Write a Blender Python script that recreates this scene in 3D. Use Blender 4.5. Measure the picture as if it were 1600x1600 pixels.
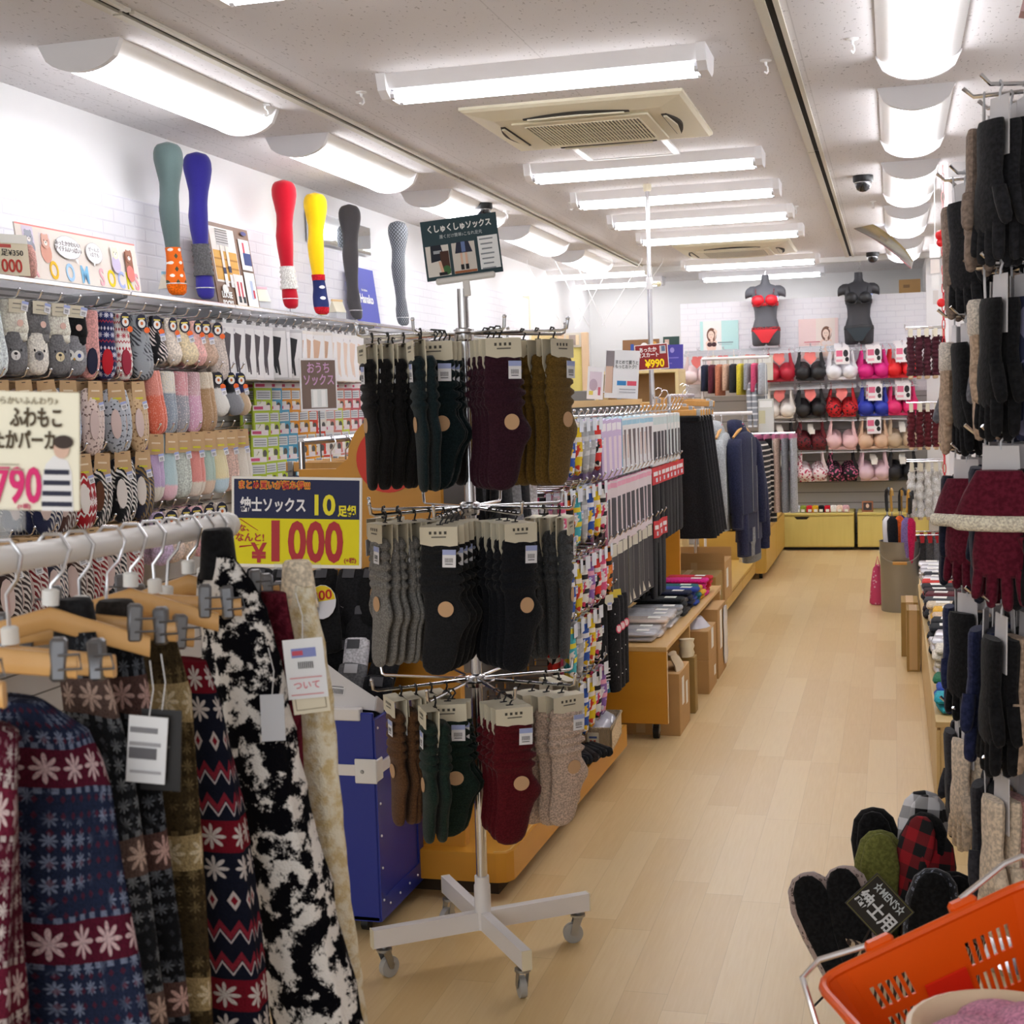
import bpy, math, random
from math import sin, cos, pi, radians as R
from mathutils import Vector as V, Matrix
sc = bpy.context.scene
for o in list(bpy.data.objects): bpy.data.objects.remove(o)
COL = sc.collection
rnd = random.Random(7)

# ---------------------------------------------------------------- camera
cd = bpy.data.cameras.new('camera'); cam = bpy.data.objects.new('camera', cd); COL.objects.link(cam)
cd.sensor_width = 36; cd.lens = 48.934; cd.clip_start = .05; cd.clip_end = 60
mr = ((0.9642094, 0.2633901, -0.0304272), (-0.0086418, -0.0834784, -0.9964721), (-0.2650009, 0.9610708, -0.0782145))
cam.matrix_world = Matrix(((mr[0][0], -mr[1][0], -mr[2][0], 0), (mr[0][1], -mr[1][1], -mr[2][1], 0), (mr[0][2], -mr[1][2], -mr[2][2], 1.45), (0, 0, 0, 1)))
cd.dof.use_dof = True; cd.dof.focus_distance = 4.6; cd.dof.aperture_fstop = 13
sc.camera = cam
# ---------------------------------------------------------------- world, exposure
w = bpy.data.worlds.new('world'); sc.world = w; w.use_nodes = True
w.node_tree.nodes['Background'].inputs[0].default_value = (.95, .97, 1, 1)
w.node_tree.nodes['Background'].inputs[1].default_value = .35
sc.view_settings.view_transform = 'Standard'; sc.view_settings.look = 'None'
sc.view_settings.exposure = EXPOSURE = 0.0; sc.view_settings.gamma = 1
TUBE = 17.0            # brightness of the fluorescent tubes
sc.cycles.max_bounces = 7; sc.cycles.diffuse_bounces = 4; sc.cycles.glossy_bounces = 3; sc.cycles.transmission_bounces = 4
sc.cycles.transparent_max_bounces = 8
# unseen soft area light behind the camera, slightly cool, facing into the shop
ld = bpy.data.lights.new('unseen_area_light', 'AREA'); ld.shape = 'RECTANGLE'; ld.size = 3.4; ld.size_y = 2.2; ld.energy = 45; ld.color = (.95, .98, 1)
lo = bpy.data.objects.new('unseen_area_light', ld); COL.objects.link(lo); lo.location = (-1.3, -1.2, 1.5); lo.rotation_euler = (R(90), 0, 0)

# ---------------------------------------------------------------- node helpers
def lin(c):
    if isinstance(c, str):
        c = tuple(int(c[i:i+2], 16) / 255 for i in (0, 2, 4))
    return tuple(x / 12.92 if x <= .04045 else ((x + .055) / 1.055) ** 2.4 for x in c[:3]) + (1,)
class G:
    """a small wrapper: G(name) starts a material, its methods add nodes and return sockets"""
    def __init__(s, name, rough=.6, metal=0, spec=.5):
        s.m = bpy.data.materials.new(name); s.m.use_nodes = True
        s.t = s.m.node_tree; s.b = s.t.nodes['Principled BSDF']
        s.b.inputs['Roughness'].default_value = rough; s.b.inputs['Metallic'].default_value = metal
        s.b.inputs['Specular IOR Level'].default_value = spec
    def n(s, typ, ins=None, out=0, **kw):
        n = s.t.nodes.new('ShaderNode' + typ)
        for k, v in kw.items(): setattr(n, k, v)
        for k, v in (ins or {}).items(): s.put(n.inputs[k], v)
        return n.outputs[out]
    def put(s, sock, v):
        if isinstance(v, bpy.types.NodeSocket): s.t.links.new(v, sock)
        elif v is not None: sock.default_value = v
    def ma(s, op, a, b=None, c=None):
        return s.n('Math', {0: a, 1: b, 2: c}, operation=op)
    def mix(s, f, a, b):
        a = lin(a) if isinstance(a, (str, tuple)) else a; b = lin(b) if isinstance(b, (str, tuple)) else b
        n = s.t.nodes.new('ShaderNodeMix'); n.data_type = 'RGBA'
        s.put(n.inputs[0], f); s.put(n.inputs[6], a); s.put(n.inputs[7], b)
        return n.outputs[2]
    def co(s, k='Object'):
        return s.n('TexCoord', out=k)
    def xyz(s, k='Object', sx=1, sy=1, sz=1):
        sp = s.t.nodes.new('ShaderNodeSeparateXYZ'); s.put(sp.inputs[0], s.co(k))
        r = list(sp.outputs)
        return [s.ma('MULTIPLY', a, f) if f != 1 else a for a, f in zip(r, (sx, sy, sz))]
    def noise(s, scale, k='Object', detail=3, vec=None, rough=.5):
        return s.n('TexNoise', {'Vector': vec or s.co(k), 'Scale': scale, 'Detail': detail, 'Roughness': rough})
    def ramp(s, f, a, b):      # smooth threshold of f from a to b -> 0..1
        return s.n('MapRange', {0: f, 1: a, 2: b, 3: 0., 4: 1.}, interpolation_type='SMOOTHSTEP')
    def cell(s, a, off=0):     # position in a repeating unit cell, -.5 .. .5
        return s.ma('SUBTRACT', s.ma('FRACT', s.ma('ADD', a, off)), .5)
    def star(s, u, v, size=.42, petals=4):
        r = s.ma('SQRT', s.ma('ADD', s.ma('MULTIPLY', u, u), s.ma('MULTIPLY', v, v)))
        p = s.ma('ABSOLUTE', s.ma('COSINE', s.ma('MULTIPLY', s.ma('ARCTAN2', u, v), petals)))
        lim = s.ma('MULTIPLY', s.ma('ADD', s.ma('MULTIPLY', p, .85), .12), size)
        return s.ramp(s.ma('SUBTRACT', lim, r), -.02, .03)
    def diamond(s, u, v, size=.25):
        return s.ma('LESS_THAN', s.ma('ADD', s.ma('ABSOLUTE', u), s.ma('ABSOLUTE', v)), size)
    def band(s, v, lo, hi):
        return s.ma('MULTIPLY', s.ma('GREATER_THAN', v, lo), s.ma('LESS_THAN', v, hi))
    def col(s, c):
        s.put(s.b.inputs['Base Color'], lin(c) if isinstance(c, (str, tuple)) else c); return s
    def bump(s, h, strength=.3, dist=.004):
        s.put(s.b.inputs['Normal'], s.n('Bump', {'Height': h, 'Strength': strength, 'Distance': dist})); return s
    def fuzz(s, w=.4, rough=.5, tint=None):
        s.b.inputs['Sheen Weight'].default_value = w; s.b.inputs['Sheen Roughness'].default_value = rough
        if tint: s.b.inputs['Sheen Tint'].default_value = lin(tint)
        return s
_mc = {}
def mat(c, rough=.55, metal=0, name=None, spec=.5):
    k = (c, rough, metal, spec)
    if k not in _mc: _mc[k] = G(name or 'plain_' + str(c), rough, metal, spec).col(c).m
    return _mc[k]
def knit(c, var=.25, scale=140, fuzz=.08, bs=.4):
    """wool or cotton jersey: fine ribbing, slight melange"""
    k = ('knit', c, var, scale)
    if k in _mc: return _mc[k]
    g = G('knit_' + str(c), .9, 0, .15)
    l = lin(c)
    dark = tuple(max(0, x * (1 - var)) for x in l[:3]) + (1,); li = tuple(min(1, x * (1 + var) + .012 * var) for x in l[:3]) + (1,)
    n = g.noise(scale, detail=2)
    g.put(g.b.inputs['Base Color'], g.mix(n, dark, li) if False else None)
    mx = g.t.nodes.new('ShaderNodeMix'); mx.data_type = 'RGBA'
    g.put(mx.inputs[0], g.ramp(n, .3, .7)); g.put(mx.inputs[6], dark); g.put(mx.inputs[7], li)
    g.put(g.b.inputs['Base Color'], mx.outputs[2])
    g.bump(n, bs, .003).fuzz(fuzz)
    _mc[k] = g.m
    return g.m
def wood(c, c2, name, sx=1, sy=1, sz=12, rough=.45, amt=.5):
    g = G(name, rough)
    v = g.n('Mapping', {'Vector': g.co(), 'Scale': (sx, sy, sz)})
    n = g.noise(3, vec=v, detail=5)
    g.col(g.mix(g.ma('MULTIPLY', n, amt * 2), c, c2))
    return g.m
def emit(c, s, name):
    g = G(name); g.b.inputs['Emission Color'].default_value = lin(c); g.b.inputs['Emission Strength'].default_value = s; g.col(c)
    return g.m
def clear(name='clear_plastic', tint='f4f6f8', alpha=.16, rough=.12):
    g = G(name, rough); g.col(tint); g.b.inputs['Alpha'].default_value = alpha; g.b.inputs['Specular IOR Level'].default_value = .9
    return g.m

# ---------------------------------------------------------------- mesh helpers
class MB:
    def __init__(s): s.v = []; s.f = []; s.m = []; s.u = []
    def add(s, vs, fs, m=0, us=None):
        b = len(s.v); s.v += [tuple(p) for p in vs]
        for i, f in enumerate(fs):
            s.f.append([b + k for k in f]); s.m.append(m); s.u.append(us[i] if us else None)
        return s
    def box(s, x0, x1, y0, y1, z0, z1, m=0, c=0):
        if x0 > x1: x0, x1 = x1, x0
        if y0 > y1: y0, y1 = y1, y0
        if z0 > z1: z0, z1 = z1, z0
        if c <= 0:
            vs = [(x, y, z) for x in (x0, x1) for y in (y0, y1) for z in (z0, z1)]
            return s.add(vs, [(0, 1, 3, 2), (4, 6, 7, 5), (0, 4, 5, 1), (2, 3, 7, 6), (0, 2, 6, 4), (1, 5, 7, 3)], m)
        c = min(c, (x1-x0)*.49, (y1-y0)*.49, (z1-z0)*.49)
        X = (x0, x1); Y = (y0, y1); Z = (z0, z1); vs = []; idx = {}
        for i in (0, 1):
            for j in (0, 1):
                for k in (0, 1):
                    a = (1, -1)[i] * c; b = (1, -1)[j] * c; d = (1, -1)[k] * c
                    for t, p in (('x', (X[i], Y[j]+b, Z[k]+d)), ('y', (X[i]+a, Y[j], Z[k]+d)), ('z', (X[i]+a, Y[j]+b, Z[k]))):
                        idx[(t, i, j, k)] = len(vs); vs.append(p)
        F = []
        q = [(0, 0), (1, 0), (1, 1), (0, 1)]
        for e in (0, 1):
            F.append([idx[('x', e, a, b)] for a, b in q]); F.append([idx[('y', a, e, b)] for a, b in q]); F.append([idx[('z', a, b, e)] for a, b in q])
            for g in (0, 1):
                F.append([idx[('y', 0, e, g)], idx[('y', 1, e, g)], idx[('z', 1, e, g)], idx[('z', 0, e, g)]])
                F.append([idx[('x', e, 0, g)], idx[('x', e, 1, g)], idx[('z', e, 1, g)], idx[('z', e, 0, g)]])
                F.append([idx[('x', e, g, 0)], idx[('x', e, g, 1)], idx[('y', e, g, 1)], idx[('y', e, g, 0)]])
                for h in (0, 1): F.append([idx[(t, e, g, h)] for t in 'xyz'])
        ctr = V(((x0+x1)/2, (y0+y1)/2, (z0+z1)/2))
        out = []
        for f in F:
            a, b, d = V(vs[f[0]]), V(vs[f[1]]), V(vs[f[2]])
            n = (b - a).cross(d - a)
            out.append(f if n.dot((a + b + d) / 3 - ctr) > 0 else f[::-1])
        return s.add(vs, out, m)
    def loft(s, rings, n=12, m=0, cap=(1, 1), e=2.0):
        """rings: (centre, u, v) with u, v the half axes; superellipse exponent e; writes metric UVs"""
        P = []; per = None
        for c, u, v in rings:
            c, u, v = V(c), V(u), V(v); row = []
            for k in range(n):
                a = 2 * pi * k / n; ca, sa = cos(a), sin(a)
                if e != 2: ca = math.copysign(abs(ca) ** (2 / e), ca); sa = math.copysign(abs(sa) ** (2 / e), sa)
                row.append(c + u * ca + v * sa)
            P.append(row)
        w = max(sum((r[k] - r[k-1]).length for k in range(n)) for r in P); L = [0]
        for i in range(1, len(rings)): L.append(L[-1] + (V(rings[i][0]) - V(rings[i-1][0])).length)
        vs = [p for r in P for p in r]; fs = []; us = []
        for i in range(len(P) - 1):
            for k in range(n):
                k2 = (k + 1) % n
                fs.append((i*n+k, i*n+k2, (i+1)*n+k2, (i+1)*n+k))
                us.append([(w*k/n, L[i]), (w*(k+1)/n, L[i]), (w*(k+1)/n, L[i+1]), (w*k/n, L[i+1])])
        l = (len(P) - 1) * n
        if cap[0]: fs.append(tuple(range(n))[::-1]); us.append([(w*k/n, L[0]) for k in range(n)][::-1])
        if cap[1]: fs.append(tuple(l + k for k in range(n))); us.append([(w*k/n, L[-1]) for k in range(n)])
        # keep the faces outward whatever way the axes turn
        c0, u0, v0 = [V(q) for q in rings[0]]; c1 = V(rings[-1][0])
        if u0.cross(v0).dot(c1 - c0) < 0:
            fs = [f[::-1] for f in fs]; us = [q[::-1] for q in us]
        return s.add(vs, fs, m, us)
    def tube(s, pts, r, n=8, m=0, cap=(1, 1)):
        pts = [V(p) for p in pts]; rr = r if isinstance(r, (list, tuple)) else [r] * len(pts)
        rings = []; up = None
        for i, p in enumerate(pts):
            d = (pts[min(i+1, len(pts)-1)] - pts[max(i-1, 0)]).normalized()
            if up is None: up = V((0, 0, 1)) if abs(d.z) < .9 else V((0, 1, 0))
            u = up.cross(d).normalized(); vv = d.cross(u).normalized(); up = vv
            rings.append((p, u * rr[i], vv * rr[i]))
        return s.loft(rings, n, m, cap)
    def lathe(s, prof, n=20, m=0, c=(0, 0, 0)):
        return s.loft([((c[0], c[1], c[2] + z), (r, 0, 0), (0, r, 0)) for r, z in prof], n, m)
    def prism(s, poly, a, b, axis='y', m=0):
        """poly in the two other axes, thickness a..b along axis"""
        def P(p, t): return {'y': (p[0], t, p[1]), 'x': (t, p[0], p[1]), 'z': (p[0], p[1], t)}[axis]
        ar = sum(poly[i-1][0]*poly[i][1] - poly[i][0]*poly[i-1][1] for i in range(len(poly)))
        poly = list(poly) if (ar > 0) != (axis == 'y') else list(poly)[::-1]
        # now faces at t=b point to +axis
        n = len(poly); vs = [P(p, a) for p in poly] + [P(p, b) for p in poly]
        lo_, hi_ = (a, b) if a < b else (b, a)
        vs = [P(p, lo_) for p in poly] + [P(p, hi_) for p in poly]
        fs = [tuple(range(n))[::-1], tuple(n + i for i in range(n))] + [(i, (i+1) % n, n + (i+1) % n, n + i) for i in range(n)]
        return s.add(vs, fs, m)
    def sph(s, c, r, n=10, k=7, m=0, sc_=(1, 1, 1)):
        rs = []
        for i in range(k + 1):
            a = -pi/2 + pi * i / k; q = max(cos(a), .02) * r
            rs.append(((c[0], c[1], c[2] + sin(a) * r * sc_[2]), (q * sc_[0], 0, 0), (0, q * sc_[1], 0)))
        return s.loft(rs, n, m)
    def grid(s, fn, nu, nv, m=0, flip=False):
        vs = [fn(i / nu, j / nv) for j in range(nv + 1) for i in range(nu + 1)]; fs = []
        for j in range(nv):
            for i in range(nu):
                a = j * (nu + 1) + i; f = (a, a + 1, a + nu + 2, a + nu + 1); fs.append(f[::-1] if flip else f)
        return s.add(vs, fs, m)
    def build(s, name, mats, parent=None, loc=None, smooth=40, rot=None):
        me = bpy.data.meshes.new(name); me.from_pydata(s.v, [], s.f)
        for m in (mats if isinstance(mats, (list, tuple)) else [mats]): me.materials.append(m)
        if max(s.m, default=0): me.polygons.foreach_set('material_index', s.m)
        if any(s.u):
            ul = me.uv_layers.new(name='UVMap'); i = 0
            flat = []
            for f, q in zip(s.f, s.u): flat += q if q else [(0, 0)] * len(f)
            ul.data.foreach_set('uv', [x for p in flat for x in p])
        if smooth:
            me.polygons.foreach_set('use_smooth', [True] * len(me.polygons)); me.set_sharp_from_angle(angle=R(smooth))
        me.update()
        o = bpy.data.objects.new(name, me); COL.objects.link(o)
        if parent: o.parent = parent
        if loc: o.location = loc
        if rot: o.rotation_euler = rot
        return o
def tag(o, label, cat, group=None, kind=None):
    o['label'] = label; o['category'] = cat
    if group: o['group'] = group
    if kind: o['kind'] = kind
    return o
def thing(name, label, cat, loc=(0, 0, 0), rz=0, group=None, rot=None):
    o = bpy.data.objects.new(name, None); COL.objects.link(o); o.empty_display_size = .05
    o.location = loc; o.rotation_euler = rot or (0, 0, rz)
    return tag(o, label, cat, group)
def struct(mb, name, m, smooth=30):
    o = mb.build(name, m, smooth=smooth); o['kind'] = 'structure'; return o
def dup(o, parent=None):
    c = o.copy(); COL.objects.link(c)
    if parent: c.parent = parent
    for ch in o.children: dup(ch, c)
    return c
def place(proto, first, loc, rot, label=None, group=None, scale=None, mats=None):
    """first call uses the prototype itself, later ones copy it with its parts"""
    o = proto if not first else dup(proto)
    o.location = loc; o.rotation_euler = rot
    if label: o['label'] = label
    if group: o['group'] = group
    if scale: o.scale = scale if isinstance(scale, (tuple, list)) else (scale,) * 3
    if mats: recolor(o, mats)
    return o
def recolor(o, mats):
    for c in [o] + list(o.children_recursive):
        if c.type == 'MESH' and c.name.split('.')[0] in mats:
            if c.data.users > 1 or True:
                for i, sl in enumerate(c.material_slots):
                    if i == 0: sl.link = 'OBJECT'; sl.material = mats[c.name.split('.')[0]]
ORD = 'first second third fourth fifth sixth seventh eighth ninth tenth eleventh twelfth thirteenth fourteenth fifteenth sixteenth seventeenth eighteenth nineteenth twentieth'.split() + \
      ['twenty-' + x for x in 'first second third fourth fifth sixth seventh eighth ninth'.split()] + ['thirtieth'] + ['thirty-' + x for x in 'first second third fourth fifth sixth seventh eighth ninth'.split()]
_fc = {}
def text(s, size, m, parent, loc, rot=(R(90), 0, 0), bold=0, name='lettering', ax='CENTER', ext=.0006, shear=0, space=1, sx=1, label=None):
    """real lettering, turned into a mesh"""
    cu = bpy.data.curves.new(name, 'FONT'); cu.body = s; cu.size = size; cu.align_x = ax; cu.align_y = 'CENTER'; cu.offset = bold; cu.extrude = ext; cu.shear = shear; cu.space_character = space; cu.resolution_u = 3
    t = bpy.data.objects.new('t', cu); COL.objects.link(t)
    bpy.context.view_layer.update()
    me = bpy.data.meshes.new_from_object(t.evaluated_get(bpy.context.evaluated_depsgraph_get()))
    bpy.data.objects.remove(t)
    me.materials.clear(); me.materials.append(m); me.name = name
    o = bpy.data.objects.new(name, me); COL.objects.link(o); o.parent = parent; o.location = loc; o.rotation_euler = rot; o.scale = (sx, 1, 1)
    if label: o['label'] = label
    return o
CHROME = mat('d8d8dc', .18, 1, 'chrome'); STEEL = mat('a9abad', .35, 1, 'steel'); WHITE = mat('f2f2f0', .5, 0, 'white_paint'); BLACK = mat('111113', .5, 0, 'black_plastic')
PAPER = mat('f3f1ea', .8, 0, 'paper'); CREAMCARD = mat('ded6c0', .8, 0, 'cream_card'); KRAFT = mat('c9a77c', .8, 0, 'kraft_card'); CLEAR = clear()
INK = mat('25262a', .8, 0, 'ink'); LILACINK = mat('93a6dc', .8, 0, 'blue_ink'); RED = mat('b51622', .6, 0, 'red_print'); YEL = mat('ffe000', .6, 0, 'yellow_print')
# ================================================================ the setting
CEIL = 2.70
def floor_mat():
    g = G('pale_maple_planks', .34, 0, .45)
    x, y, z = g.xyz('Object')
    row = g.ma('FLOOR', g.ma('MULTIPLY', x, 9.2))
    sh = g.n('TexWhiteNoise', {'W': row}, noise_dimensions='1D')
    yy = g.ma('ADD', g.ma('MULTIPLY', y, 1.25), g.ma('MULTIPLY', sh, 3.7))
    pl = g.ma('FLOOR', yy)
    id_ = g.n('TexWhiteNoise', {'Vector': g.n('CombineXYZ', {0: row, 1: pl})}, noise_dimensions='2D')
    fine = g.noise(4, vec=g.n('Mapping', {'Vector': g.co(), 'Scale': (30, 1.6, 1)}), detail=5)
    f = g.ma('ADD', g.ma('MULTIPLY', id_, .5), g.ma('MULTIPLY', fine, .55))
    c = g.mix(g.ramp(f, .15, .95), 'e3c795', 'd6b47c')
    fx = g.ma('ABSOLUTE', g.cell(g.ma('MULTIPLY', x, 9.2))); fy = g.ma('ABSOLUTE', g.cell(yy))
    seam = g.ma('MAXIMUM', g.ma('GREATER_THAN', fx, .494), g.ma('GREATER_THAN', fy, .4985))
    c = g.mix(g.ma('MULTIPLY', seam, .35), c, 'a07d50')
    g.col(c)
    return g.m
def ceil_mat():
    g = G('pitted_ceiling_board', .85, 0, .2)
    v = g.n('Mapping', {'Vector': g.co(), 'Scale': (95, 38, 1)})
    n = g.noise(1, vec=v, detail=1)
    pit = g.ramp(n, .665, .72)
    x, y, z = g.xyz()
    j = g.ma('MAXIMUM', g.ma('GREATER_THAN', g.ma('ABSOLUTE', g.cell(g.ma('MULTIPLY', x, 1/.91), .35)), .4975), g.ma('GREATER_THAN', g.ma('ABSOLUTE', g.cell(g.ma('MULTIPLY', y, 1/1.82))), .4988))
    g.col(g.mix(g.ma('MULTIPLY', g.ma('MAXIMUM', pit, g.ma('MULTIPLY', j, .5)), .55), 'dedbdc', '8f8a8a'))
    return g.m
def plaster(c, n):
    g = G(n, .8, 0, .25); g.col(c); g.bump(g.noise(55, detail=4), .12, .003); return g.m
def brick_paper():
    """white brick pattern wallpaper"""
    g = G('white_brick_wallpaper', .65, 0, .3)
    x, y, z = g.xyz()
    h = g.ma('ADD', x, y)
    r = g.ma('MULTIPLY', z, 1/.055); sh = g.ma('MULTIPLY', g.ma('MODULO', g.ma('FLOOR', r), 2.), .5)
    a = g.ma('ABSOLUTE', g.cell(r)); b = g.ma('ABSOLUTE', g.cell(g.ma('ADD', g.ma('MULTIPLY', h, 1/.17), sh)))
    mo = g.ma('MAXIMUM', g.ramp(a, .40, .47), g.ramp(b, .46, .49))
    g.col(g.mix(g.ma('MULTIPLY', mo, .45), 'efeef3', 'dddbe4')); g.bump(mo, .35, -.003)
    return g.m
FLOORM, CEILM, WALLM, GREYW, BRICK = floor_mat(), ceil_mat(), plaster('efeeee', 'white_plaster'), plaster('d9d8d6', 'grey_plaster'), brick_paper()
struct(MB().box(-3.4, 1.3, -1.6, 15.2, -.1, 0), 'floor', FLOORM)
struct(MB().box(-3.4, 1.3, -1.6, 15.2, CEIL, CEIL + .1), 'ceiling', CEILM)
struct(MB().box(-3.4, -3.2, -1.6, 15.2, 0, CEIL), 'wall_left', WALLM)
struct(MB().box(.72, 1.3, -1.6, 15.2, 0, CEIL), 'wall_right', WALLM)
struct(MB().box(-3.4, 1.3, 15.05, 15.2, 0, CEIL), 'wall_back', GREYW)
struct(MB().box(.30, .72, 8.2, 8.75, 0, CEIL), 'wall_pillar', WALLM)
struct(MB().box(.30, .72, 13.6, 15.05, 0, CEIL), 'wall_corner', WALLM)
struct(MB().box(-3.2, .72, 13.35, 13.5, CEIL - .045, CEIL), 'trim_1', GREYW)
# shadow-gap rails recessed along the ceiling: two lips with a dark slot between them, in lengths
for k, x in enumerate((-2.29, -.37)):
    mb = MB()
    for y0, y1 in ((-1.5, 3.95), (3.97, 7.45), (7.47, 11.0), (11.02, 13.3)):
        mb.box(x - .045, x - .012, y0, y1, CEIL - .012, CEIL - .001, 0).box(x + .012, x + .03, y0, y1, CEIL - .012, CEIL - .001, 0).box(x - .012, x + .012, y0, y1, CEIL - .003, CEIL - .001, 1)
    struct(mb, 'trim_%d' % (k + 2), [mat('cfcabb', .6), mat('1d1b18', .9)])
# left wall: papered display board with a cream cap, peg panel below the shelf
struct(MB().box(-3.2, -3.15, 2.6, 12.2, 1.93, 2.37).box(-3.2, -3.14, 12.19, 12.23, .3, 2.40, 1).box(-3.2, -3.16, 2.6, 12.2, 2.37, 2.376, 0), 'wall_left_board', [BRICK, mat('efe6cf', .6)])
def peg_mat():
    g = G('grey_slatwall', .6)
    x, y, z = g.xyz()
    g.col(g.mix(g.ma('GREATER_THAN', g.ma('ABSOLUTE', g.cell(g.ma('MULTIPLY', z, 10.))), .46), 'b9b6b4', '77736f')); return g.m
PEG = peg_mat()
struct(MB().box(-3.2, -3.15, 2.6, 12.2, .0, 1.93), 'wall_left_panel', PEG)
# back display wall
struct(MB().box(-2.0, .30, 13.66, 13.72, 1.45, 2.36), 'wall_back_board', BRICK)
struct(MB().box(-2.0, .30, 13.665, 13.72, 0, 1.45), 'wall_back_panel', PEG)

# ---------------------------------------------------------------- ceiling lamps
TUBEM = emit('fbfbff', TUBE, 'lit_tube'); HOUS = mat('f1f0f2', .45, 0, 'lamp_enamel'); REFL = mat('ffffff', .35, 0, 'lamp_reflector')
def strip_lamp():
    t = thing('ceiling_light', '', 'ceiling light')
    MB().prism([(-.11, 0), (-.075, -.05), (.075, -.05), (.11, 0)], -.585, .585, 'x').build('housing', HOUS, t, smooth=0)
    for s in (-1, 1):
        MB().prism([(-.125, 0), (-.105, -.06), (-.06, -.085), (.06, -.085), (.105, -.06), (.125, 0)], s * .585, s * .62, 'x').build('end_cap', HOUS, t, smooth=0)
    for y in (-.048, .048):
        MB().tube([(-.57, y, -.068), (.57, y, -.068)], .0165, 8).build('fluorescent_tube', TUBEM, t)
        for a in (-.585, .57): MB().tube([(a, y, -.068), (a + .015, y, -.068)], .018, 8).build('tube_holder', mat('bdbdc0', .4), t)
    return t
def curved_lamp():
    """long lamp with a curved open reflector, length along y"""
    t = thing('ceiling_light', '', 'ceiling light')
    prof = [(-.15, 0), (-.135, -.02), (-.07, -.05), (0, -.062), (.07, -.05), (.135, -.02), (.15, 0)]
    MB().prism(prof, -.6, .6, 'y').build('reflector', REFL, t, smooth=60)
    cap = [(-.155, 0)] + [(-.155 + .31 * k / 12, -.095 * math.sqrt(max(0, 1 - ((k - 6) / 6) ** 2)) - .004) for k in range(13)] + [(.155, 0)]
    for s in (-1, 1): MB().prism(cap, s * .6, s * .625, 'y').build('end_cap', HOUS, t, smooth=0)
    for x in (-.055, .055): MB().tube([(x, -.59, -.075), (x, .59, -.075)], .016, 8).build('fluorescent_tube', TUBEM, t)
    return t
p = strip_lamp(); k = 0
LAB = ['strip lamp at the front, cut off by the top edge', 'strip lamp just in front of the nearer air conditioner', 'strip lamp first behind the nearer air conditioner', 'strip lamp second behind the nearer air conditioner', 'strip lamp third behind the nearer air conditioner', 'strip lamp fourth behind the nearer air conditioner, before the far air conditioner', 'strip lamp just behind the far air conditioner', 'strip lamp over the back board, last of the middle row', 'strip lamp over the fitting room, nearer of two', 'strip lamp over the fitting room, farther of two']
for k, (x, y) in enumerate([(-1.25, 3.72), (-1.25, 5.16), (-1.25, 7.33), (-1.25, 8.43), (-1.25, 9.55), (-1.25, 10.65), (-1.25, 12.95), (-1.27, 14.35), (-2.83, 13.2), (-2.9, 14.45)]):
    place(p, k, (x, y, CEIL), (0, 0, 0), 'white twin-tube fluorescent ' + LAB[k], 'strip lamps across the aisle')
p = curved_lamp(); k = 0
for x, ys, where in ((-2.62, (4.85, 6.62, 8.45, 10.3, 12.1), 'above the left wall display'), (.10, (4.9, 6.7, 8.65, 10.5, 12.6), 'above the right-hand displays')):
    for j, y in enumerate(ys):
        place(p, k, (x, y, CEIL), (0, 0, 0), 'white curved-reflector ceiling lamp %s, %s from the front' % (where, ORD[j]), 'curved lamps along the aisles'); k += 1

# ---------------------------------------------------------------- ceiling cassette air conditioners
ACM = mat('e3dcc3', .5, 0, 'aged_ac_plastic')
def cassette(label):
    t = thing('air_conditioner', label, 'air conditioner', group='ceiling air conditioners')
    # outer frame: low frustum ring
    a, b = .475, .50; i1, j1 = .36, .36
    mb = MB()
    o = [(-a, -b), (a, -b), (a, b), (-a, b)]; q = [(-i1, -j1), (i1, -j1), (i1, j1), (-i1, j1)]
    vs = [(x, y, 0) for x, y in o] + [(x, y, -.012) for x, y in o] + [(x * .97, y * .97, -.022) for x, y in o] + [(x, y, -.042) for x, y in q]
    fs = []
    for l in range(3):
        for k in range(4): fs.append((l*4+k, (l+1)*4+k, (l+1)*4+(k+1) % 4, l*4+(k+1) % 4))
    fs.append((12, 15, 14, 13)); mb.add(vs, fs); mb.build('frame', ACM, t, smooth=0)
    # return-air grille
    MB().box(-.30, .30, -.30, .30, -.052, -.042, 0, .004).build('grille_panel', ACM, t, smooth=0)
    g = MB()
    for k in range(34): g.box(-.255 + k * .0152, -.248 + k * .0152, -.235, .235, -.056, -.051)
    for k in range(5): g.box(-.255, .255, -.235 + k * .1175 - .002, -.235 + k * .1175 + .002, -.0545, -.051)
    g.build('grille', ACM, t, smooth=0)
    MB().box(-.25, .25, -.23, .23, -.0527, -.051).build('grille_recess', mat('4a4538', .9), t, smooth=0)
    for rz in range(4):
        l = MB(); n = 10
        vs = [(-.24 + .48 * k / n, -.375 - .028 * sin(pi * k / n), -.0425 + .001) for k in range(n + 1)] + [(-.24 + .48 * k / n, -.335, -.0435) for k in range(n + 1)]
        l.prism([(-.23, -.345)] + [(-.23 + .46 * k / n, -.365 - .035 * sin(pi * k / n)) for k in range(n + 1)] + [(.23, -.345)], -.046, -.03, 'z')
        s = l.build('air_slot', mat('2b261d', .8), t, smooth=0); s.rotation_euler = (0, 0, rz * pi / 2)
        fl = MB().prism([(-.21, -.352), (-.21, -.366), (0, -.382), (.21, -.366), (.21, -.352)], -.052, -.046, 'z').build('louvre_flap', ACM, t, smooth=0); fl.rotation_euler = (R(0), 0, rz * pi / 2)
    return t
c1 = cassette('cream ceiling cassette air conditioner behind the second strip lamp, the nearer one'); c1.location = (-1.29, 6.24, CEIL)
c2 = place(c1, 1, (-1.27, 12.0, CEIL), (0, 0, 0), 'cream ceiling cassette air conditioner far down the aisle, the farther one')
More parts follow.
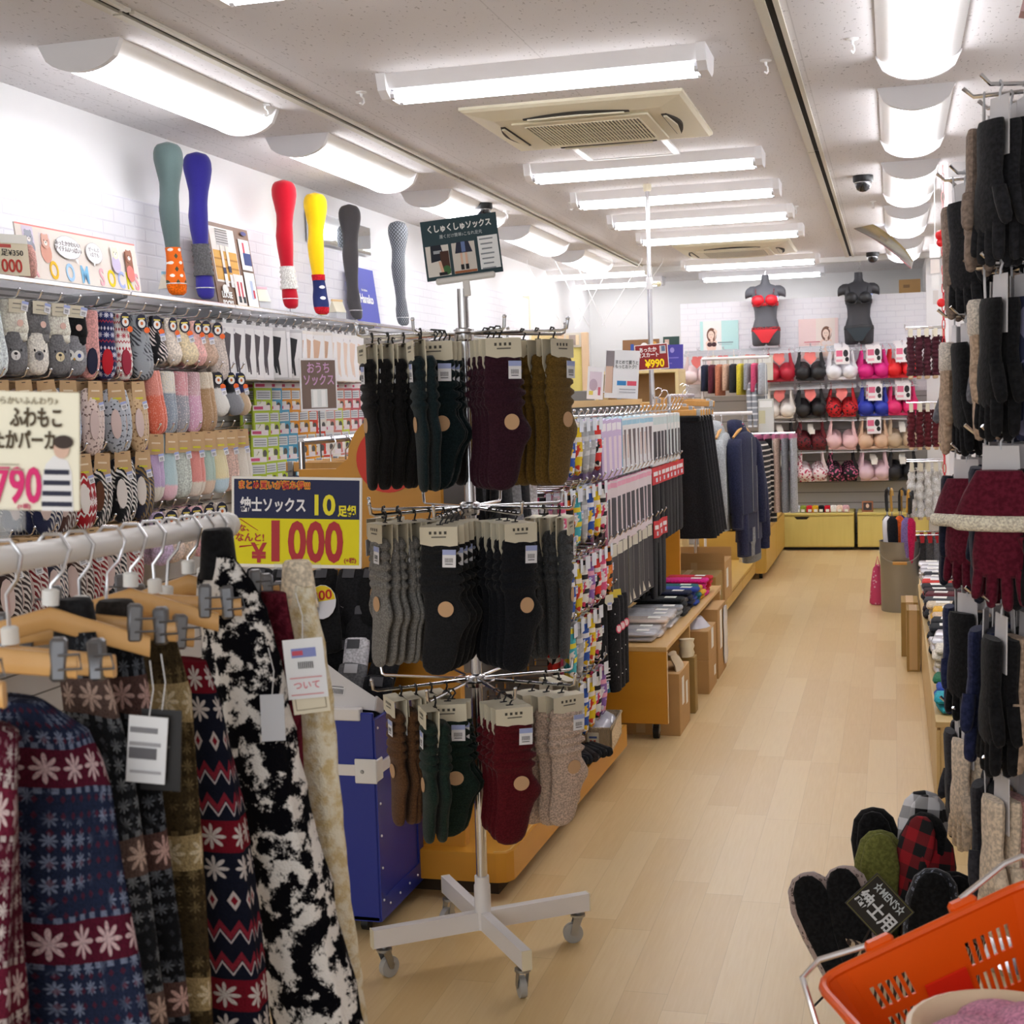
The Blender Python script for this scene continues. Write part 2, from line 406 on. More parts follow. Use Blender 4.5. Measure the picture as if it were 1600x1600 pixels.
# access hatch
t = thing('ceiling_hatch', 'white aluminium-framed square hatch in the ceiling behind the nearer air conditioner', 'hatch', (-1.28, 6.98, CEIL))
mb = MB()
for s in (-1, 1): mb.box(s * .225 - .016, s * .225 + .016, -.225, .225, -.012, 0).box(-.241, .241, s * .225 - .012, s * .225 + .012, -.012, 0)
mb.build('hatch_frame', mat('f4f4f4', .35), t, smooth=0); MB().box(-.21, .21, -.21, .21, -.008, 0).build('hatch_panel', CEILM, t, smooth=0)
# dome cameras
def dome():
    t = thing('security_camera', '', 'camera')
    MB().lathe([(.058, 0), (.058, -.03), (.052, -.038)], 20).build('base', BLACK, t)
    MB().lathe([(.047, -.034), (.046, -.055), (.036, -.078), (.018, -.09), (.004, -.092)], 20).build('smoked_dome', mat('1a1a1e', .08, 0, 'smoked_dome', .9), t)
    MB().lathe([(.05, -.036), (.05, -.042), (.046, -.044)], 20).build('trim_ring', mat('c8c8cc', .25, 1), t)
    return t
p = dome()
for k, (x, y, l) in enumerate([(-2.47, 8.5, 'on the ceiling above the wall of socks'), (-.16, 8.46, 'on the ceiling above the aisle, nearer of two'), (-.17, 13.1, 'on the ceiling near the back wall')]):
    place(p, k, (x, y, CEIL), (0, 0, 0), 'black dome security camera ' + l)
# little clear ceiling hooks
def hook_small():
    mb = MB().lathe([(.022, 0), (.022, -.004), (.006, -.008), (.004, -.02)], 10)
    mb.tube([(0, 0, -.018), (.012, 0, -.026), (.014, 0, -.04), (.004, 0, -.05), (-.01, 0, -.045)], .0035, 6)
    return tag(mb.build('ceiling_hook', mat('f7f7f7', .3)), '', 'hook')
p = hook_small()
for k, (x, y, l) in enumerate([(-2.47, 5.35, 'beside the first curved lamp over the left wall'), (-2.03, 5.3, 'above the gap before the nearer air conditioner'), (-.45, 5.4, 'beside the slotted rail, near the front'), (-.13, 5.2, 'by the front curved lamp on the right'), (-2.43, 8.9, 'behind the dome camera over the socks'), (-1.95, 8.7, 'near the fourth strip lamp'), (-.62, 9.6, 'right of the strip lamps in the middle'), (-.12, 9.6, 'behind the dome camera over the aisle'), (-.3, 13.9, 'above the black torso')]):
    place(p, k, (x, y, CEIL), (0, 0, 1.1), 'small clear plastic ceiling hook ' + l, 'ceiling hooks')
# ================================================================ printed boards and stickers
def flat(prims, parent, y=-.002, name='print', ay=0):
    """coloured shapes printed on a flat front (facing -y): r rectangle, e ellipse, p polygon"""
    mb = MB(); ms = []; 
    for i, p in enumerate(prims):
        c = p[-1]
        if c not in ms: ms.append(c)
        k = ms.index(c); yy = y - .00025 * (i + 1)
        if p[0] == 'r': x, z, w_, h = p[1:5]; q = [(x - w_/2, z - h/2), (x + w_/2, z - h/2), (x + w_/2, z + h/2), (x - w_/2, z + h/2)]
        elif p[0] == 'e': q = [(p[1] + p[3] * cos(a * pi / 8), p[2] + p[4] * sin(a * pi / 8)) for a in range(16)]
        else: q = p[1]
        ar = sum(q[j-1][0]*q[j][1] - q[j][0]*q[j-1][1] for j in range(len(q)))
        if ar < 0: q = q[::-1]
        mb.add([(a, yy, b) for a, b in q], [tuple(range(len(q)))], k)
    return mb.build(name, [mat(c, .7) for c in ms], parent, smooth=0)
def board(name, label, cat, w_, h, c, prims=(), loc=(0, 0, 0), rot=(0, 0, 0), t=.004, part='panel', rough=.5, group=None, bev=0):
    o = thing(name, label, cat, loc, rot=rot, group=group)
    MB().box(-w_/2, w_/2, -t/2, t/2, 0, h, 0, bev).build(part, mat(c, rough), o, smooth=0)
    if prims: flat(prims, o, -t/2 - .0003)
    return o
def sticker(parent, x, y, z, s=1, rot=0, name='price_sticker'):
    mb = MB(); w_, h = .0125 * s, .0165 * s
    def P(a, b, yy): return (a * cos(rot) - b * sin(rot), yy, a * sin(rot) + b * cos(rot))
    def q(x0, x1, z0, z1, yy, m): mb.add([P(x0, z0, yy), P(x1, z0, yy), P(x1, z1, yy), P(x0, z1, yy)], [(0, 1, 2, 3)], m)
    a = MB()
    cs = [(-w_, -h), (w_, -h), (w_, h), (-w_, h)]; vs = [P(i, j, 0) for i, j in cs] + [P(i, j, .001) for i, j in cs]
    mb.add(vs, [(0, 1, 2, 3), (7, 6, 5, 4), (1, 0, 4, 5), (2, 1, 5, 6), (3, 2, 6, 7), (0, 3, 7, 4)], 0)
    q(-w_, w_, h * .42, h, -.0004, 1)
    for k in range(7): q(-w_ * .62 + k * w_ * .18, -w_ * .62 + k * w_ * .18 + w_ * .09, -h * .45, h * .05, -.0004, 2)
    q(-w_ * .6, w_ * .55, -h * .68, -h * .58, -.0004, 2)
    return mb.build(name, [mat('f1f1f6', .5), mat('a9b6e6', .6), mat('55555c', .7)], parent, (x, y, z), smooth=0)

# ================================================================ slouch-sock packs on the spinner
def fluffy(c, var=.3): return knit(c, var, 260, .12, .6)
def sock_rings(side, y, jit, fat=1):
    rr = [(-.036, .036, .010, 0), (-.042, .044, .013, 0)]
    z = -.05
    for k in range(4):
        rr += [(z, .046 + .003 * k, .019, jit), (z - .008, .047 + .003 * k, .0195, jit * .5), (z - .014, .0415 + .002 * k, .0135, -jit), (z - .018, .042 + .002 * k, .0135, -jit)]; z -= .025
    rr += [(z, .053, .0205, .002), (z - .006, .052, .0195, .002), (z - .014, .0445, .015, .001), (z - .03, .044, .0125, .003), (z - .05, .050, .014, .009), (z - .068, .0545, .015, .0135), (z - .085, .053, .0145, .012), (z - .105, .046, .013, .004), (z - .135, .0425, .012, -.004), (z - .165, .0415, .012, -.009), (z - .188, .037, .0115, -.012), (z - .2, .029, .010, -.013), (z - .207, .016, .007, -.013), (z - .209, .003, .002, -.013)]
    return [((x * side, y, zz), (w_ * fat, 0, 0), (0, t, 0)) for zz, w_, t, x in rr]
def slouch_pack(mt, mt2):
    t = thing('sock_pack', '', 'socks')
    MB().prism([(-.045, 0), (.045, 0), (.044, -.06), (.02, -.12), (-.02, -.12), (-.044, -.06)], -.0012, .0012, 'y').build('card', CREAMCARD, t, smooth=0)
    f = MB().prism([(-.045, .0), (.045, .0), (.045, -.045), (0, -.05), (-.045, -.04)], -.0285, -.0275, 'y').add([(-.045, -.028, 0), (.045, -.028, 0), (.045, 0, .002), (-.045, 0, .002)], [(0, 1, 2, 3)])
    f.build('card_front', CREAMCARD, t, smooth=0)
    flat([('r', -.008 + .012 * k, -.014, .006, .007, '4a473f') for k in range(-1, 3)] + [('r', .0, -.024, .035, .003, '6b675c')], t, -.0286, 'print')
    MB().loft(sock_rings(1, -.014, .002), 18).build('sock', mt, t, smooth=60)
    MB().loft(sock_rings(1, .014, -.002), 18).build('sock', mt, t, smooth=60)
    MB().tube([(0, 0, -.004), (.002, 0, .008), (.009, 0, .018), (.004, 0, .029), (-.006, 0, .03), (-.01, 0, .024)], .0022, 6).box(-.008, .008, -.003, .003, -.006, .004).build('hanger_hook', BLACK, t)
    sticker(t, .024, -.0345, -.075, 1.28, rnd.uniform(-.1, .1))
    MB().lathe([(.019, 0), (.019, .0012)], 20).build('seal', mat('d0a880', .7), t, (.012, -.0295, -.197), rot=(R(90), 0, 0))
    return t
PX, PY = -1.045, 3.385
rk = thing('sock_spinner', 'white-footed wheeled spinner rack with three tiers of chrome arms, full of slouch socks', 'display rack', (PX, PY, 0))
WL = mat('e9e4e2', .4, 0, 'white_enamel'); CAST = mat('aaa8a4', .45, 0, 'caster_rubber')
MB().tube([(0, 0, .13), (.004, 0, .9), (0, 0, 1.74)], .0145, 14).build('pole', CHROME, rk)
MB().lathe([(.0215, .085), (.0215, .20), (.019, .205), (.019, .225)], 18).build('socket', WL, rk)
for k in range(4):
    a = R(37 + 90 * k); d = V((cos(a), sin(a), 0)); n = V((-sin(a), cos(a), 0))
    mb = MB(); L = .30
    vs = [d * r + n * s + V((0, 0, z)) for r in (.018, L) for s in (-.0125, .0125) for z in (.085, .132)]
    mb.add(vs, [(0, 1, 3, 2), (4, 6, 7, 5), (0, 4, 5, 1), (2, 3, 7, 6), (0, 2, 6, 4), (1, 5, 7, 3)][::1])
    lg = mb.build('leg', WL, rk, smooth=0)
    MB().box(-.0128, .0128, -.0015, .0015, .084, .133).build('end_plug', mat('e6dcc0', .5), lg, d * (L + .001), smooth=0, rot=(0, 0, a + pi/2))
    cs = MB(); c0 = d * (L - .03); s_ = R([200, 250, 60, 120][k]); w_ = V((cos(s_), sin(s_), 0)); wn = V((-sin(s_), cos(s_), 0)); cc = c0 + w_ * .014 + V((0, 0, .027))
    cw = MB().loft([(cc + wn * q, w_ * r, V((0, 0, r))) for q, r in ((-.009, .02), (-.008, .027), (.008, .027), (.009, .02))], 20).build('caster_wheel', CAST, lg)
    cs.lathe([(.016, .07), (.02, .072), (.02, .078), (.008, .08), (.008, .086)], 14, 0, c0)
    for q in (-.0125, .0125): cs.prism([(-.012, .07), (.012, .07), (.022, .03), (.014, .022), (.006, .026)], q - .001, q + .001, 'y')
    if True:
        ms = cs; n0 = 14 * 5
        ms.v = [tuple(V(v) if i < n0 else c0 + w_ * v[0] + wn * v[1] + V((0, 0, v[2]))) for i, v in enumerate(ms.v)]
    cs.build('caster_fork', STEEL, lg)
VW = R(-72.9)
TIERS = [(1.628, 20, .255, 'top'), (1.188, 27, .25, 'middle'), (.745, 20, .25, 'bottom')]
for z, th0, rad, tn in TIERS:
    MB().lathe([(.024, z - .02), (.026, z - .014), (.026, z + .01), (.02, z + .014)], 16).build('collar', CHROME, rk)
    rg = MB(); rg.tube([(.055 * cos(R(15 * k)), .055 * sin(R(15 * k)), z) for k in range(25)], .003, 6); rg.build('ring', CHROME, rk)
    for k in range(8):
        a = VW + R(th0 + 45 * k); d = V((cos(a), sin(a), 0))
        MB().tube([d * .02 + V((0, 0, z)), d * (rad + .012) + V((0, 0, z - .004)), d * (rad + .022) + V((0, 0, z)), d * (rad + .026) + V((0, 0, z + .022))], .0042, 8).sph(d * (rad + .0262) + V((0, 0, z + .024)), .0055, 8, 5).build('arm', CHROME, rk)
MB().tube([(0, 0, 1.70), (0, 0, 1.755)], .006, 8).build('sign_stem', CLEAR, rk)
SOCKC = {'black': '131112', 'dark green': '0f1f23', 'burgundy': '301220', 'khaki': '6b5222', 'grey': '7d7b78', 'charcoal': '1c1d20', 'navy black': '101218', 'stone grey': '45474a', 'brown': '5e4028', 'forest green': '1a2b24', 'maroon': '520914', 'oatmeal': 'c9b3a4', 'green-black': '101c1a'}
SM = {k: fluffy(v, .35 if k in ('grey', 'stone grey', 'oatmeal') else .25) for k, v in SOCKC.items()}
plan = {0: [(-70, 'black', 6), (-25, 'dark green', 4), (20, 'burgundy', 3), (65, 'khaki', 3), (-115, 'black', 2)],
        1: [(-63, 'grey', 5), (-18, 'charcoal', 5), (27, 'navy black', 4), (72, 'stone grey', 3), (-108, 'grey', 2)],
        2: [(-70, 'brown', 4), (-25, 'forest green', 3), (20, 'maroon', 3), (65, 'oatmeal', 4), (110, 'oatmeal', 2)]}
proto = slouch_pack(SM['black'], SM['black']); first = 0
for ti, arms in plan.items():
    z, th0, rad, tn = TIERS[ti]
    for th, c, n in arms:
        a = VW + R(th); d = V((cos(a), sin(a), 0))
        for k in range(n):
            r = rad - .014 - k * .040
            if c == 'brown': r -= .035
            if c == 'oatmeal' and th == 65: sw_x = R(-34)
            else: sw_x = R(-16) if c == 'khaki' else 0
            if r < .035: continue
            sw = rnd.uniform(-.06, .06) + (R(4) if th == 27 else R(16) if th == -18 else 0)
            sw += sw_x
            if th == -25: sw = R(-52) if k == 0 else R(22); r -= 0 if k == 0 else .03 - .015 * (k - 1)
            o = place(proto, first, (PX + d.x * r, PY + d.y * r, z - .026), (rnd.uniform(-.03, .03), rnd.uniform(-.02, .02), a + pi/2 + sw),
                      f'{c} slouchy sock pack on the {tn} spinner tier, {ORD[k]} from its arm tip' + (', rear arm' if abs(th) > 100 else ''), 'slouch socks on the spinner', mats={'sock': SM[c]} if first else None)
            if ti == 2: o.scale = (1.06, 1.15, .93)
            first = 1
# sign on top of the spinner
t = board('tier_sign', 'dark green sign about slouch socks clipped on top of the spinner rack', 'sign', .192, .152, '1d3b44', [
    ('r', -.062, .048, .058, .078, 'e3ddd6'), ('p', [(-.078, .088), (-.052, .088), (-.045, .05), (-.08, .045)], '1c2130'), ('r', -.062, .070, .02, .008, 'a7abb2'), ('r', -.045, .042, .022, .058, '4b2d22'), ('e', -.043, .022, .01, .012, '3d6b3c'), ('p', [(-.062, .046), (-.055, .046), (-.05, .018), (-.057, .018)], 'e2b69c'), ('r', -.053, .014, .02, .008, '1a1a1e'),
    ('r', .004, .048, .058, .078, 'd9d2ca'), ('p', [(-.012, .088), (.018, .088), (.026, .06), (-.018, .06)], '23283f'), ('r', .004, .075, .01, .026, '6b7fb0'), ('r', -.003, .045, .005, .03, 'e2b9a2'), ('r', .009, .045, .005, .03, 'e2b9a2'), ('r', -.003, .024, .008, .013, '1b1b20'), ('r', .009, .024, .008, .013, '1b1b20'), ('r', .004, .012, .056, .006, 'a5633f'),
    ('r', .067, .053, .05, .084, 'f2f3f5')] + [('r', .063, .087 - .0125 * k, .034 - .004 * (k % 3), .0035, '8b9098') for k in range(7)],
    (PX + .015, PY - .02, 1.768), rot=(R(-8), R(-6), R(14)))
text('くしゅくしゅソックス', .0205, WHITE, t, (0, -.0035, .128), bold=.0006, sx=.8, label='white headline lettering')
text('履くだけ簡単♪こなれ足元', .0105, mat('c9d2d6', .7), t, (.002, -.0035, .107), sx=.9, label='small subtitle lettering')
MB().box(-.075, .075, -.006, .006, -.012, .004, 0, .004).box(-.009, .009, -.004, .004, -.05, -.01, 0, .002).build('clip_holder', mat('e3dfdb', .4), t, smooth=0)

# ================================================================ left wall: shelf and what stands on it
SH = mat('b9bcc0', .3, .6, 'shelf_metal')
def shelf_unit():
    t = thing('wall_shelf', '', 'shelf')
    MB().box(0, .28, 0, .895, 0, .012, 0, .002).build('shelf_board', clear('shelf_glass', 'e3e8ea', .35, .08) if 'shelf_glass' not in bpy.data.materials else bpy.data.materials['shelf_glass'], t, smooth=0)
    MB().box(.274, .286, 0, .895, -.006, .013, 0, .003).build('front_rail', CHROME, t, smooth=0)
    for y in (.015, .88): MB().prism([(0, 0), (.26, 0), (.26, -.012), (.05, -.06), (0, -.075)], y - .004, y + .004, 'y').build('bracket', SH, t, smooth=0)
    return t
p = shelf_unit()
for k in range(9): place(p, k, (-3.15, 3.1 + .9 * k, 1.918), (0, 0, 0), f'grey metal display shelf running over the sock wall, {ORD[k]} section from the front', 'display shelf sections')
def leg_rings():
    return [(.0, .02, .012, 0), (.006, .034, .02, .0), (.03, .04, .03, 0), (.06, .042, .036, .002), (.10, .037, .040, .004), (.14, .032, .039, .004), (.18, .030, .034, .0), (.24, .033, .037, -.004), (.31, .040, .045, -.008), (.37, .043, .048, -.010), (.43, .040, .044, -.006), (.48, .043, .047, -.002), (.53, .054, .057, -.001), (.575, .063, .064, -.002), (.61, .062, .063, -.003), (.635, .052, .052, -.004), (.648, .035, .035, -.004), (.653, .008, .008, -.004)]
def lrings(z0, z1, grow=0, fold=0):
    R0 = leg_rings(); out = []; n = max(4, int((z1 - z0) / .012))
    for i in range(n + 1):
        z = z0 + (z1 - z0) * i / n
        for a, b in zip(R0, R0[1:]):
            if a[0] <= z <= b[0] + 1e-6:
                f = (z - a[0]) / (b[0] - a[0]); w_, t, x = [a[j] + (b[j] - a[j]) * f for j in (1, 2, 3)]; break
        g = grow + (fold * (1 if i % 2 else -.6) if 0 < i < n else 0)
        out.append(((x, -.03 * max(0, 1 - z / .1), z), (w_ + g, 0, 0), (0, t + g, 0)))
    return out
def pat_orange():
    g = G('orange_bear_knit', .9); u, v, z = g.xyz('Object')
    a = g.cell(g.ma('MULTIPLY', u, 26), .1); b = g.cell(g.ma('MULTIPLY', z, 18))
    bl = g.ma('LESS_THAN', g.ma('ADD', g.ma('POWER', g.ma('MULTIPLY', a, 1.3), 2.), g.ma('POWER', g.ma('MULTIPLY', b, 2.4), 2.)), .09)
    b2 = g.cell(g.ma('MULTIPLY', z, 18), .5); a2 = g.cell(g.ma('MULTIPLY', u, 26), .6)
    tr = g.diamond(a2, b2, .22)
    c = g.mix(bl, 'e2670a', 'f4efe8'); c = g.mix(tr, c, '4a4f3c'); g.col(c); g.bump(g.noise(200), .3, .002); return g.m
def pat_cloud():
    g = G('navy_cloud_knit', .9); u, v, z = g.xyz('Object')
    a = g.cell(g.ma('MULTIPLY', u, 17), .5); b = g.cell(g.ma('MULTIPLY', z, 17))
    bl = g.ma('LESS_THAN', g.ma('ADD', g.ma('POWER', g.ma('MULTIPLY', a, 1.2), 2.), g.ma('POWER', g.ma('MULTIPLY', b, 2.2), 2.)), .11)
    g.col(g.mix(bl, '1c2a63', 'f4f4f6')); return g.m
def pat_net():
    g = G('grey_fishnet', .6); u, v, z = g.xyz('UV')
    a = g.ma('ABSOLUTE', g.cell(g.ma('MULTIPLY', g.ma('ADD', u, v), 42))); b = g.ma('ABSOLUTE', g.cell(g.ma('MULTIPLY', g.ma('SUBTRACT', u, v), 42)))
    m = g.ma('MAXIMUM', g.ramp(a, .3, .42), g.ramp(b, .3, .42)); g.col(g.mix(m, '8f949a', '34363b')); return g.m
NYL = lambda c: knit(c, .05, 500, .25, .1)
LEGS = [((-2.99, 5.48, 1.955), '596a68', 'slate green stocking leg form with an orange bear-pattern sock', 'o', .64),
        ((-2.99, 5.74, 1.955), '393493', 'blue stocking leg form with a grey bunched leg warmer', 'b', .64),
        ((-2.99, 6.66, 1.965), 'bb1026', 'red stocking leg form with a white bunched leg warmer', 'r', .64),
        ((-2.99, 7.06, 1.955), 'f3c908', 'yellow stocking leg form with a navy cloud-pattern sock', 'y', .64),
        ((-2.99, 7.55, 1.955), '4b494c', 'plain charcoal stocking leg form beside the blue panel', 'c', .64),
        ((-2.99, 8.36, 1.955), '8f949a', 'grey fishnet stocking leg form, farthest along the shelf', 'n', .64)]
for k, ((x, y, z), c, lab, kd, s) in enumerate(LEGS):
    t = thing('leg_form', lab + ', standing on the wall shelf', 'display leg', (x, y, z), R(50) if kd != 'c' else R(75), 'display legs on the wall shelf')
    m = pat_net() if kd == 'n' else NYL(c)
    MB().loft(lrings(.0, .653), 22).build('leg', m, t, smooth=60)
    MB().tube([(0, -.01, -.03), (0, -.01, .01)], .003, 6).box(-.03, .03, -.04, .02, -.031, -.028).build('stand', STEEL, t)
    if kd == 'o': MB().loft(lrings(.002, .205, .0022), 22).build('sock', pat_orange(), t, smooth=60); MB().loft(lrings(.0005, .045, .003), 22).build('sock_toe', knit('dc6408'), t, smooth=60)
    if kd == 'y': MB().loft(lrings(.002, .19, .0022), 22).build('sock', pat_cloud(), t, smooth=60); MB().loft(lrings(.185, .215, .004), 22).build('sock_cuff', knit('c01a28'), t, smooth=60); MB().loft(lrings(.0005, .04, .003), 22).build('sock_toe', knit('c01a28'), t, smooth=60)
    if kd in 'br':
        z0, z1 = (.105, .245) if kd == 'b' else (.10, .215)
        MB().loft(lrings(z0, z1, .007, .0045), 22).build('leg_warmer', knit('69696a' if kd == 'b' else 'ece7df'), t, smooth=70)
    if kd in 'obrnc': MB().loft(lrings(.048, .052, .0035), 22).build('toe_seam', knit('d8d8d8' if kd != 'r' else 'e8dcdc'), t)
def bear(x, z, s, c, f='fdf6f0', ears=1):
    q = []
    if ears: q += [('e', x - .55 * s, z + .75 * s, .3 * s, .3 * s, c), ('e', x + .55 * s, z + .75 * s, .3 * s, .3 * s, c)]
    return q + [('e', x, z, s, s * .95, c), ('e', x, z - .25 * s, .4 * s, .32 * s, f), ('e', x - .38 * s, z + .12 * s, .09 * s, .1 * s, '3b3530'), ('e', x + .38 * s, z + .12 * s, .09 * s, .1 * s, '3b3530'), ('e', x, z - .15 * s, .12 * s, .09 * s, '3b3530')]
LR = R(90)
t = board('room_socks_banner', 'long cream banner with pastel letters and animal sock drawings on the wall shelf', 'sign', .86, .205, 'efe4da',
    [('r', 0, .202, .86, .006, 'f0938c'), ('r', -.355, .165, .07, .065, 'e4d8ea'), ('e', -.355, .12, .036, .03, '9fa2b0'), ('r', -.25, .155, .072, .05, 'e6d9d8'), ('e', -.25, .11, .036, .04, 'e4a792')] + bear(-.355, .155, .028, 'a6a8b5') + bear(-.25, .15, .028, 'e7b5a2') +
    [('e', -.1, .14, .092, .045, 'a9a6a6'), ('e', -.1, .14, .09, .0435, 'fbfbfd'), ('p', [(-.06, .1), (-.04, .1), (-.045, .08)], 'fbfbfd'), ('e', .085, .135, .062, .042, 'a9a6a6'), ('e', .085, .135, .06, .0405, 'fbfbfd'), ('p', [(.07, .098), (.085, .098), (.072, .08)], 'fbfbfd'),
     ('r', .245, .14, .065, .075, 'f4f2ee'), ('e', .245, .105, .034, .036, 'd9cdea'), ('r', .35, .12, .06, .09, 'a06a52'), ('e', .35, .075, .031, .034, 'e8837a')] + bear(.245, .15, .026, 'f0ecd6') + bear(.35, .145, .027, 'a9745c'),
    (-2.915, 4.665, 1.932), rot=(R(-7), 0, LR), t=.006)
t.scale = (.925, 1, .97)
for x, ch, c in ((-.345, 'R', 'f3b8bd'), (-.215, 'O', 'f4c020'), (-.105, 'O', 'a9d0f2'), (.0, 'M', '86c4ea'), (.125, 'S', 'f5b6bf'), (.20, 'O', 'f4cf10'), (.275, 'C', 'b3c0f0'), (.34, 'K', 'e8dc10'), (.40, 'S', 'f3a9b5')):
    text(ch, .095, mat(c, .7), t, (x, -.0045, .042), bold=.002, sx=.8)
text('あったかかわいい\nアイテムいっぱい♪', .022, mat('8c8484', .8), t, (-.1, -.009, .142)); text('ぜ〜んぶ\n1点でも', .02, mat('8c8484', .8), t, (.085, -.009, .138))
t = board('shelf_price_card', 'cream price card reading 1000 at the near end of the wall shelf', 'price card', .21, .135, 'eadfc4', [('r', .02, .1, .05, .012, 'c05048'), ('e', -.085, .05, .03, .03, 'f6e28a'), ('e', -.085, .05, .015, .015, 'd98a3a'), ('r', 0, .125, .21, .03, 'fbf9f2')], (-2.90, 4.125, 1.932), rot=(R(-6), 0, R(60)))
text('¥1000', .062, mat('c0392b', .7), t, (.015, -.004, .03), bold=.001, sx=.8); text('1足¥350', .026, INK, t, (.04, -.004, .076))
k_ = thing('slipper_pack', 'navy and pink patterned slippers standing beside the price card on the wall shelf', 'slippers', (-2.90, 4.25, 1.932), R(60)); k_.scale = (.75, .75, .75)
for s, c in ((-.03, '2a2c4c'), (.03, 'd7a49a')): MB().loft([((s, 0, z), (w_, 0, 0), (0, t_, 0)) for z, w_, t_ in ((0, .02, .02), (.01, .035, .03), (.06, .04, .035), (.12, .035, .03), (.15, .02, .02), (.155, .004, .004))], 12).build('slipper', knit(c), k_)
def tent_box(label, y, roof):
    t = thing('display_box', label, 'box', (-3.05, y, 1.932), R(70), 'little house boxes on the wall shelf')
    MB().box(-.04, .04, -.03, .03, 0, .06).build('clear_body', clear('box_clear', 'eceef2', .5), t, smooth=0)
    MB().prism([(-.032, .06), (.032, .06), (0, .13)], -.042, .042, 'x').build('paper_roof', mat('efe8d2', .7), t, smooth=0)
    MB().box(-.043, .043, -.006, .006, .122, .134).build('ridge_band', mat(roof, .6), t, smooth=0)
    return t
tent_box('small house-shaped clear box with a blue ridge beside the orange sock leg', 5.55, '9fd3ea'); tent_box('small house-shaped clear box with a pink ridge before the red leg', 6.45, 'f2c9d6'); tent_box('small house-shaped clear box with an orange ridge beside the charcoal leg', 7.45, 'f0cf9a')
t = board('loose_socks_poster', 'brown poster with photos of loose socks behind the blue leg', 'poster', .43, .40, '7a5a44', [
    ('r', -.07, .25, .25, .26, 'e6e0da'), ('r', -.07, .2, .24, .14, 'd9a44a'), ('r', -.07, .23, .24, .008, 'b57d2e'), ('r', -.07, .19, .24, .008, 'b57d2e'), ('r', -.08, .33, .12, .07, 'c9c4c2')] + [('r', -.08, .31 + .012 * k, .12, .004, '6a6664') for k in range(6)] + [('r', -.105, .24, .025, .11, 'f0e2d6'), ('r', -.05, .24, .025, .11, 'f0e2d6'), ('r', -.105, .175, .03, .03, '2c3050'), ('r', -.05, .185, .03, .03, '2c3050'), ('r', -.105, .13, .03, .06, 'f3f1ee'), ('r', -.05, .13, .03, .06, 'f3f1ee'),
    ('r', .14, .27, .11, .15, 'e8e6e6'), ('r', .13, .30, .02, .06, 'c03848'), ('r', .155, .25, .08, .06, '2f3f78'), ('r', .14, .1, .11, .17, 'f3f2f0'), ('r', .15, .1, .03, .09, 'b8c4dc'), ('r', .165, .08, .02, .04, 'cc4450'),
    ('r', .015, .09, .1, .15, 'efe9e4'), ('r', .0, .09, .016, .08, 'c43446'), ('r', .035, .09, .016, .08, 'c43446'), ('r', .0, .045, .028, .03, '33353a'), ('r', .045, .045, .028, .03, '33353a'), ('e', -.14, .085, .03, .022, 'f4f2ee'), ('e', .15, .375, .03, .01, '4a4a80')],
    (-2.99, 6.10, 1.932), rot=(R(-8), 0, LR), t=.006)
text('LOOSE\nSOCKS', .042, WHITE, t, (-.135, -.0115, .036), bold=.001, sx=.8)
t = board('name_panel', 'plain violet-blue name panel leaning behind the charcoal leg', 'sign', .36, .36, '3f46a6', [], (-3.06, 7.99, 1.932), rot=(R(-7), 0, LR), t=.008)
text('Hanako', .075, WHITE, t, (0, -.0055, .17), bold=.002, sx=.95); text('the fashion', .022, WHITE, t, (-.02, -.0055, .225))
m_ = board('wall_mirror', 'frameless wall mirror above the shelf behind the charcoal and yellow legs', 'mirror', .95, .17, 'aab3bf', [], (-3.175, 7.85, 2.40), rot=(0, 0, LR), t=.02, part='mirror_glass', rough=.03)
m_.children[0].data.materials[0] = mat('e8eef2', .03, 1)
# ================================================================ goods on the left wall
def peg_hook():
    mb = MB().tube([(0, 0, 0), (.262, 0, .004), (.275, 0, .009), (.287, 0, .03)], .0028, 6).sph((.287, 0, .031), .006, 8, 5).box(-.002, .004, -.012, .012, -.02, .02)
    return tag(mb.build('peg_hook', CHROME), '', 'hook')
HK = peg_hook(); HKN = 0
def hook(x, y, z, rz, label, group, s=1):
    global HKN
    o = place(HK, HKN, (x, y, z), (0, 0, rz), label, group, s); HKN = 1; return o
def leopard(c, spot):
    g = G('leopard_' + c, .95, 0, .1)
    v = g.n('TexVoronoi', {'Vector': g.co('UV'), 'Scale': 80.}); n = g.noise(60, 'UV')
    d = g.ma('ADD', v, g.ma('MULTIPLY', n, .35))
    ring = g.ma('MULTIPLY', g.ramp(d, .28, .34), g.ma('SUBTRACT', 1., g.ramp(d, .46, .54)))
    g.col(g.mix(ring, c, spot)); g.bump(g.noise(300, 'UV'), .6, .003).fuzz(.4); return g.m
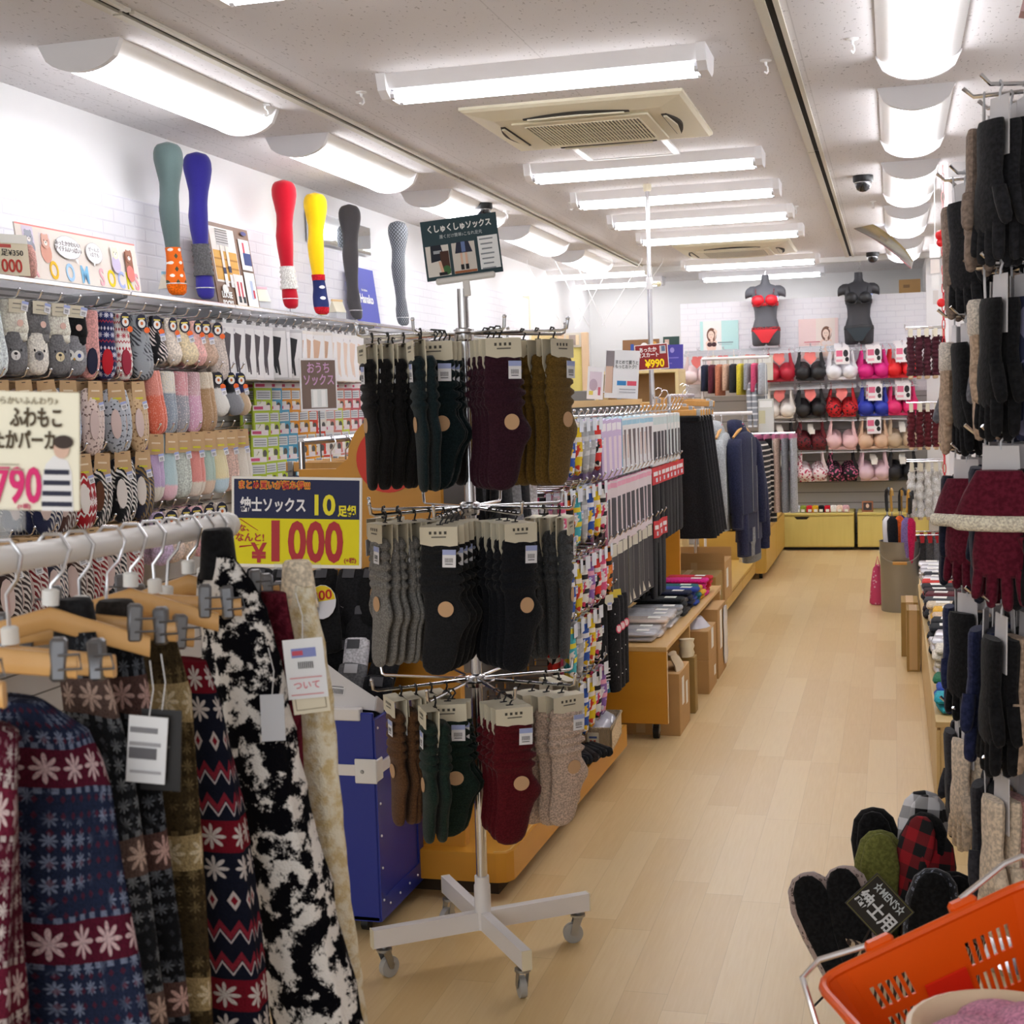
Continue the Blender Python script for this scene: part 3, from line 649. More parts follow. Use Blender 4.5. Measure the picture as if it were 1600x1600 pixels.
def fair(c, cols, sc=14., name='fair'):
    """small snowflake and zigzag bands (UV in metres)"""
    g = G(name + c, .95, 0, .12); u, v, _ = g.xyz('UV')
    a = g.ma('MULTIPLY', u, sc); b = g.ma('MULTIPLY', v, sc); bi = g.ma('MODULO', g.ma('FLOOR', b), 3.)
    cu, cv = g.cell(a), g.cell(b)
    s1 = g.ma('MULTIPLY', g.star(cu, cv, .46), g.ma('LESS_THAN', bi, .5))
    zz = g.ma('MULTIPLY', g.band(g.ma('ADD', cv, g.ma('MULTIPLY', g.ma('ABSOLUTE', g.cell(g.ma('MULTIPLY', a, 2.))), .7)), .0, .22), g.band(bi, .5, 1.5))
    dd = g.ma('MULTIPLY', g.diamond(g.cell(g.ma('MULTIPLY', a, 2.)), cv, .34), g.ma('GREATER_THAN', bi, 1.5))
    k = g.mix(g.ma('LESS_THAN', bi, .5), c, cols[2] if len(cols) > 2 else c)
    k = g.mix(s1, k, cols[0]); k = g.mix(zz, k, cols[1]); k = g.mix(dd, k, cols[0])
    g.col(k); g.bump(g.noise(350, 'UV'), .5, .003).fuzz(.3); return g.m
def leafy(c, w_):
    g = G('leafy' + c + w_, .95, 0, .1); u, v, _ = g.xyz('UV')
    n = g.noise(18, 'UV', 1); w2 = g.n('TexWave', {'Vector': g.n('Mapping', {'Vector': g.co('UV'), 'Rotation': (0, 0, .8)}), 'Scale': 22., 'Distortion': 6., 'Detail': 1.})
    g.col(g.mix(g.ma('MULTIPLY', g.ramp(w2, .5, .6), g.ramp(n, .42, .5)), c, w_)); g.bump(g.noise(300, 'UV'), .6, .003).fuzz(.4); return g.m
def twotone(a, b, zc=-.13, c=None, mot=0):
    """top colour a, below zc colour b (object space)"""
    g = G('two_' + a + b, .95, 0, .12); x, y, z = g.xyz()
    n = g.noise(150)
    k = g.mix(g.ramp(g.ma('ADD', z, g.ma('MULTIPLY', n, .02)), zc + .015, zc + .005), a, b)
    if c: k = g.mix(g.ma('MULTIPLY', g.ramp(n, .55, .6), mot or .6), k, c)
    g.col(k); g.bump(n, .6, .004).fuzz(.5); return g.m
def rings(rows, y=0, x0=0): return [((x + x0, y, z), (w_, 0, 0), (0, t, 0)) for z, w_, t, x in rows]
KR = [(-.0, .026, .008, 0), (-.01, .03, .011, 0), (-.06, .033, .012, 0), (-.12, .036, .013, .001), (-.16, .04, .015, .003), (-.2, .041, .016, .003), (-.235, .036, .015, .001), (-.25, .026, .012, 0), (-.258, .012, .006, 0), (-.26, .003, .002, 0)]
SLIP = [(-.02, .018, .008, 0), (-.03, .034, .013, 0), (-.07, .043, .018, 0), (-.12, .046, .021, .001), (-.17, .046, .02, .001), (-.21, .041, .018, 0), (-.24, .03, .014, 0), (-.255, .016, .008, 0), (-.26, .003, .003, 0)]
FOOT = [(-.09, .03, .013, 0), (-.12, .036, .015, 0), (-.16, .042, .016, .001), (-.2, .044, .016, .001), (-.225, .037, .014, 0), (-.24, .022, .01, 0), (-.245, .004, .003, 0)]
BULB = [(0, .022, .009, 0), (-.01, .027, .012, 0), (-.06, .027, .012, 0), (-.09, .031, .014, .004), (-.12, .04, .017, .012), (-.15, .044, .018, .016), (-.175, .036, .016, .014), (-.19, .02, .01, .012), (-.194, .004, .003, .012)]
KCARD = MB().prism([(-.03, .005), (.03, .005), (.034, -.075), (-.034, -.075)], -.0235, -.0225, 'y').prism([(-.03, .005), (.03, .005), (.03, .0), (-.03, .0)], -.0225, .012, 'y')
def card_on(t, kind):
    if kind == 'kraft':
        KCARD.build('card', KRAFT, t, smooth=0); flat([('r', 0, -.03, .036, .006, 'e8d8bc'), ('r', 0, -.058, .034, .008, 'd8cf3a'), ('r', 0, -.002, .014, .003, '4b3c2c')], t, -.0237, 'print')
    elif kind == 'penguin':
        MB().prism([(.024 * cos(pi * k / 8), -.028 + .03 * sin(pi * k / 8)) for k in range(16)], -.0235, -.0225, 'y').build('card', mat('23253a', .7), t, smooth=0)
        flat([('e', 0, -.035, .016, .017, 'f2f1ee'), ('r', 0, -.016, .03, .006, 'd9c65a'), ('e', 0, -.034, .006, .007, 'd9743a'), ('e', .02, -.062, .013, .012, 'ef6a2a')], t, -.0237, 'print')
    elif kind == 'cream':
        MB().prism([(-.03, .01), (.03, .01), (.03, -.035), (-.03, -.035)], -.0265, -.0255, 'y').build('card', CREAMCARD, t, smooth=0); flat([('r', 0, -.005, .03, .004, '8a8478'), ('r', 0, -.02, .036, .003, 'a59e90')], t, -.0267, 'print')
_pk = {}
def pack(kind, mts, lab, y, z, x, hookrow, k, group, card='kraft', rz=R(60), s=1):
    key = (kind, card, tuple(getattr(m, 'name', m) for m in mts))
    if key in _pk:
        o = dup(_pk[key])
    else:
        t = thing({'slip': 'slipper_pack'}.get(kind, 'sock_pack'), '', {'slip': 'slippers'}.get(kind, 'socks')); _pk[key] = o = t
        if kind == 'slip':
            for dx, yy in ((-.014, -.008), (.016, .012)):
                q = MB().loft(rings(SLIP, yy, dx), 14).build('slipper', mts[0], t, smooth=60)
                MB().prism([(dx + .02 * cos(a * pi / 6), -.15 + .055 * sin(a * pi / 6)) for a in range(12)], yy - .0235, yy - .02, 'y').build('opening', mts[1], q, smooth=0)
        elif kind == 'long':
            for dx, yy in ((-.012, -.008), (.014, .012)): MB().loft(rings(KR, yy, dx), 14).build('sock', mts[0], t, smooth=60)
        elif kind == 'bulb':
            for dx, yy in ((-.006, -.009), (.01, .012)): MB().loft(rings(BULB, yy, dx), 14).build('sock', mts[0], t, smooth=60)
        elif kind == 'slim':
            q = MB().loft(rings(KR, 0, 0), 14).build('sock', mts[0], t, smooth=60); MB().loft(rings([(zz, w_ * .9, .02, x_) for zz, w_, t_, x_ in KR[3:]], .012, .008), 14).build('sock', mts[0], t, smooth=60)
            MB().prism([(.022 * cos(a * pi / 6), -.19 + .05 * sin(a * pi / 6)) for a in range(12)], -.021, -.014, 'y').build('sole', mts[1], q, smooth=0)
        elif kind == 'animal':
            MB().loft(rings([(.008, .04, .012, 0), (0, .046, .017, 0), (-.05, .05, .021, .001), (-.085, .054, .025, .003), (-.1, .052, .022, .003), (-.108, .046, .014, .003)]), 16, e=2.6).build('cuff', mts[1], t, smooth=60)
            MB().loft(rings([(-.095, .044, .012, .004), (-.1, .049, .02, .004), (-.125, .049, .02, .004), (-.132, .04, .012, .004)]), 16, e=2.6).build('cuff_fold', mts[1], t, smooth=60)
            for dx, yy in ((-.004, -.008), (.02, .014)):
                f = MB().loft(rings(FOOT, yy, dx), 16).build('sock', mts[0], t, smooth=60)
                if yy < 0:
                    owl = mts[2] == 'owl'
                    fc = [('e', dx - .017, -.172, .019, .02, 'f2f1ee'), ('e', dx + .019, -.172, .019, .02, 'f2f1ee'), ('e', dx - .015, -.172, .006, .008, '3a3a40'), ('e', dx + .02, -.172, .007, .008, '3352a0'), ('p', [(dx - .004, -.182), (dx + .006, -.182), (dx + .001, -.192)], 'd9a02a')] if owl else \
                         [('e', dx, -.18, .018, .017, mts[2]), ('e', dx, -.174, .007, .005, '25252a'), ('e', dx - .02, -.162, .004, .005, '25252a'), ('e', dx + .02, -.162, .004, .005, '25252a'), ('r', dx, -.187, .002, .01, '25252a')]
                    flat(fc, f, -.0255, 'face')
        if card: card_on(t, card)
        if card == 'kraft' or kind == 'bulb': sticker(t, .022, -.028 if kind != 'bulb' else -.03, -.085, .9, .2)
        if kind == 'animal': sticker(t, .028, -.03, -.012, 1, -.15); MB().lathe([(.012, 0), (.012, .001)], 14).build('seal', mat('e9c3b6', .7), t, (.012, -.027, -.07), rot=(R(90), 0, 0))
    o.location = (x, y, z); o.rotation_euler = (rnd.uniform(-.04, .04), rnd.uniform(-.09, .07), rz + rnd.uniform(-.2, .2)); o.scale = (s,) * 3
    o['label'] = lab; o['group'] = group
    return o
def hookrow(row, z, items, group, xs=(-2.895, -2.945, -2.995), dz=-.012, s=1.25):
    for j, (y, kind, mts, desc, card) in enumerate(items):
        hook(-3.15, y, z, 0, f'chrome peg hook in the {row} of the sock wall, {ORD[j]} from the front', 'peg hooks on the sock wall')
        for k, x in enumerate(xs):
            pack(kind, mts, f'{desc}, {ORD[j]} hook of the {row}, ' + ('front', 'middle', 'rear')[k], y + rnd.uniform(-.006, .006), z + dz, x, row, k, group, card, s=s)
K = knit
white, grey, blk = K('efe9dc'), K('77777a'), K('17171a')
navyf = fair('232a55', ('d9dbe6', 'a93246', '2a3468'), 40.); redf = fair('ece8e4', ('b3243a', 'b3243a', 'ece8e4'), 40.); greyf = leafy('9aa0a6', '3a3c44'); cow = leafy('16161a', 'e6d9d6')
crm, pnk, bge = K('e6d6b4', .2), K('ecb9b4', .2), K('c9ae9a', .2)
SOLE = mat('c01828', .9); DK = mat('23253f', .9)
row1 = [(4.03, 'long', (K('dfe8ee'),), 'white and pale blue fluffy sock pack', 'cream'), (4.17, 'animal', (grey, white, 'f2f0ee'), 'grey bear-face sock pack with cream cuffs', 'cream'), (4.30, 'animal', (K('e9e3da'), grey, '77777c'), 'white bear-face sock pack with grey cuffs', 'cream'), (4.42, 'animal', (grey, white, 'e6d6ae'), 'small grey dog-face sock pack with white cuffs', 'cream'), (4.54, 'animal', (K('8d8d92'), blk, 'owl'), 'grey owl-face sock pack with black cuffs', 'cream'),
        (4.66, 'slim', (K('d59c98'), DK), 'pink grip-sole room socks', None), (4.76, 'slim', (navyf, SOLE), 'navy snowflake room socks with red soles', None), (4.87, 'slim', (redf, mat('a02a40', .9)), 'white and red nordic room socks', 'penguin'), (5.0, 'long', (greyf,), 'grey footprint-pattern sock pack', 'penguin'), (5.12, 'bulb', (cow,), 'black spotted fluffy sock pack', 'penguin'), (5.24, 'bulb', (K('e8dccf'),), 'white fluffy sock pack with orange heart', 'penguin'), (5.35, 'bulb', (crm,), 'cream fluffy sock pack', 'penguin'), (5.45, 'bulb', (pnk,), 'pink fluffy sock pack', 'penguin'), (5.55, 'bulb', (bge,), 'beige fluffy sock pack', 'penguin'), (5.64, 'long', (K('cfc3bb'),), 'pale grey fluffy sock pack', 'penguin')]
hookrow('top row', 1.855, row1, 'socks in the top row of the sock wall', s=1.0)
leo1, leo2, leo3 = leopard('e3cfc6', '7d6158'), leopard('b9bfc8', '363a44'), leopard('d2b48c', '8a6540')
INNER = mat('d8c2bc', .95); INB = mat('17171b', .95)
row2 = [(4.06, 'slip', (K('d9d6dc'), INNER), 'pale lilac slipper pack with pink tag', 'kraft'), (4.19, 'slip', (K('e9c7bf'), INNER), 'pale pink slipper pack', 'kraft'), (4.33, 'slip', (K('d9cfc8'), INNER), 'beige striped slipper pack', 'kraft'), (4.46, 'slip', (K('a9b9d6'), INB), 'pale blue slipper pack', 'kraft'), (4.63, 'slip', (leo1, INNER), 'pink leopard slipper pack', 'kraft'), (4.79, 'slip', (leo2, INNER), 'grey leopard slipper pack', 'kraft'), (4.94, 'slip', (leo3, INNER), 'tan leopard slipper pack', 'kraft')]
hookrow('second row', 1.585, row2, 'slippers in the second row of the sock wall', s=1.05)
row2b = [(5.08, 'long', (twotone('d98a7c', 'd9694e', -.1, 'e9a494'),), 'coral fluffy boot-sock pack', None), (5.20, 'long', (twotone('e6e0d2', '8d99a6', -.09, 'c3c9d0'),), 'cream and blue-grey fluffy boot-sock pack', None), (5.32, 'long', (twotone('d99aa0', '9a9ba4', -.1, 'e8d9da'),), 'pink and grey fluffy boot-sock pack', None), (5.42, 'long', (twotone('cfa9ae', 'd8a6c0', -.1, 'f0e6e8'),), 'rose fluffy boot-sock pack', None), (5.52, 'long', (twotone('ddd2c0', 'ab8a66', -.07, 'c9b090'),), 'cream and brown fluffy boot-sock pack', None), (5.64, 'bulb', (twotone('5b5756', 'eceae4', -.07),), 'white five-toe sock pack with speckled cuff', 'penguin'), (5.75, 'bulb', (twotone('191a1e', '8a8c92', -.09),), 'black-cuffed five-toe sock pack', 'penguin'), (5.85, 'bulb', (twotone('20285a', 'cbb090', -.09),), 'navy-cuffed five-toe sock pack', 'penguin')]
hookrow('far second row', 1.635, row2b, 'fluffy socks in the second row of the sock wall', s=1.0)
row3 = [(4.3, 'slip', (leafy('2b3050', 'd8d4d0'), INNER), 'navy nordic slipper pack', 'kraft'), (4.42, 'slip', (leafy('5a3a34', 'd8d4d0'), INNER), 'brown nordic slipper pack', 'kraft'), (4.53, 'slip', (fair('a8141f', ('f2ece8', 'f2ece8', 'a8141f'), 24., 'f3'), mat('eee6e0', .95)), 'red snowflake slipper pack', 'kraft'), (4.66, 'slip', (leafy('1b1d22', 'e8e2da'), mat('5f3a24', .95)), 'black nordic tree slipper pack', 'kraft'), (4.81, 'slip', (leafy('15161a', 'ece8e4'), mat('e8e0da', .95)), 'black and white leaf slipper pack', 'kraft'), (4.95, 'slip', (leafy('2a2d3d', '8a6e3a'), mat('e4dcd4', .95)), 'navy slipper pack with gold fern', 'kraft')]
hookrow('third row', 1.315, row3, 'slippers in the third row of the sock wall', s=1.05)
def catsock(c, foot): return twotone(c, foot, -.2)
row3b = [(5.07, 'long', (catsock('cbb3da', 'efe9dc'),), 'lilac cat-face sock pack', 'kraft'), (5.18, 'long', (catsock('b9d3d8', 'eec3cf'),), 'mint sock pack with a black cat', 'kraft'), (5.29, 'long', (K('cfd6cf'),), 'pale grey-green sock pack', 'kraft'), (5.41, 'long', (catsock('e99a92', 'efe6da'),), 'coral cat-face sock pack', 'kraft'), (5.52, 'long', (catsock('b8d0c6', 'e6cdb8'),), 'sage rabbit-face sock pack', 'kraft'), (5.62, 'long', (catsock('eee3b8', 'c3dbe6'),), 'pale yellow bird-face sock pack', 'kraft'), (5.73, 'long', (K('dcbdb0'),), 'dusty pink sock pack', 'kraft'), (5.84, 'long', (catsock('e9e2d6', 'f0e8d4'),), 'ivory cat-face sock pack', 'kraft')]
hookrow('far third row', 1.375, row3b, 'pastel socks in the third row of the sock wall', s=1.05)
row4 = [(4.05 + .13 * k, 'slip', (leafy(c, 'd8cfc8'), INNER), d, 'kraft') for k, (c, d) in enumerate((('3a2c2a', 'dark brown'), ('7a1a20', 'deep red'), ('2a2c3c', 'dark blue'), ('47302a', 'chocolate'), ('8c1820', 'crimson'), ('25262c', 'charcoal'), ('9a2028', 'cherry red')))]
hookrow('fourth row', 1.04, [(a, b, c, d + ' nordic slipper pack', e) for a, b, c, d, e in row4], 'slippers in the fourth row of the sock wall', s=1.2)
row4b = [(5.05 + .11 * k, 'bulb', (K(c),), d + ' thick sock pack', 'penguin') for k, (c, d) in enumerate((('cdb9d6', 'lilac'), ('e2cfc2', 'cream pink'), ('d8c3b0', 'oat'), ('e6b6be', 'rose pink'), ('c9b8a8', 'taupe'), ('e8dcd0', 'ivory')))]
hookrow('far fourth row', 1.06, row4b, 'thick socks in the fourth row of the sock wall', s=1.12)
for o in [x for x in bpy.data.objects if x.get('label', '').startswith('mint sock pack') and 'front of' in x['label']]:
    flat([('e', 0, -.2, .03, .03, '17171a'), ('p', [(-.028, -.185), (-.022, -.155), (-.006, -.172)], '17171a'), ('p', [(.028, -.185), (.022, -.155), (.006, -.172)], '17171a'), ('e', -.01, -.2, .003, .003, 'd8b84a'), ('e', .012, -.2, .003, .003, 'd8b84a')], o, -.026, 'cat_print')

# tights envelopes in the top row
LEGP = lambda c: [('r', 0, -.13, .125, .225, 'e9e7e8'), ('p', [(-.005, -.04), (.04, -.05), (.03, -.11), (.02, -.15), (.028, -.23), (.018, -.23), (.002, -.16), (-.012, -.1)], c), ('p', [(-.03, -.05), (.0, -.045), (-.008, -.11), (.006, -.17), (.012, -.22), (.002, -.22), (-.012, -.16), (-.03, -.1)], c), ('r', -.03, -.03, .05, .012, 'c6bfc6')]
def envelope(c, side):
    t = thing('tights_pack', '', 'tights')
    MB().box(-.07, .07, -.005, .005, -.255, 0, 0, .002).build('packet', mat(side, .35), t, smooth=0)
    flat(LEGP(c), t, -.0052)
    MB().box(-.014, .014, -.001, .001, 0, .02).build('hang_tab', mat('f0f0f2', .3), t, smooth=0)
    return t
envs = [(envelope('4a4248', 'dad8da'), 'white tights packet with charcoal legs'), (envelope('26262a', 'c4c2c4'), 'white tights packet with black legs'), (envelope('c9a58c', 'e4ddd6'), 'white tights packet with beige legs'), (envelope('e0c8b8', 'e9e6e4'), 'white tights packet with pale nude legs')]
used = [0, 0, 0, 0]
for j in range(17):
    y = 5.74 + .1 * j; e = 0 if j < 5 else 1 if j < 8 else 2 if j < 12 else 3
    hook(-3.15, y, 1.86, 0, f'chrome peg hook holding tights packets under the shelf, {ORD[j]} from the socks', 'peg hooks on the sock wall')
    for k, x in enumerate((-2.895, -2.95, -3.01)):
        place(envs[e][0], used[e], (x, y, 1.848), (0, rnd.uniform(-.03, .03), R(90) - R(38) + rnd.uniform(-.2, .2) if k == 0 and j in (5, 7, 10, 11) else R(82) + rnd.uniform(-.08, .08)), f'{envs[e][1]}, {ORD[j]} hook beyond the socks, ' + ('front', 'middle', 'rear')[k], 'tights packets under the shelf'); used[e] = 1
# small foot-cover packets in front of the wall panel
SPC = [('b8cf3a', 'lime'), ('58a9cf', 'sky blue'), ('4fa3c8', 'blue'), ('e8971c', 'orange'), ('e0a030', 'amber'), ('d9462e', 'red'), ('e8e2da', 'white'), ('d98a80', 'salmon'), ('c9d24a', 'yellow-green'), ('d9826e', 'coral'), ('c95a64', 'rose')]
def small_pack(c):
    t = thing('foot_cover_pack', '', 'foot covers')
    MB().box(-.058, .058, -.006, .006, -.15, 0, 0, .002).build('packet', mat(c, .4), t, smooth=0)
    flat([('r', 0, -.013, .116, .026, 'efe6ea'), ('r', -.02, -.013, .06, .014, 'd0507a'), ('r', .0, -.06, .095, .045, 'dfe3e6'), ('r', -.015, -.112, .06, .04, 'f1efe8'), ('e', .03, -.115, .014, .018, '5d5a58')] + [('r', .0, -.05 - .011 * k, .08, .004, '8c8f99') for k in range(3)], t, -.0062)
    return t
sp = [small_pack(c) for c, n in SPC]; us = [0] * len(SPC)
for r_, z in enumerate((1.585, 1.475, 1.355, 1.225)):
    for j in range(13):
        y = 6.28 + .118 * j - .03 * r_; e = max(0, min(10, j - r_ + (1 if j > 1 else 0))) if r_ < 3 else max(0, min(10, j - 2))
        for k, x in enumerate((-2.98, -3.04)):
            place(sp[e], us[e], (x, y, z), (0, rnd.uniform(-.03, .03), R(70) + rnd.uniform(-.06, .06)), f'{SPC[e][1]} foot-cover packet in {ORD[r_]} row below the tights, {ORD[j]} along' + ('' if k == 0 else ', behind another'), 'foot-cover packets on the wall'); us[e] = 1
        hook(-3.15, y, z + .005, 0, f'peg hook of the foot-cover packets, {ORD[r_]} row, {ORD[j]} along', 'peg hooks on the sock wall', .62)
t = board('boots_sign', 'small brown framed sign with pink letters among the foot-cover packets', 'sign', .27, .255, 'e8e6e8', [('r', 0, .1275, .25, .235, '756258'), ('r', 0, .06, .12, .09, 'dfe2e0'), ('r', -.03, .06, .03, .08, 'f4f4f2'), ('r', .03, .06, .03, .08, 'f4f4f2')], (-2.7, 6.32, 1.44), rot=(0, 0, R(58)))
t.scale = (.8, 1, 1)
text('おうち\nソックス', .058, mat('c79ac0', .7), t, (0, -.004, .175), bold=.001)
MB().tube([(0, .004, .0), (0, .004, -1.44)], .005, 6).lathe([(.1, -1.44), (.1, -1.432), (.01, -1.428)], 18).build('post', CHROME, t)
# ================================================================ centre: blue bin, sale sign, gondola, bench, clothes rails
BLUE = G('blue_board', .35, 0, .5); BLUE.col(BLUE.mix(BLUE.ramp(BLUE.noise(9, detail=6), .6, .8), '1d2f8f', '24389c')); BLUE = BLUE.m
ORG = wood('d99a2e', 'cf8d25', 'amber_board', 1, 1, 6, .4); BEIGEW = wood('ddb577', 'cfa362', 'light_board', 1, 1, 6, .45); EDGE = mat('e6bd78', .5)
t = thing('blue_bin', 'blue board bin with a white strap, full of folded socks, behind the spinner', 'bin', (0, 0, 0))
bx0, bx1, by0, by1, bz0, bz1 = -1.95, -1.365, 3.47, 3.83, .045, .625
MB().box(bx0, bx1, by0, by0 + .012, bz0, bz1, 0, .003).build('front_panel', BLUE, t, smooth=0)
sp_ = MB().box(bx1 - .012, bx1, by0 + .012, by1, bz0, bz1 - .02, 0, .003); sp_.build('side_panel', BLUE, t, smooth=0)
fr = MB().box(bx1, bx1 + .004, by0 + .004, by0 + .04, bz0, bz1 - .02).box(bx1, bx1 + .004, by1 - .04, by1, bz0, bz1 - .06).box(bx1, bx1 + .004, by0 + .04, by1 - .04, bz0, bz0 + .06)
fr.build('side_frame', BLUE, t, smooth=0)
MB().box(bx0, bx0 + .012, by0 + .012, by1, bz0, bz1, 0, .003).build('side_panel', BLUE, t, smooth=0); MB().box(bx0, bx1, by1 - .012, by1, bz0, bz1 - .05, 0, .003).build('back_panel', BLUE, t, smooth=0)
MB().box(bx0, bx1, by0, by1, bz0, bz0 + .012).build('bottom', BLUE, t, smooth=0)
MB().box(bx0, bx1 - .035, by0 - .006, by0 + .02, bz1 - .022, bz1 + .012, 0, .003).build('top_rail', WL, t, smooth=0)
MB().box(bx0, bx1 + .004, by0 - .005, by0, .452, .482).box(bx1, bx1 + .007, by0 - .005, by1, .452, .482).build('strap', WL, t, smooth=0)
MB().box(bx1 - .055, bx1 + .009, by0 - .009, by0 - .004, .432, .5, 0, .003).box(bx1 + .004, bx1 + .01, by0 - .009, by0 + .04, .436, .498, 0, .003).build('corner_plate', mat('ece9e6', .4), t, smooth=0)
for k, (y, z) in enumerate([(3.492, .1), (3.492, .19), (3.492, .28), (3.492, .37), (3.492, .58), (3.81, .12), (3.81, .25), (3.81, .36), (3.54, .075), (3.62, .075), (3.7, .075), (3.77, .075)]):
    MB().lathe([(.004, 0), (.003, .003)], 8).build('rivet', mat('cfd3da', .3, .8), t, (bx1 + .004, y, z), rot=(0, R(90), 0))
MB().lathe([(.006, 0), (.004, .003)], 8).build('rivet', STEEL, t, (bx1 - .033, by0 - .009, .465), rot=(R(90), 0, 0))
MB().tube([(bx1 + .004, 3.62, .44), (bx1 + .03, 3.62, .43), (bx1 + .03, 3.62, .37), (bx1 + .004, 3.62, .36)], .006, 8).build('handle', WL, t)
for x in (bx0 + .06, bx1 - .06):
    for y in (by0 + .05, by1 - .05): MB().tube([(x - .01, y, .024), (x + .01, y, .024)], .022, 14).box(x - .015, x + .015, y - .012, y + .012, .04, .046).build('caster', BLACK, t)
MB().box(bx0 + .012, bx1 - .012, by0 + .02, by1 - .012, .38, .40).build('raised_shelf', ORG, t, smooth=0)
def folded_sock(m):
    """one folded dress-sock pair standing on its edge"""
    return MB().loft([((0, 0, z), (w_, 0, 0), (0, th, 0)) for z, w_, th in ((0, .03, .008), (.008, .044, .014), (.05, .047, .016), (.1, .046, .015), (.15, .045, .017), (.172, .043, .014), (.18, .03, .008))], 14, e=2.8)
SC = [('141416', 'black'), ('1d1d20', 'soft black'), ('2a2b2e', 'dark charcoal'), ('17181d', 'blue-black'), ('6f7074', 'grey'), ('d2d0d6', 'white-striped')]
prs = []
for c, n in SC:
    tt = thing('folded_socks', '', 'socks'); folded_sock(0).build('sock', K(c), tt, smooth=60)
    q = MB().loft([((0, .004, .02), (.043, 0, 0), (0, .013, 0)), ((0, .004, .176), (.042, 0, 0), (0, .013, 0))], 12, e=2.8).build('inner_sock', K('8a8b90' if n != 'white-striped' else '3a3a40'), tt, smooth=60)
    MB().box(-.02, .02, -.0185, -.0165, .145, .172).build('band', mat('4a4a50' if n != 'grey' else 'c9c9ce', .6), tt, smooth=0); prs.append([tt, 0, n])
i = 0
for row in range(5):
    for k in range(7):
        c = rnd.choice([0, 0, 1, 1, 2, 3, 3, 4 if row == 1 else 0, 5 if (row == 2 and k > 4) else 1]); o, u, n = prs[c]
        place(o, u, (-1.86 + .072 * k + rnd.uniform(-.008, .008), 3.53 + .06 * row, .43 + .095 * row), (R(-28) + rnd.uniform(-.1, .1), rnd.uniform(-.12, .12), rnd.uniform(-.25, .25)), f'{n} folded dress socks, {ORD[row]} row from the blue bin front, {ORD[6-k]} from the right', 'folded socks in the blue bin'); prs[c][1] = 1
for tt, u, n in prs:
    if not u: place(tt, 0, (-1.5, 3.6, .56), (R(-28), 0, 0), f'{n} folded dress socks lying loose on top in the blue bin', 'folded socks in the blue bin')
for k, (x, y, z) in enumerate(((-1.66, 3.60, .85), (-1.57, 3.66, .84))):
    o = thing('sock_pack', f'black sock bundle with round yellow price label in the blue bin, {("farther from", "nearer")[k]} the spinner', 'socks', (x, y, z - .09), rot=(R(-25), R(12 - 20 * k), .2))
    folded_sock(0).build('sock', K('141416'), o, smooth=60)
    MB().prism([(.042 * cos(a * pi / 8), .15 + .052 * sin(a * pi / 8)) for a in range(16)], -.02, -.018, 'y').build('label_card', mat('eceaf0', .5), o, smooth=0)
    flat([('p', [(.04 * cos(a * pi / 10), .152 + .048 * sin(a * pi / 10)) for a in range(11)], 'f2d51a')], o, -.0203); text('300', .04, mat('c8201c', .6), o, (.002, -.0208, .168), bold=.0008)
o = thing('carton_tray', 'white cut-open cardboard tray with a barcode leaning at the front of the blue bin', 'box', (-1.47, 3.49, .635), rot=(R(-18), R(6), R(8)))
MB().prism([(-.13, 0), (.1, 0), (.1, .035), (.0, .085), (-.06, .12), (-.13, .14)], -.003, .003, 'y').build('front_flap', mat('dcd8d8', .7), o, smooth=0)
MB().prism([(0, 0), (.16, 0), (.16, .03), (0, .04)], .097, .103, 'x').build('side_flap', mat('cfcac8', .7), o, smooth=0)
flat([('r', -.01, .045, .04, .022, 'eceaea')] + [('r', -.026 + .004 * k, .042, .002, .014, '4a4a50') for k in range(9)] + [('r', -.01, .054, .034, .002, '4a4a50')], o, -.0035)
# the big yellow sale sign on its post
t = board('sale_sign', 'yellow and navy sale sign with a large red 1000 standing before the blue bin', 'sign', .29, .203, 'f0ece6', [('r', 0, .1535, .278, .087, '20274f'), ('r', 0, .059, .278, .102, 'e9dd10'), ('p', [(-.128, .108), (-.124, .108), (-.085, .083), (-.086, .082)], 'a81420'), ('p', [(-.128, .044), (-.127, .048), (-.083, .052), (-.083, .051)], 'a81420')],
          (-1.285, 2.843, 1.098), rot=(0, R(2.6), R(15)), bev=.0018)
SR = mat('b01420', .5); SY = mat('ecdf14', .5); SO = mat('e8b01a', .5)
text('まとめ買いが超お得!!!', .0195, SO, t, (-.05, -.0036, .183), bold=.0016, sx=.84, label='yellow headline lettering outlines'); text('まとめ買いが超お得!!!', .0195, mat('d02a20', .5), t, (-.05, -.0042, .183), bold=.0002, sx=.84, label='red headline lettering')
text('紳士ソックス', .034, mat('efedf2', .5), t, (-.052, -.0036, .138), bold=.001, sx=.72, label='white lettering'); text('10', .062, SY, t, (.058, -.0036, .139), bold=.0018, sx=.9); text('足組', .026, SY, t, (.112, -.0036, .127), bold=.001, sx=.8)
text('な、', .017, SR, t, (-.112, -.0036, .087), bold=.0004); text('なんと!', .021, SR, t, (-.104, -.0036, .066), bold=.0005, sx=.95); text('¥', .058, SR, t, (-.084, -.0036, .03), bold=.0016, sx=.95)
text('1', .118, SR, t, (-.047, -.0036, .055), bold=.0055, sx=.8); text('000', .122, SR, t, (.042, -.0036, .054), bold=.0038, sx=.66, space=1.02); text('(+税)', .0125, SR, t, (.119, -.0036, .018), bold=.0003)
MB().tube([(0, .006, -.02), (0, .006, -1.09)], .006, 8).lathe([(.11, -1.098), (.11, -1.09), (.01, -1.085)], 20).build('post', STEEL, t); MB().box(-.05, .055, -.006, .005, -.004, .012, 0, .002).build('clear_clip', CLEAR, t, smooth=0)

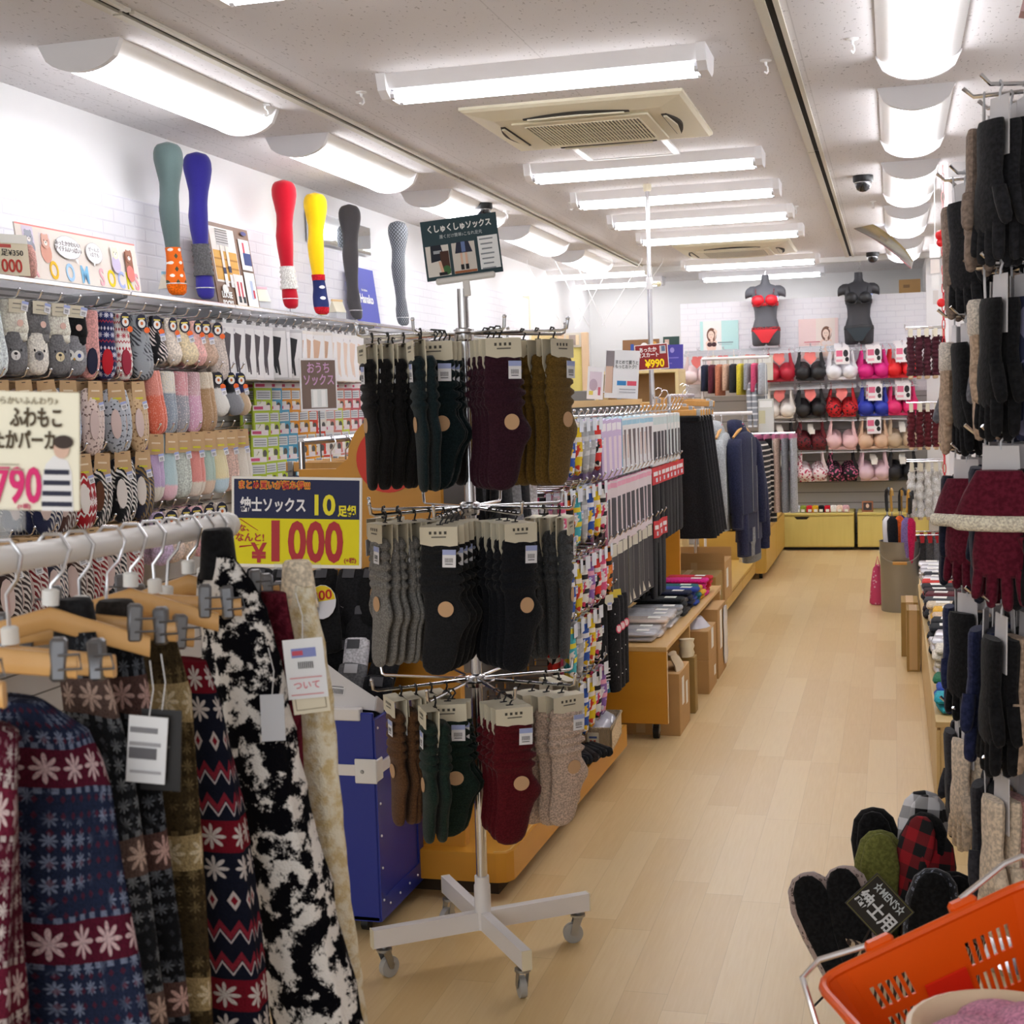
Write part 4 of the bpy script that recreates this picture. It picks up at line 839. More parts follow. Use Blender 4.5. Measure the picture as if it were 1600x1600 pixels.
# gondola: end panel, carcass, plinth
t = thing('gondola', 'amber wooden gondola shelf unit hung with packets along the aisle', 'shelf unit')
arch = [(-1.72, .06), (-1.275, .06), (-1.275, 1.40)] + [(-1.40 + .14 * cos(pi/2 + a * pi / 16) * 1.15, 1.30 + .14 * sin(pi/2 + a * pi/16)) for a in range(0, 9)] + [(-1.60, 1.27), (-1.72, 1.27)]
MB().prism(arch, 3.85, 3.875, 'y').build('end_panel', ORG, t, smooth=0)
e_ = MB().prism([(-1.435 + .098 * cos(a * pi / 16), 1.295 + .098 * sin(a * pi / 16)) for a in range(32)], 3.846, 3.85, 'y').build('round_emblem', mat('dd2f12', .45), t, smooth=0); e_['label'] = 'red round emblem on the amber end panel'
MB().box(-1.275, -1.235, 3.85, 3.89, .06, .98).build('side_post', ORG, t, smooth=0)
for k in range(4): MB().box(-1.45, -1.365, 3.875 + k * .96, 3.875 + (k + 1) * .96 - .004, .06, 1.42).build('pegboard', mat('6e6a66', .7), t, smooth=0)
MB().box(-1.46, -1.355, 3.86, 7.72, 1.42, 1.45).build('top_cap', BEIGEW, t, smooth=0)
pts = [(-1.72, 3.80), (-1.13, 3.80), (-1.10, 3.81), (-1.085, 3.84), (-1.05, 5.45), (-1.72, 5.45)]
MB().prism(pts, .055, .142, 'z').build('platform', ORG, t, smooth=0); MB().prism([(-1.7, 3.86), (-1.14, 3.86), (-1.11, 5.40), (-1.7, 5.40)], 0, .055, 'z').build('plinth', mat('3a2a18', .8), t, smooth=0)
MB().prism([(-1.14, 3.812), (-1.106, 3.822), (-1.095, 3.845), (-1.062, 5.44), (-1.066, 5.44), (-1.1, 3.845), (-1.11, 3.826), (-1.14, 3.816)], .142, .1435, 'z').build('platform_edge', EDGE, t, smooth=0)
MB().box(-1.45, -1.16, 7.70, 7.73, .0, 1.30).build('end_panel', ORG, t, smooth=0)

# packets and socks on the gondola hooks (they face the aisle)
def kid_mat(a, b, c, n):
    g = G('kids_' + n, .9); x, y, z = g.xyz(); ns = g.noise(38, detail=1)
    st = g.ma('FRACT', g.ma('MULTIPLY', z, -22.)); k = g.mix(g.ma('LESS_THAN', st, .33), a, b); k = g.mix(g.ramp(ns, .56, .6), k, c); g.col(k); return g.m
KC = [(('d8322a', 'e6e2de', '17171a'), 'red and white'), (('2a56b0', 'e8e8ec', 'e8c22a'), 'blue and white'), (('e05a86', 'f0d8e0', 'e9e4e8'), 'pink'), (('e8c81e', 'efe6d8', 'd8402a'), 'yellow'), (('e2701e', '22201e', 'e8a04a'), 'orange and black'), (('e9e7e4', '24242a', 'd63a6a'), 'black and white'), (('46b0bf', 'e9d63a', 'ece8e2'), 'turquoise and yellow'), (('8c63b0', 'e8a2bc', 'e9e4ee'), 'purple'), (('a9abb0', 'd4d5d8', 'b9bbc0'), 'pale grey')]
KM = [(kid_mat(*c, n), n) for c, n in KC]
KID = [(0, .02, .01, 0), (-.008, .026, .012, 0), (-.05, .027, .013, 0), (-.075, .033, .014, .006), (-.09, .034, .014, .006), (-.13, .028, .012, 0), (-.155, .022, .01, -.003), (-.165, .004, .003, -.003)]
def kid_pack(m):
    t = thing('kids_sock_pack', '', 'socks')
    for yy, dx in ((-.006, -.006), (.01, .008)): MB().loft(rings(KID, yy, dx), 10).build('sock', m, t, smooth=60)
    MB().box(-.022, .022, -.02, -.019, -.03, .012).build('card', mat('dfe4ee', .6), t, smooth=0)
    sticker(t, .014, -.0205, -.07, .75); return t
def packet(name, cat, w_, h, face, side, prims, d=.006):
    t = thing(name, '', cat)
    MB().box(-w_/2, w_/2, -d, d, -h, 0, 0, .002).build('packet', mat(side, .3), t, smooth=0)
    flat([('r', 0, -h/2, w_ * .98, h * .98, face)] + prims, t, -d - .0003); MB().box(-.012, .012, -.001, .001, 0, .018).build('hang_tab', CLEAR, t, smooth=0); return t
lil = packet('tights_pack', 'tights', .10, .235, 'cdb8dc', 'a88fc4', [('r', 0, -.03, .08, .03, 'f0ecf4'), ('r', .01, -.14, .05, .14, 'e8d8e4')])
tbl = packet('tights_pack', 'tights', .12, .235, 'e6e4e6', '8fc3da', [('r', 0, -.02, .11, .02, '9fcbe0'), ('p', [(-.02, -.05), (.03, -.05), (.02, -.22), (.005, -.22)], '6b5f62'), ('r', -.035, -.12, .03, .1, 'd8c2ba')])
tbk = packet('tights_pack', 'tights', .11, .245, 'e4e3e2', 'e2eaea', [('r', 0, -.03, .10, .035, 'c9d8d8'), ('r', 0, -.15, .075, .14, '37343a'), ('r', -.02, -.225, .01, .02, 'e8e6e6'), ('r', .02, -.225, .01, .02, 'e8e6e6')])
pik = packet('tights_pack', 'tights', .10, .265, 'ddd0d4', 'd58ba6', [('r', 0, -.02, .09, .02, 'e4a0b8'), ('r', 0, -.15, .06, .16, '45424a')])
lgg = packet('leggings_pack', 'leggings', .11, .30, '35343a', '8a8578', [('r', 0, -.03, .09, .05, 'cfcaba'), ('r', -.03, -.15, .006, .2, '8d8b88'), ('p', [(-.05, -.29), (-.05, -.24), (.0, -.29)], 'ddd8c8')])
def legging(c, band):
    t = thing('leggings', '', 'leggings')
    MB().loft([((0, 0, z), (w_, 0, 0), (0, th, 0)) for z, w_, th in ((-.03, .05, .008), (-.06, .055, .012), (-.2, .05, .013), (-.36, .045, .011), (-.37, .03, .006))], 14, e=2.6).build('leg', K(c), t, smooth=60)
    MB().box(-.052, .052, -.016, -.013, -.08, 0).build('card', mat(band, .6), t, smooth=0); flat([('r', 0, -.03, .07, .02, 'e8e6e8'), ('r', .015, -.06, .03, .02, 'dfe4f0')], t, -.0163); return t
lg1 = legging('17181c', 'c81f28')
used = {}
GX = (-1.10, -1.16, -1.23)
def hang(pr, key, y, z, x, lab, grp, rz=R(88), s=1):
    o = place(pr, used.get(key, 0), (x, y, z), (0, rnd.uniform(-.05, .05), rz + rnd.uniform(-.1, .1)), lab, grp, s); used[key] = 1; return o
def grow(rowname, z, specs):
    for j, (y, what) in enumerate(specs):
        hook(-1.365, y, z + .012, 0, f'chrome peg hook in the {rowname} row of the gondola, {ORD[j]} from the front', 'peg hooks on the gondola', 1.0)
        for k, x in enumerate(GX[: (2 if what[0] == 'k' else 3)]):
            w3 = ('front', 'middle', 'rear')[k] if what[0] != 'k' else ('front', 'rear')[k]
            if what == 'k':
                q = (j * 2 + k * 3 + int(z * 10)) % 9 if not (rowname == 'top' and 4 < j < 7) else 8
                hang(kidp[q], 'k%d' % q, y, z, x, f'{KM[q][1]} kids\' sock pack, {rowname} gondola row, hook {ORD[j]}, {w3}', 'children\'s socks on the gondola', s=1.15)
            else:
                pr, nm, grp = {'lil': (lil, 'lilac tights packet', 'lilac tights packets'), 'tbl': (tbl, 'white and sky-blue tights packet', 'blue-edged tights packets'), 'tbk': (tbk, 'white tights packet with black window', 'white tights packets'), 'pik': (pik, 'pink-edged tights packet', 'pink tights packets'), 'lgg': (lgg, 'clear packet of dark leggings', 'leggings packets'), 'lg1': (lg1, 'black leggings with red header card', 'red-carded leggings')}[what]
                hang(pr, what, y, z, x, f'{nm}, {rowname} gondola row, hook {ORD[j]}, {w3}', grp + ' on the gondola')
kidp = [kid_pack(m) for m, n in KM]
grow('top', 1.372, [(4.42 + .115 * k, 'k') for k in range(8)] + [(5.35 + .105 * k, 'lil') for k in range(4)] + [(5.79 + .105 * k, 'tbl') for k in range(7)] + [(6.55 + .11 * k, 'tbk') for k in range(8)])
grow('second', 1.125, [(4.6 + .115 * k, 'k') for k in range(7)] + [(5.42 + .105 * k, 'pik') for k in range(10)] + [(6.5 + .115 * k, 'lg1') for k in range(8)])
grow('third', .872, [(4.6 + .11 * k, 'k') for k in range(8)] + [(5.5 + .12 * k, 'lgg') for k in range(8)] + [(6.5 + .12 * k, 'lg1') for k in range(3)])
grow('fourth', .66, [(4.7 + .11 * k, 'k') for k in range(5)])
grow('fifth', .43, [(4.55 + .11 * k, 'k') for k in range(7)])
for k, y in enumerate((5.28, 5.36, 5.44)):
    hook(-1.365, y, .70, 0, f'chrome peg hook of the note-print leggings, {ORD[k]} from the front', 'peg hooks on the gondola')
    o = thing('leggings', f'black note-print children\'s leggings with blue frilled hem, {ORD[k]} on the low gondola hooks', 'leggings', (-1.085, y, .695), R(55), 'note-print leggings on the gondola')
    for dx in (-.035, .035): MB().loft([((dx, 0, z), (w_, 0, 0), (0, .011, 0)) for z, w_ in ((-.02, .03), (-.04, .036), (-.3, .034), (-.385, .033), (-.39, .02))], 12, e=2.6).build('leg', K('1b1b1f'), o, smooth=60)
    flat([('r', -.035, -.29 - .014 * q, .066, .005, 'e8e6e6') for q in range(4)] + [('e', -.03, -.23, .007, .009, 'e8e6e6'), ('r', -.0235, -.215, .002, .035, 'e8e6e6'), ('e', .05, -.14, .016, .018, 'e24a68'), ('e', .05, -.14, .011, .013, 'f6d8dc')] + [('e', .03 + .01 * (q % 2), -.08 - .05 * q, .0025, .0025, 'f0f0f0') for q in range(6)], o, -.0125)
    MB().loft([((-.035, 0, z), (w_, 0, 0), (0, th, 0)) for z, w_, th in ((-.335, .034, .012), (-.36, .038, .014), (-.385, .042, .016))], 12).build('frill', K('1f6a80'), o, smooth=60)
    MB().prism([(-.02, .0), (.02, 0), (.024, -.03), (0, -.05), (-.024, -.03)], -.016, -.0145, 'y').build('card', mat('e8d04a' if k else 'e0dcc8', .6), o, smooth=0); sticker(o, .0, -.0175, -.045, .9)
# basket with folded things and gloves at the foot of the gondola
WICK = G('wicker', .8); WICK.col('d9c3a0').bump(WICK.n('TexWave', {'Vector': WICK.co(), 'Scale': 60., 'Distortion': 2.}), .8, .01); WICK = WICK.m
t = thing('wicker_basket', 'pale wicker basket of plastic-wrapped goods on the amber platform', 'basket', (-1.13, 5.14, .143), R(4))
mb = MB(); o_, i_ = .1, .09
for (x0, x1, y0, y1) in ((-.10, .10, -.15, -.14), (-.10, .10, .14, .15), (-.10, -.09, -.15, .15), (.09, .10, -.15, .15)): mb.box(x0, x1, y0, y1, 0, .085)
mb.box(-.1, .1, -.15, .15, 0, .006); mb.build('woven_body', WICK, t, smooth=0)
MB().tube([(-.1, -.15, .088), (.1, -.15, .088), (.1, .15, .088), (-.1, .15, .088), (-.1, -.15, .088)], .006, 6).build('rim', WICK, t)
MB().prism([(-.022, .03), (.022, .03), (.022, -.02), (0, -.035), (-.022, -.02)], -.156, -.153, 'y').build('tag', mat('e6dcc0', .6), t, (.03, 0, .045), smooth=0)
flat([('r', 0, .012, .03, .008, '5468a0'), ('r', -.008, -.008, .008, .02, 'd0583a'), ('r', .006, -.008, .008, .02, 'd0583a')], [c for c in t.children if c.name.startswith('tag')][0], -.1562)
WRAP = mat('c9c8d2', .15, 0, 'wrapped_goods', .8)
for k, (x, y, z, r_) in enumerate(((-1.13, 5.06, .19, .2), (-1.13, 5.16, .195, -.1), (-1.12, 5.24, .2, .3))):
    o = MB().loft([((0, y_, 0), (w_, 0, 0), (0, 0, h)) for y_, w_, h in ((-.06, .03, .008), (-.05, .065, .025), (0, .075, .033), (.05, .065, .025), (.06, .03, .008))], 14).build('wrapped_socks', WRAP, None, (x, y, z), rot=(.25, 0, r_)); tag(o, f'plastic-wrapped white socks in the wicker basket, {ORD[k]} from the front', 'socks', 'wrapped socks in the basket')
for k, (x, y, c) in enumerate(((-1.10, 4.86, '2b2526'), (-1.07, 4.93, '1a1b1f'), (-1.12, 4.80, '17181e'))):
    o = thing('rolled_gloves', f'{("brown-black", "black", "blue-black")[k]} rolled gloves lying on the amber platform before the basket', 'gloves', (x, y, .165), .6 + k * .3)
    for s in (-1, 0, 1): MB().loft([((s * .026, -.06, -.002), (.01, 0, 0), (0, 0, .008)), ((s * .026, -.05, 0), (.018, 0, 0), (0, 0, .018)), ((s * .022, .05, .004), (.018, 0, 0), (0, 0, .02)), ((s * .018, .06, .004), (.008, 0, 0), (0, 0, .01))], 10).build('finger_roll', K(c), o)

# bench with folded leggings, and what is stowed under it
t = thing('display_bench', 'low light-wood display bench on casters with folded leggings on top', 'bench')
T0, T1, TX0, TX1 = 5.75, 7.69, -1.36, -.93
MB().box(TX0, TX1, T0, T1, .385, .405, 0, .002).build('top', BEIGEW, t, smooth=0)
MB().box(TX0, TX1, T0, T0 + .02, .075, .385, 0, .003).build('end_panel', ORG, t, smooth=0); MB().box(TX1, TX1 + .001, T0 + .0005, T0 + .0195, .078, .384).build('panel_edge', mat('efd9ae', .5), t, smooth=0)
for y in (6.50, 7.7): MB().box(TX0, TX1 - .01, y, y + .02, .075, .385, 0, .002).build('divider', BEIGEW, t, smooth=0)
MB().box(TX0, TX1 - .30, T0 + .02, T1, .075, .095).build('lower_shelf', ORG, t, smooth=0)
for x in (TX1 - .06, TX0 + .06):
    for y in (T0 + .06, 6.5, T1 - .06):
        c_ = MB().tube([(x - .012, y, .031), (x + .012, y, .031)], .03, 18).build('caster', BLACK, t)
        MB().tube([(x - .013, y, .031), (x + .013, y, .031)], .013, 10).box(x - .016, x - .013, y - .01, y + .014, .03, .075).box(x + .013, x + .016, y - .01, y + .014, .03, .075).build('hub', STEEL, c_)
def fold(c, plastic=0):
    t = thing('folded_leggings', '', 'leggings')
    m = clear('sleeve_plastic', 'dcdae2', .55, .12) if plastic == 2 else K(c)
    MB().loft([((x, 0, .011), (0, w_, 0), (0, 0, h)) for x, w_, h in ((-.12, .04, .004), (-.113, .062, .010), (-.05, .066, .0115), (.05, .066, .0115), (.113, .062, .011), (.12, .04, .005))], 14, e=3).build('folded_leg', mat(c, .25, 0, 'sleeved_' + c, .8) if plastic == 1 else m, t, smooth=60)
    if plastic: MB().box(-.125, .135, -.07, .07, .0225, .0235).build('plastic_sleeve', CLEAR, t, smooth=0)
    MB().box(.03, .085, -.03, .02, .0236, .0244).build('paper_tag', PAPER, t, smooth=0); return t
FS = [('c9c6cc', 1, 'silver-sleeved grey', 2), ('d8d4d8', 1, 'clear-sleeved white', 2), ('e3cdbd', 1, 'cream and pink', 3), ('dfdde2', 1, 'plastic-sleeved white', 3), ('cfd0d8', 1, 'plastic-sleeved pale grey', 3), ('8f9196', 0, 'grey', 3), ('1f2124', 0, 'black', 4), ('3f3834', 0, 'dark brown', 3), ('1b2038', 0, 'navy', 4), ('2c449c', 0, 'royal blue', 4), ('176068', 0, 'teal', 4), ('d8a72a', 0, 'mustard', 3), ('d81f86', 0, 'magenta', 4), ('c31a28', 0, 'red', 4)]
for j, (c, pl, n, cnt) in enumerate(FS):
    pr = fold(c, pl)
    for k in range(cnt):
        place(pr, k, (-1.115 + rnd.uniform(-.012, .012) + .003 * j, 5.90 + .118 * j + rnd.uniform(-.01, .01), .406 + .0215 * k), (R(0), 0, rnd.uniform(-.06, .06)), f'{n} folded leggings on the bench, {("bottom", "second", "third", "fourth")[k]} of its pile', 'folded leggings on the bench')
CARD = wood('c39a63', 'b88f58', 'cardboard', 1, 1, 2, .75); CARD2 = wood('a98a4e', '9c7d44', 'cardboard_dark', 1, 1, 2, .75)
def carton(label, x0, x1, y0, y1, z0, z1, m=None, marks=(), flaps=0, lean=0):
    t = thing('cardboard_box', label, 'box', ((x0 + x1) / 2, (y0 + y1) / 2, z0), group='cardboard boxes along the aisle'); a, b, h = (x1 - x0) / 2, (y1 - y0) / 2, z1 - z0
    MB().box(-a, a, -b, b, 0, h, 0, .002).build('box_body', m or CARD, t, smooth=0)
    MB().box(-.02, .02, -b - .0006, b + .0006, .01, h + .0006).build('tape', mat('c9a878', .3), t, smooth=0)
    for q in marks: MB().box(a, a + .0008, q[0] - q[2] / 2, q[0] + q[2] / 2, q[1] - q[3] / 2, q[1] + q[3] / 2).build('label_paper', PAPER, t, smooth=0)
    if flaps:
        for s in (-1, 1): MB().box(-a, a, s * b - .002, s * b + .002, h, h + .06).build('flap', m or CARD, t, smooth=0).rotation_euler = (0, 0, 0)
    return t
carton('tall cardboard box with two white labels, nearest under the bench', -1.24, -.895, 5.86, 6.16, 0, .27, None, ((-.05, .18, .06, .12), (.06, .15, .05, .1)))
pp = MB(); n = 9
pp.loft([((-.91 - .03 * k / 5, 5.98 + .02 * sin(k), .262 + .016 * k), (.012 + .004 * (k % 2), .004, 0), (0, .09 - .008 * k, .002)) for k in range(6)], 12); tag(pp.build('packing_paper', mat('d2bfa0', .8)), 'crumpled packing paper sticking out of the nearest box under the bench', 'paper')
carton('narrow flat cardboard box standing second under the bench', -1.2, -.89, 6.30, 6.38, 0, .26, CARD2)
pp = MB().loft([((-.93, 6.33, .261 + .016 * k), (.03 + .006 * (k % 2), .01, 0), (0, .045 - .004 * k, 0)) for k in range(6)], 12); tag(pp.build('packing_paper', mat('dccfae', .8)), 'crumpled cream paper bag on the narrow box under the bench', 'paper')
carton('lower cardboard box of the stack of two under the bench', -1.24, -.88, 6.72, 7.02, 0, .165, None, ((.08, .08, .06, .05),))
carton('upper cardboard box of the stack of two under the bench', -1.24, -.88, 6.72, 7.02, .166, .31, None, ((.0, .09, .08, .1),))
pp = MB().loft([((-.98, 6.87, .311 + .012 * k), (.09 - .01 * k, .01, 0), (0, .11 - .015 * k, 0)) for k in range(5)], 12); tag(pp.build('wrapped_socks', WRAP), 'crumpled silver plastic bag on the stacked boxes under the bench', 'bag')
carton('large cardboard box with a long white label, last under the bench', -1.25, -.88, 7.10, 7.44, 0, .36, None, ((-.04, .24, .08, .2),))
pp = MB().loft([((-.872, 7.36, .34 - .05 * k), (.006 + .004 * (k % 2), .004, 0), (0, .05 + .01 * (k % 3), 0)) for k in range(7)], 10); tag(pp.build('plastic_bag', mat('d9d7dc', .2, 0, 'bag_plastic', .8)), 'clear plastic bag hanging down the last box under the bench', 'bag')
for j in range(5):
    y = 3.98 + .11 * j; hook(-1.365, y, 1.262, 0, f'chrome peg hook of the men\'s socks at the gondola front, {ORD[j]} from the end panel', 'peg hooks on the gondola')
    for k, x in enumerate((-1.15, -1.21)):
        c, n = (('17171b', 'black'), ('2a2b30', 'charcoal'), ('85868c', 'grey'), ('1b1c22', 'jet black'), ('dcdce2', 'white-wrapped'))[(j + k) % 5]
        pack('long', (K(c),), f'{n} men\'s sock pack behind the spinner, {ORD[j]} hook from the gondola end panel, {("front", "rear")[k]}', y, 1.25, x, 0, k, 'men\'s socks on the gondola', 'cream', R(80), 1.05)
t = board('paper_note', 'slanted white paper leaning among the tall packets by the fitting room', 'note', .05, .26, 'eeeef2', [], (-1.60, 6.35, 1.33), rot=(0, R(6), R(20)))
# ================================================================ clothes rails beyond the bench
def clip_hanger(label, w_=.36, grp='wooden clip hangers'):
    t = thing('clip_hanger', label, 'hanger', group=grp)
    MB().box(-w_/2, w_/2, -.007, .007, -.035, 0, 0, .003).build('bar', wood('d8a55c', 'c98f45', 'hanger_wood', 12, 1, 1, .4), t, smooth=0)
    MB().tube([(0, 0, 0), (0, 0, .035), (.012, 0, .05), (.022, 0, .07), (.012, 0, .09), (-.006, 0, .092), (-.018, 0, .08)], .0028, 8).build('hook', CHROME, t)
    for s in (-1, 1):
        MB().box(s * w_ * .44 - .012, s * w_ * .44 + .012, -.011, .011, -.055, .004, 0, .003).tube([(s * w_ * .44, -.012, -.03), (s * w_ * .44 - .012, -.026, -.035), (s * w_ * .44 + .012, -.026, -.035), (s * w_ * .44, -.012, -.03)], .0018, 6).build('clip', STEEL, t)
    return t
def skirt_mesh(wt, wb, h, th=.03, folds=5, top=-.05):
    rs = []
    n = 40; mb = MB(); L = 14
    for i in range(L + 1):
        f = i / L; w_ = wt + (wb - wt) * f; row = []
        for k in range(n):
            a = 2 * pi * k / n; d = 1 + .22 * f * sin(folds * 2 * a)
            row.append((w_ * cos(a), th * (1 + f) * sin(a) * d, top - h * f))
        rs.append(row)
    vs = [p for r in rs for p in r]; fs = []; us = []
    for i in range(L):
        for k in range(n):
            k2 = (k + 1) % n; fs.append((i*n+k, (i+1)*n+k, (i+1)*n+k2, i*n+k2)); u0, u1 = k / n * wb * 4, (k + 1) / n * wb * 4; us.append([(u0, -h*i/L), (u0, -h*(i+1)/L), (u1, -h*(i+1)/L), (u1, -h*i/L)])
    fs.append(tuple(range(n))); us.append([(0, 0)] * n)
    return mb.add(vs, fs, 0, us)
def rail(name, label, p0, p1, legs=True, post=None, mt=None, r=.0125):
    t = thing(name, label, 'rail'); p0, p1 = V(p0), V(p1); mt = mt or CHROME
    MB().tube([p0, p1], r, 12).build('bar', mt, t)
    for p in ((p0, p1) if legs is True else (p0,)):
        if legs: MB().tube([p, (p.x, p.y, .03)], r * .9, 10).lathe([(.03, .0), (.03, .02), (.012, .03)], 12, 0, (p.x, p.y, 0)).build('upright', mt, t)
    return t
rail('clothes_rail', 'chrome clothes rail of black skirts beyond the bench', (-1.25, 8.02, 1.46), (-1.25, 9.0, 1.46))
pr = clip_hanger('')
sk = skirt_mesh(.175, .255, .70)
for k in range(5):
    y = 8.12 + .13 * k
    h = place(pr, k, (-1.255, y, 1.377), (0, 0, rnd.uniform(-.08, .08)), f'wooden clip hanger holding a black skirt, {ORD[k]} from the bench', 'skirt hangers')
    s_ = thing('skirt', f'plain black flared skirt, {ORD[k]} from the bench on its clip hanger', 'skirt', (-1.255, y, 1.377), rnd.uniform(-.05, .05), 'black skirts')
    skirt_mesh(.175, .255, .70).build('skirt_cloth', K('17171b' if k < 2 else '202024'), s_, smooth=60); MB().box(-.172, .172, -.033, .033, -.075, -.035, 0, .01).build('waistband', K('101013'), s_)
for k, (dz, dx) in enumerate(((.02, -.06), (.035, -.12), (.05, .02), (.06, -.02))):
    place(pr, 1, (-1.25 + dx, 8.2 + .16 * k, 1.385 + dz), (0, R(4), R(8)), f'empty wooden clip hanger lying over the skirt rail, {ORD[k]} from the bench', 'skirt hangers')
def sleeve_top(c, hood=True, stripes=None, h=.62, name='hoodie', cat='hoodie', label='', loc=(0, 0, 0), rz=0, grp=None, wooden=True, cw=.2):
    """top on a hanger: torso, two hanging sleeves, hood"""
    t = thing(name, label, cat, loc, rz, grp); m = stripes or K(c)
    MB().loft([((0, 0, z), (w_, 0, 0), (0, d, 0)) for z, w_, d in ((-.02, .05, .03), (-.035, .11, .045), (-.07, .19, .055), (-.12, .205, .06), (-.3, .2, .055), (-.5, .205, .06), (-.56, .21, .06), (-.565, .195, .05), (-h, .19, .05), (-h - .004, .17, .04))], 22, e=2.4).build('torso', m, t, smooth=60)
    for s in (-1, 1):
        MB().loft([((s * x, y, z), (w_, 0, 0), (0, d, 0)) for x, y, z, w_, d in ((.15, 0, -.065, .05, .04), (.2, -.005, -.11, .06, .05), (.225, -.02, -.25, .053, .048), (.235, -.03, -.42, .047, .044), (.238, -.035, -.55, .043, .042), (.238, -.035, -.565, .036, .036), (.238, -.035, -.64, .035, .035), (.238, -.035, -.645, .02, .02))], 16).build('sleeve', m, t, smooth=60)
    if hood: MB().loft([((0, y, z), (w_, 0, 0), (0, d, 0)) for y, z, w_, d in ((.02, -.09, .11, .05), (.03, -.04, .115, .06), (.045, .02, .1, .055), (.055, .05, .07, .045), (.06, .06, .02, .02))], 16).build('hood', m, t, smooth=60); MB().tube([(0, -.062, -.06), (0, -.065, -.3), (0, -.066, -.55)], .0025, 5).build('zip', STEEL, t)
    if wooden:
        hg = thing('coat_hanger', f'wooden coat hanger inside the {label}'[:95] if False else 'wooden coat hanger carrying the ' + label.split(',')[0], 'hanger', loc, rz, 'wooden coat hangers')
        MB().tube([(-.19, 0, -.055), (-.1, 0, -.02), (0, 0, .012), (.1, 0, -.02), (.19, 0, -.055)], [.007, .011, .013, .011, .007], 8).build('shoulder_bar', wood('d8a55c', 'c98f45', 'hanger_wood2', 12, 1, 1, .4), hg); MB().tube([(0, 0, .01), (0, 0, .05), (.014, 0, .065), (.014, 0, .085), (-.004, 0, .095), (-.016, 0, .085)], .0025, 8).build('hook', CHROME, hg)
        MB().box(-.012, .012, -.006, .006, .018, .032, 0, .003).build('size_bead', mat('e0406a', .4), hg)
    return t
rail('clothes_rail', 'white clothes rail of zip hoodies beside the aisle', (-1.42, 9.3, 1.335), (-.90, 9.3, 1.335), legs=1, mt=WL)
sleeve_top('c9cac8', label='pale grey zip hoodie on a wooden hanger, farther of two grey ones from the aisle', loc=(-1.14, 9.2, 1.235), rz=R(86), grp=None)
sleeve_top('a9adb0', label='heather grey zip hoodie on a wooden hanger, next to the navy one', loc=(-1.09, 9.18, 1.235), rz=R(86), h=.66)
sleeve_top('272b45', label='navy zip hoodie on a wooden hanger, closest to the aisle', loc=(-.965, 9.3, 1.235), rz=R(77), h=.66)
sleeve_top('30345044'[:6], label='second navy zip hoodie, hanging lower behind the front navy one', loc=(-.95, 9.45, 1.04), rz=R(78), h=.66, wooden=False)
sleeve_top('8d9093', hood=False, name='sweatshirt', cat='sweatshirt', label='grey sweatshirt mostly hidden behind the navy hoodies', loc=(-.95, 9.62, 1.02), rz=R(84), h=.7, wooden=False)
def stripe_mat(a, b, f):
    g = G('stripes_' + a, .9); x, y, z = g.xyz(); g.col(g.mix(g.ma('GREATER_THAN', g.cell(g.ma('MULTIPLY', z, f)), .22), a, b)); g.bump(g.noise(300), .3, .002); return g.m
STR = stripe_mat('1b1b1e', 'd5cdc4', 25.)
sleeve_top('17171a', hood=False, stripes=STR, name='striped_shirt', cat='shirt', label='black and cream striped long-sleeved shirt behind the navy hoodies', loc=(-.955, 10.45, 1.13), rz=R(84), h=.66, wooden=False)
rail('clothes_rail', 'low chrome rail of trousers before the back wall', (-1.15, 10.75, 1.155), (-.72, 10.75, 1.155), legs=1)
for k, (c, n) in enumerate((('5d2b4c', 'plum'), ('1b1b1e', 'black'), ('c2aa9c', 'beige'), ('8b8d93', 'grey'), ('a9abb0', 'pale grey'))):
    o = thing('trousers', f'{n} trousers folded on a pink clip, {ORD[k]} from the hoodies', 'trousers', (-.985 + .062 * k, 10.75, 1.14), R(80) + rnd.uniform(-.1, .1), 'trousers on the low rail')
    for s in (-1, 1): MB().loft([((.045 * s + .01 * s * f, .012 * s, -.02 - .56 * f), (.07 - .012 * f, 0, 0), (0, .022 + .006 * f, 0)) for f in (0, .1, .4, .7, .97, 1)], 14).build('trouser_leg', K(c), o, smooth=60)
    MB().box(-.1, .1, -.012, .012, -.03, .012, 0, .004).build('clip_bar', mat('c06a8c', .4), o, smooth=0)
# high rail of small clothes
rail('clothes_rail', 'white upper clothes rail of small tops and packets near the back', (-1.45, 11.0, 1.745), (-.93, 11.0, 1.745), legs=1, mt=WL)
for k, (c, n) in enumerate((('24283c', 'navy'), ('5a2430', 'wine'), ('b8765a', 'rust'), ('c9a58c', 'tan'), ('2a2c30', 'black'), ('c9b83a', 'mustard'), ('8f9196', 'grey'), ('c44a6c', 'pink'), ('a8abb0', 'pale grey'))):
    o = thing('kids_shirt', f'{n} folded top hanging from the upper rail, {ORD[k]} from its far end', 'top', (-1.42 + .055 * k, 11.0, 1.70), R(78), 'tops on the upper rail')
    MB().loft([((0, 0, z), (w_, 0, 0), (0, d, 0)) for z, w_, d in ((0, .05, .012), (-.02, .1, .02), (-.2, .105, .022), (-.3, .11, .024), (-.305, .09, .02))], 12, e=2.6).build('cloth', K(c), o, smooth=60); MB().tube([(0, 0, -.01), (0, 0, .04), (.012, 0, .05)], .0025, 6).build('hanger_hook', CHROME, o); o.scale = (.9, 1, .68 + .06 * (k % 3))
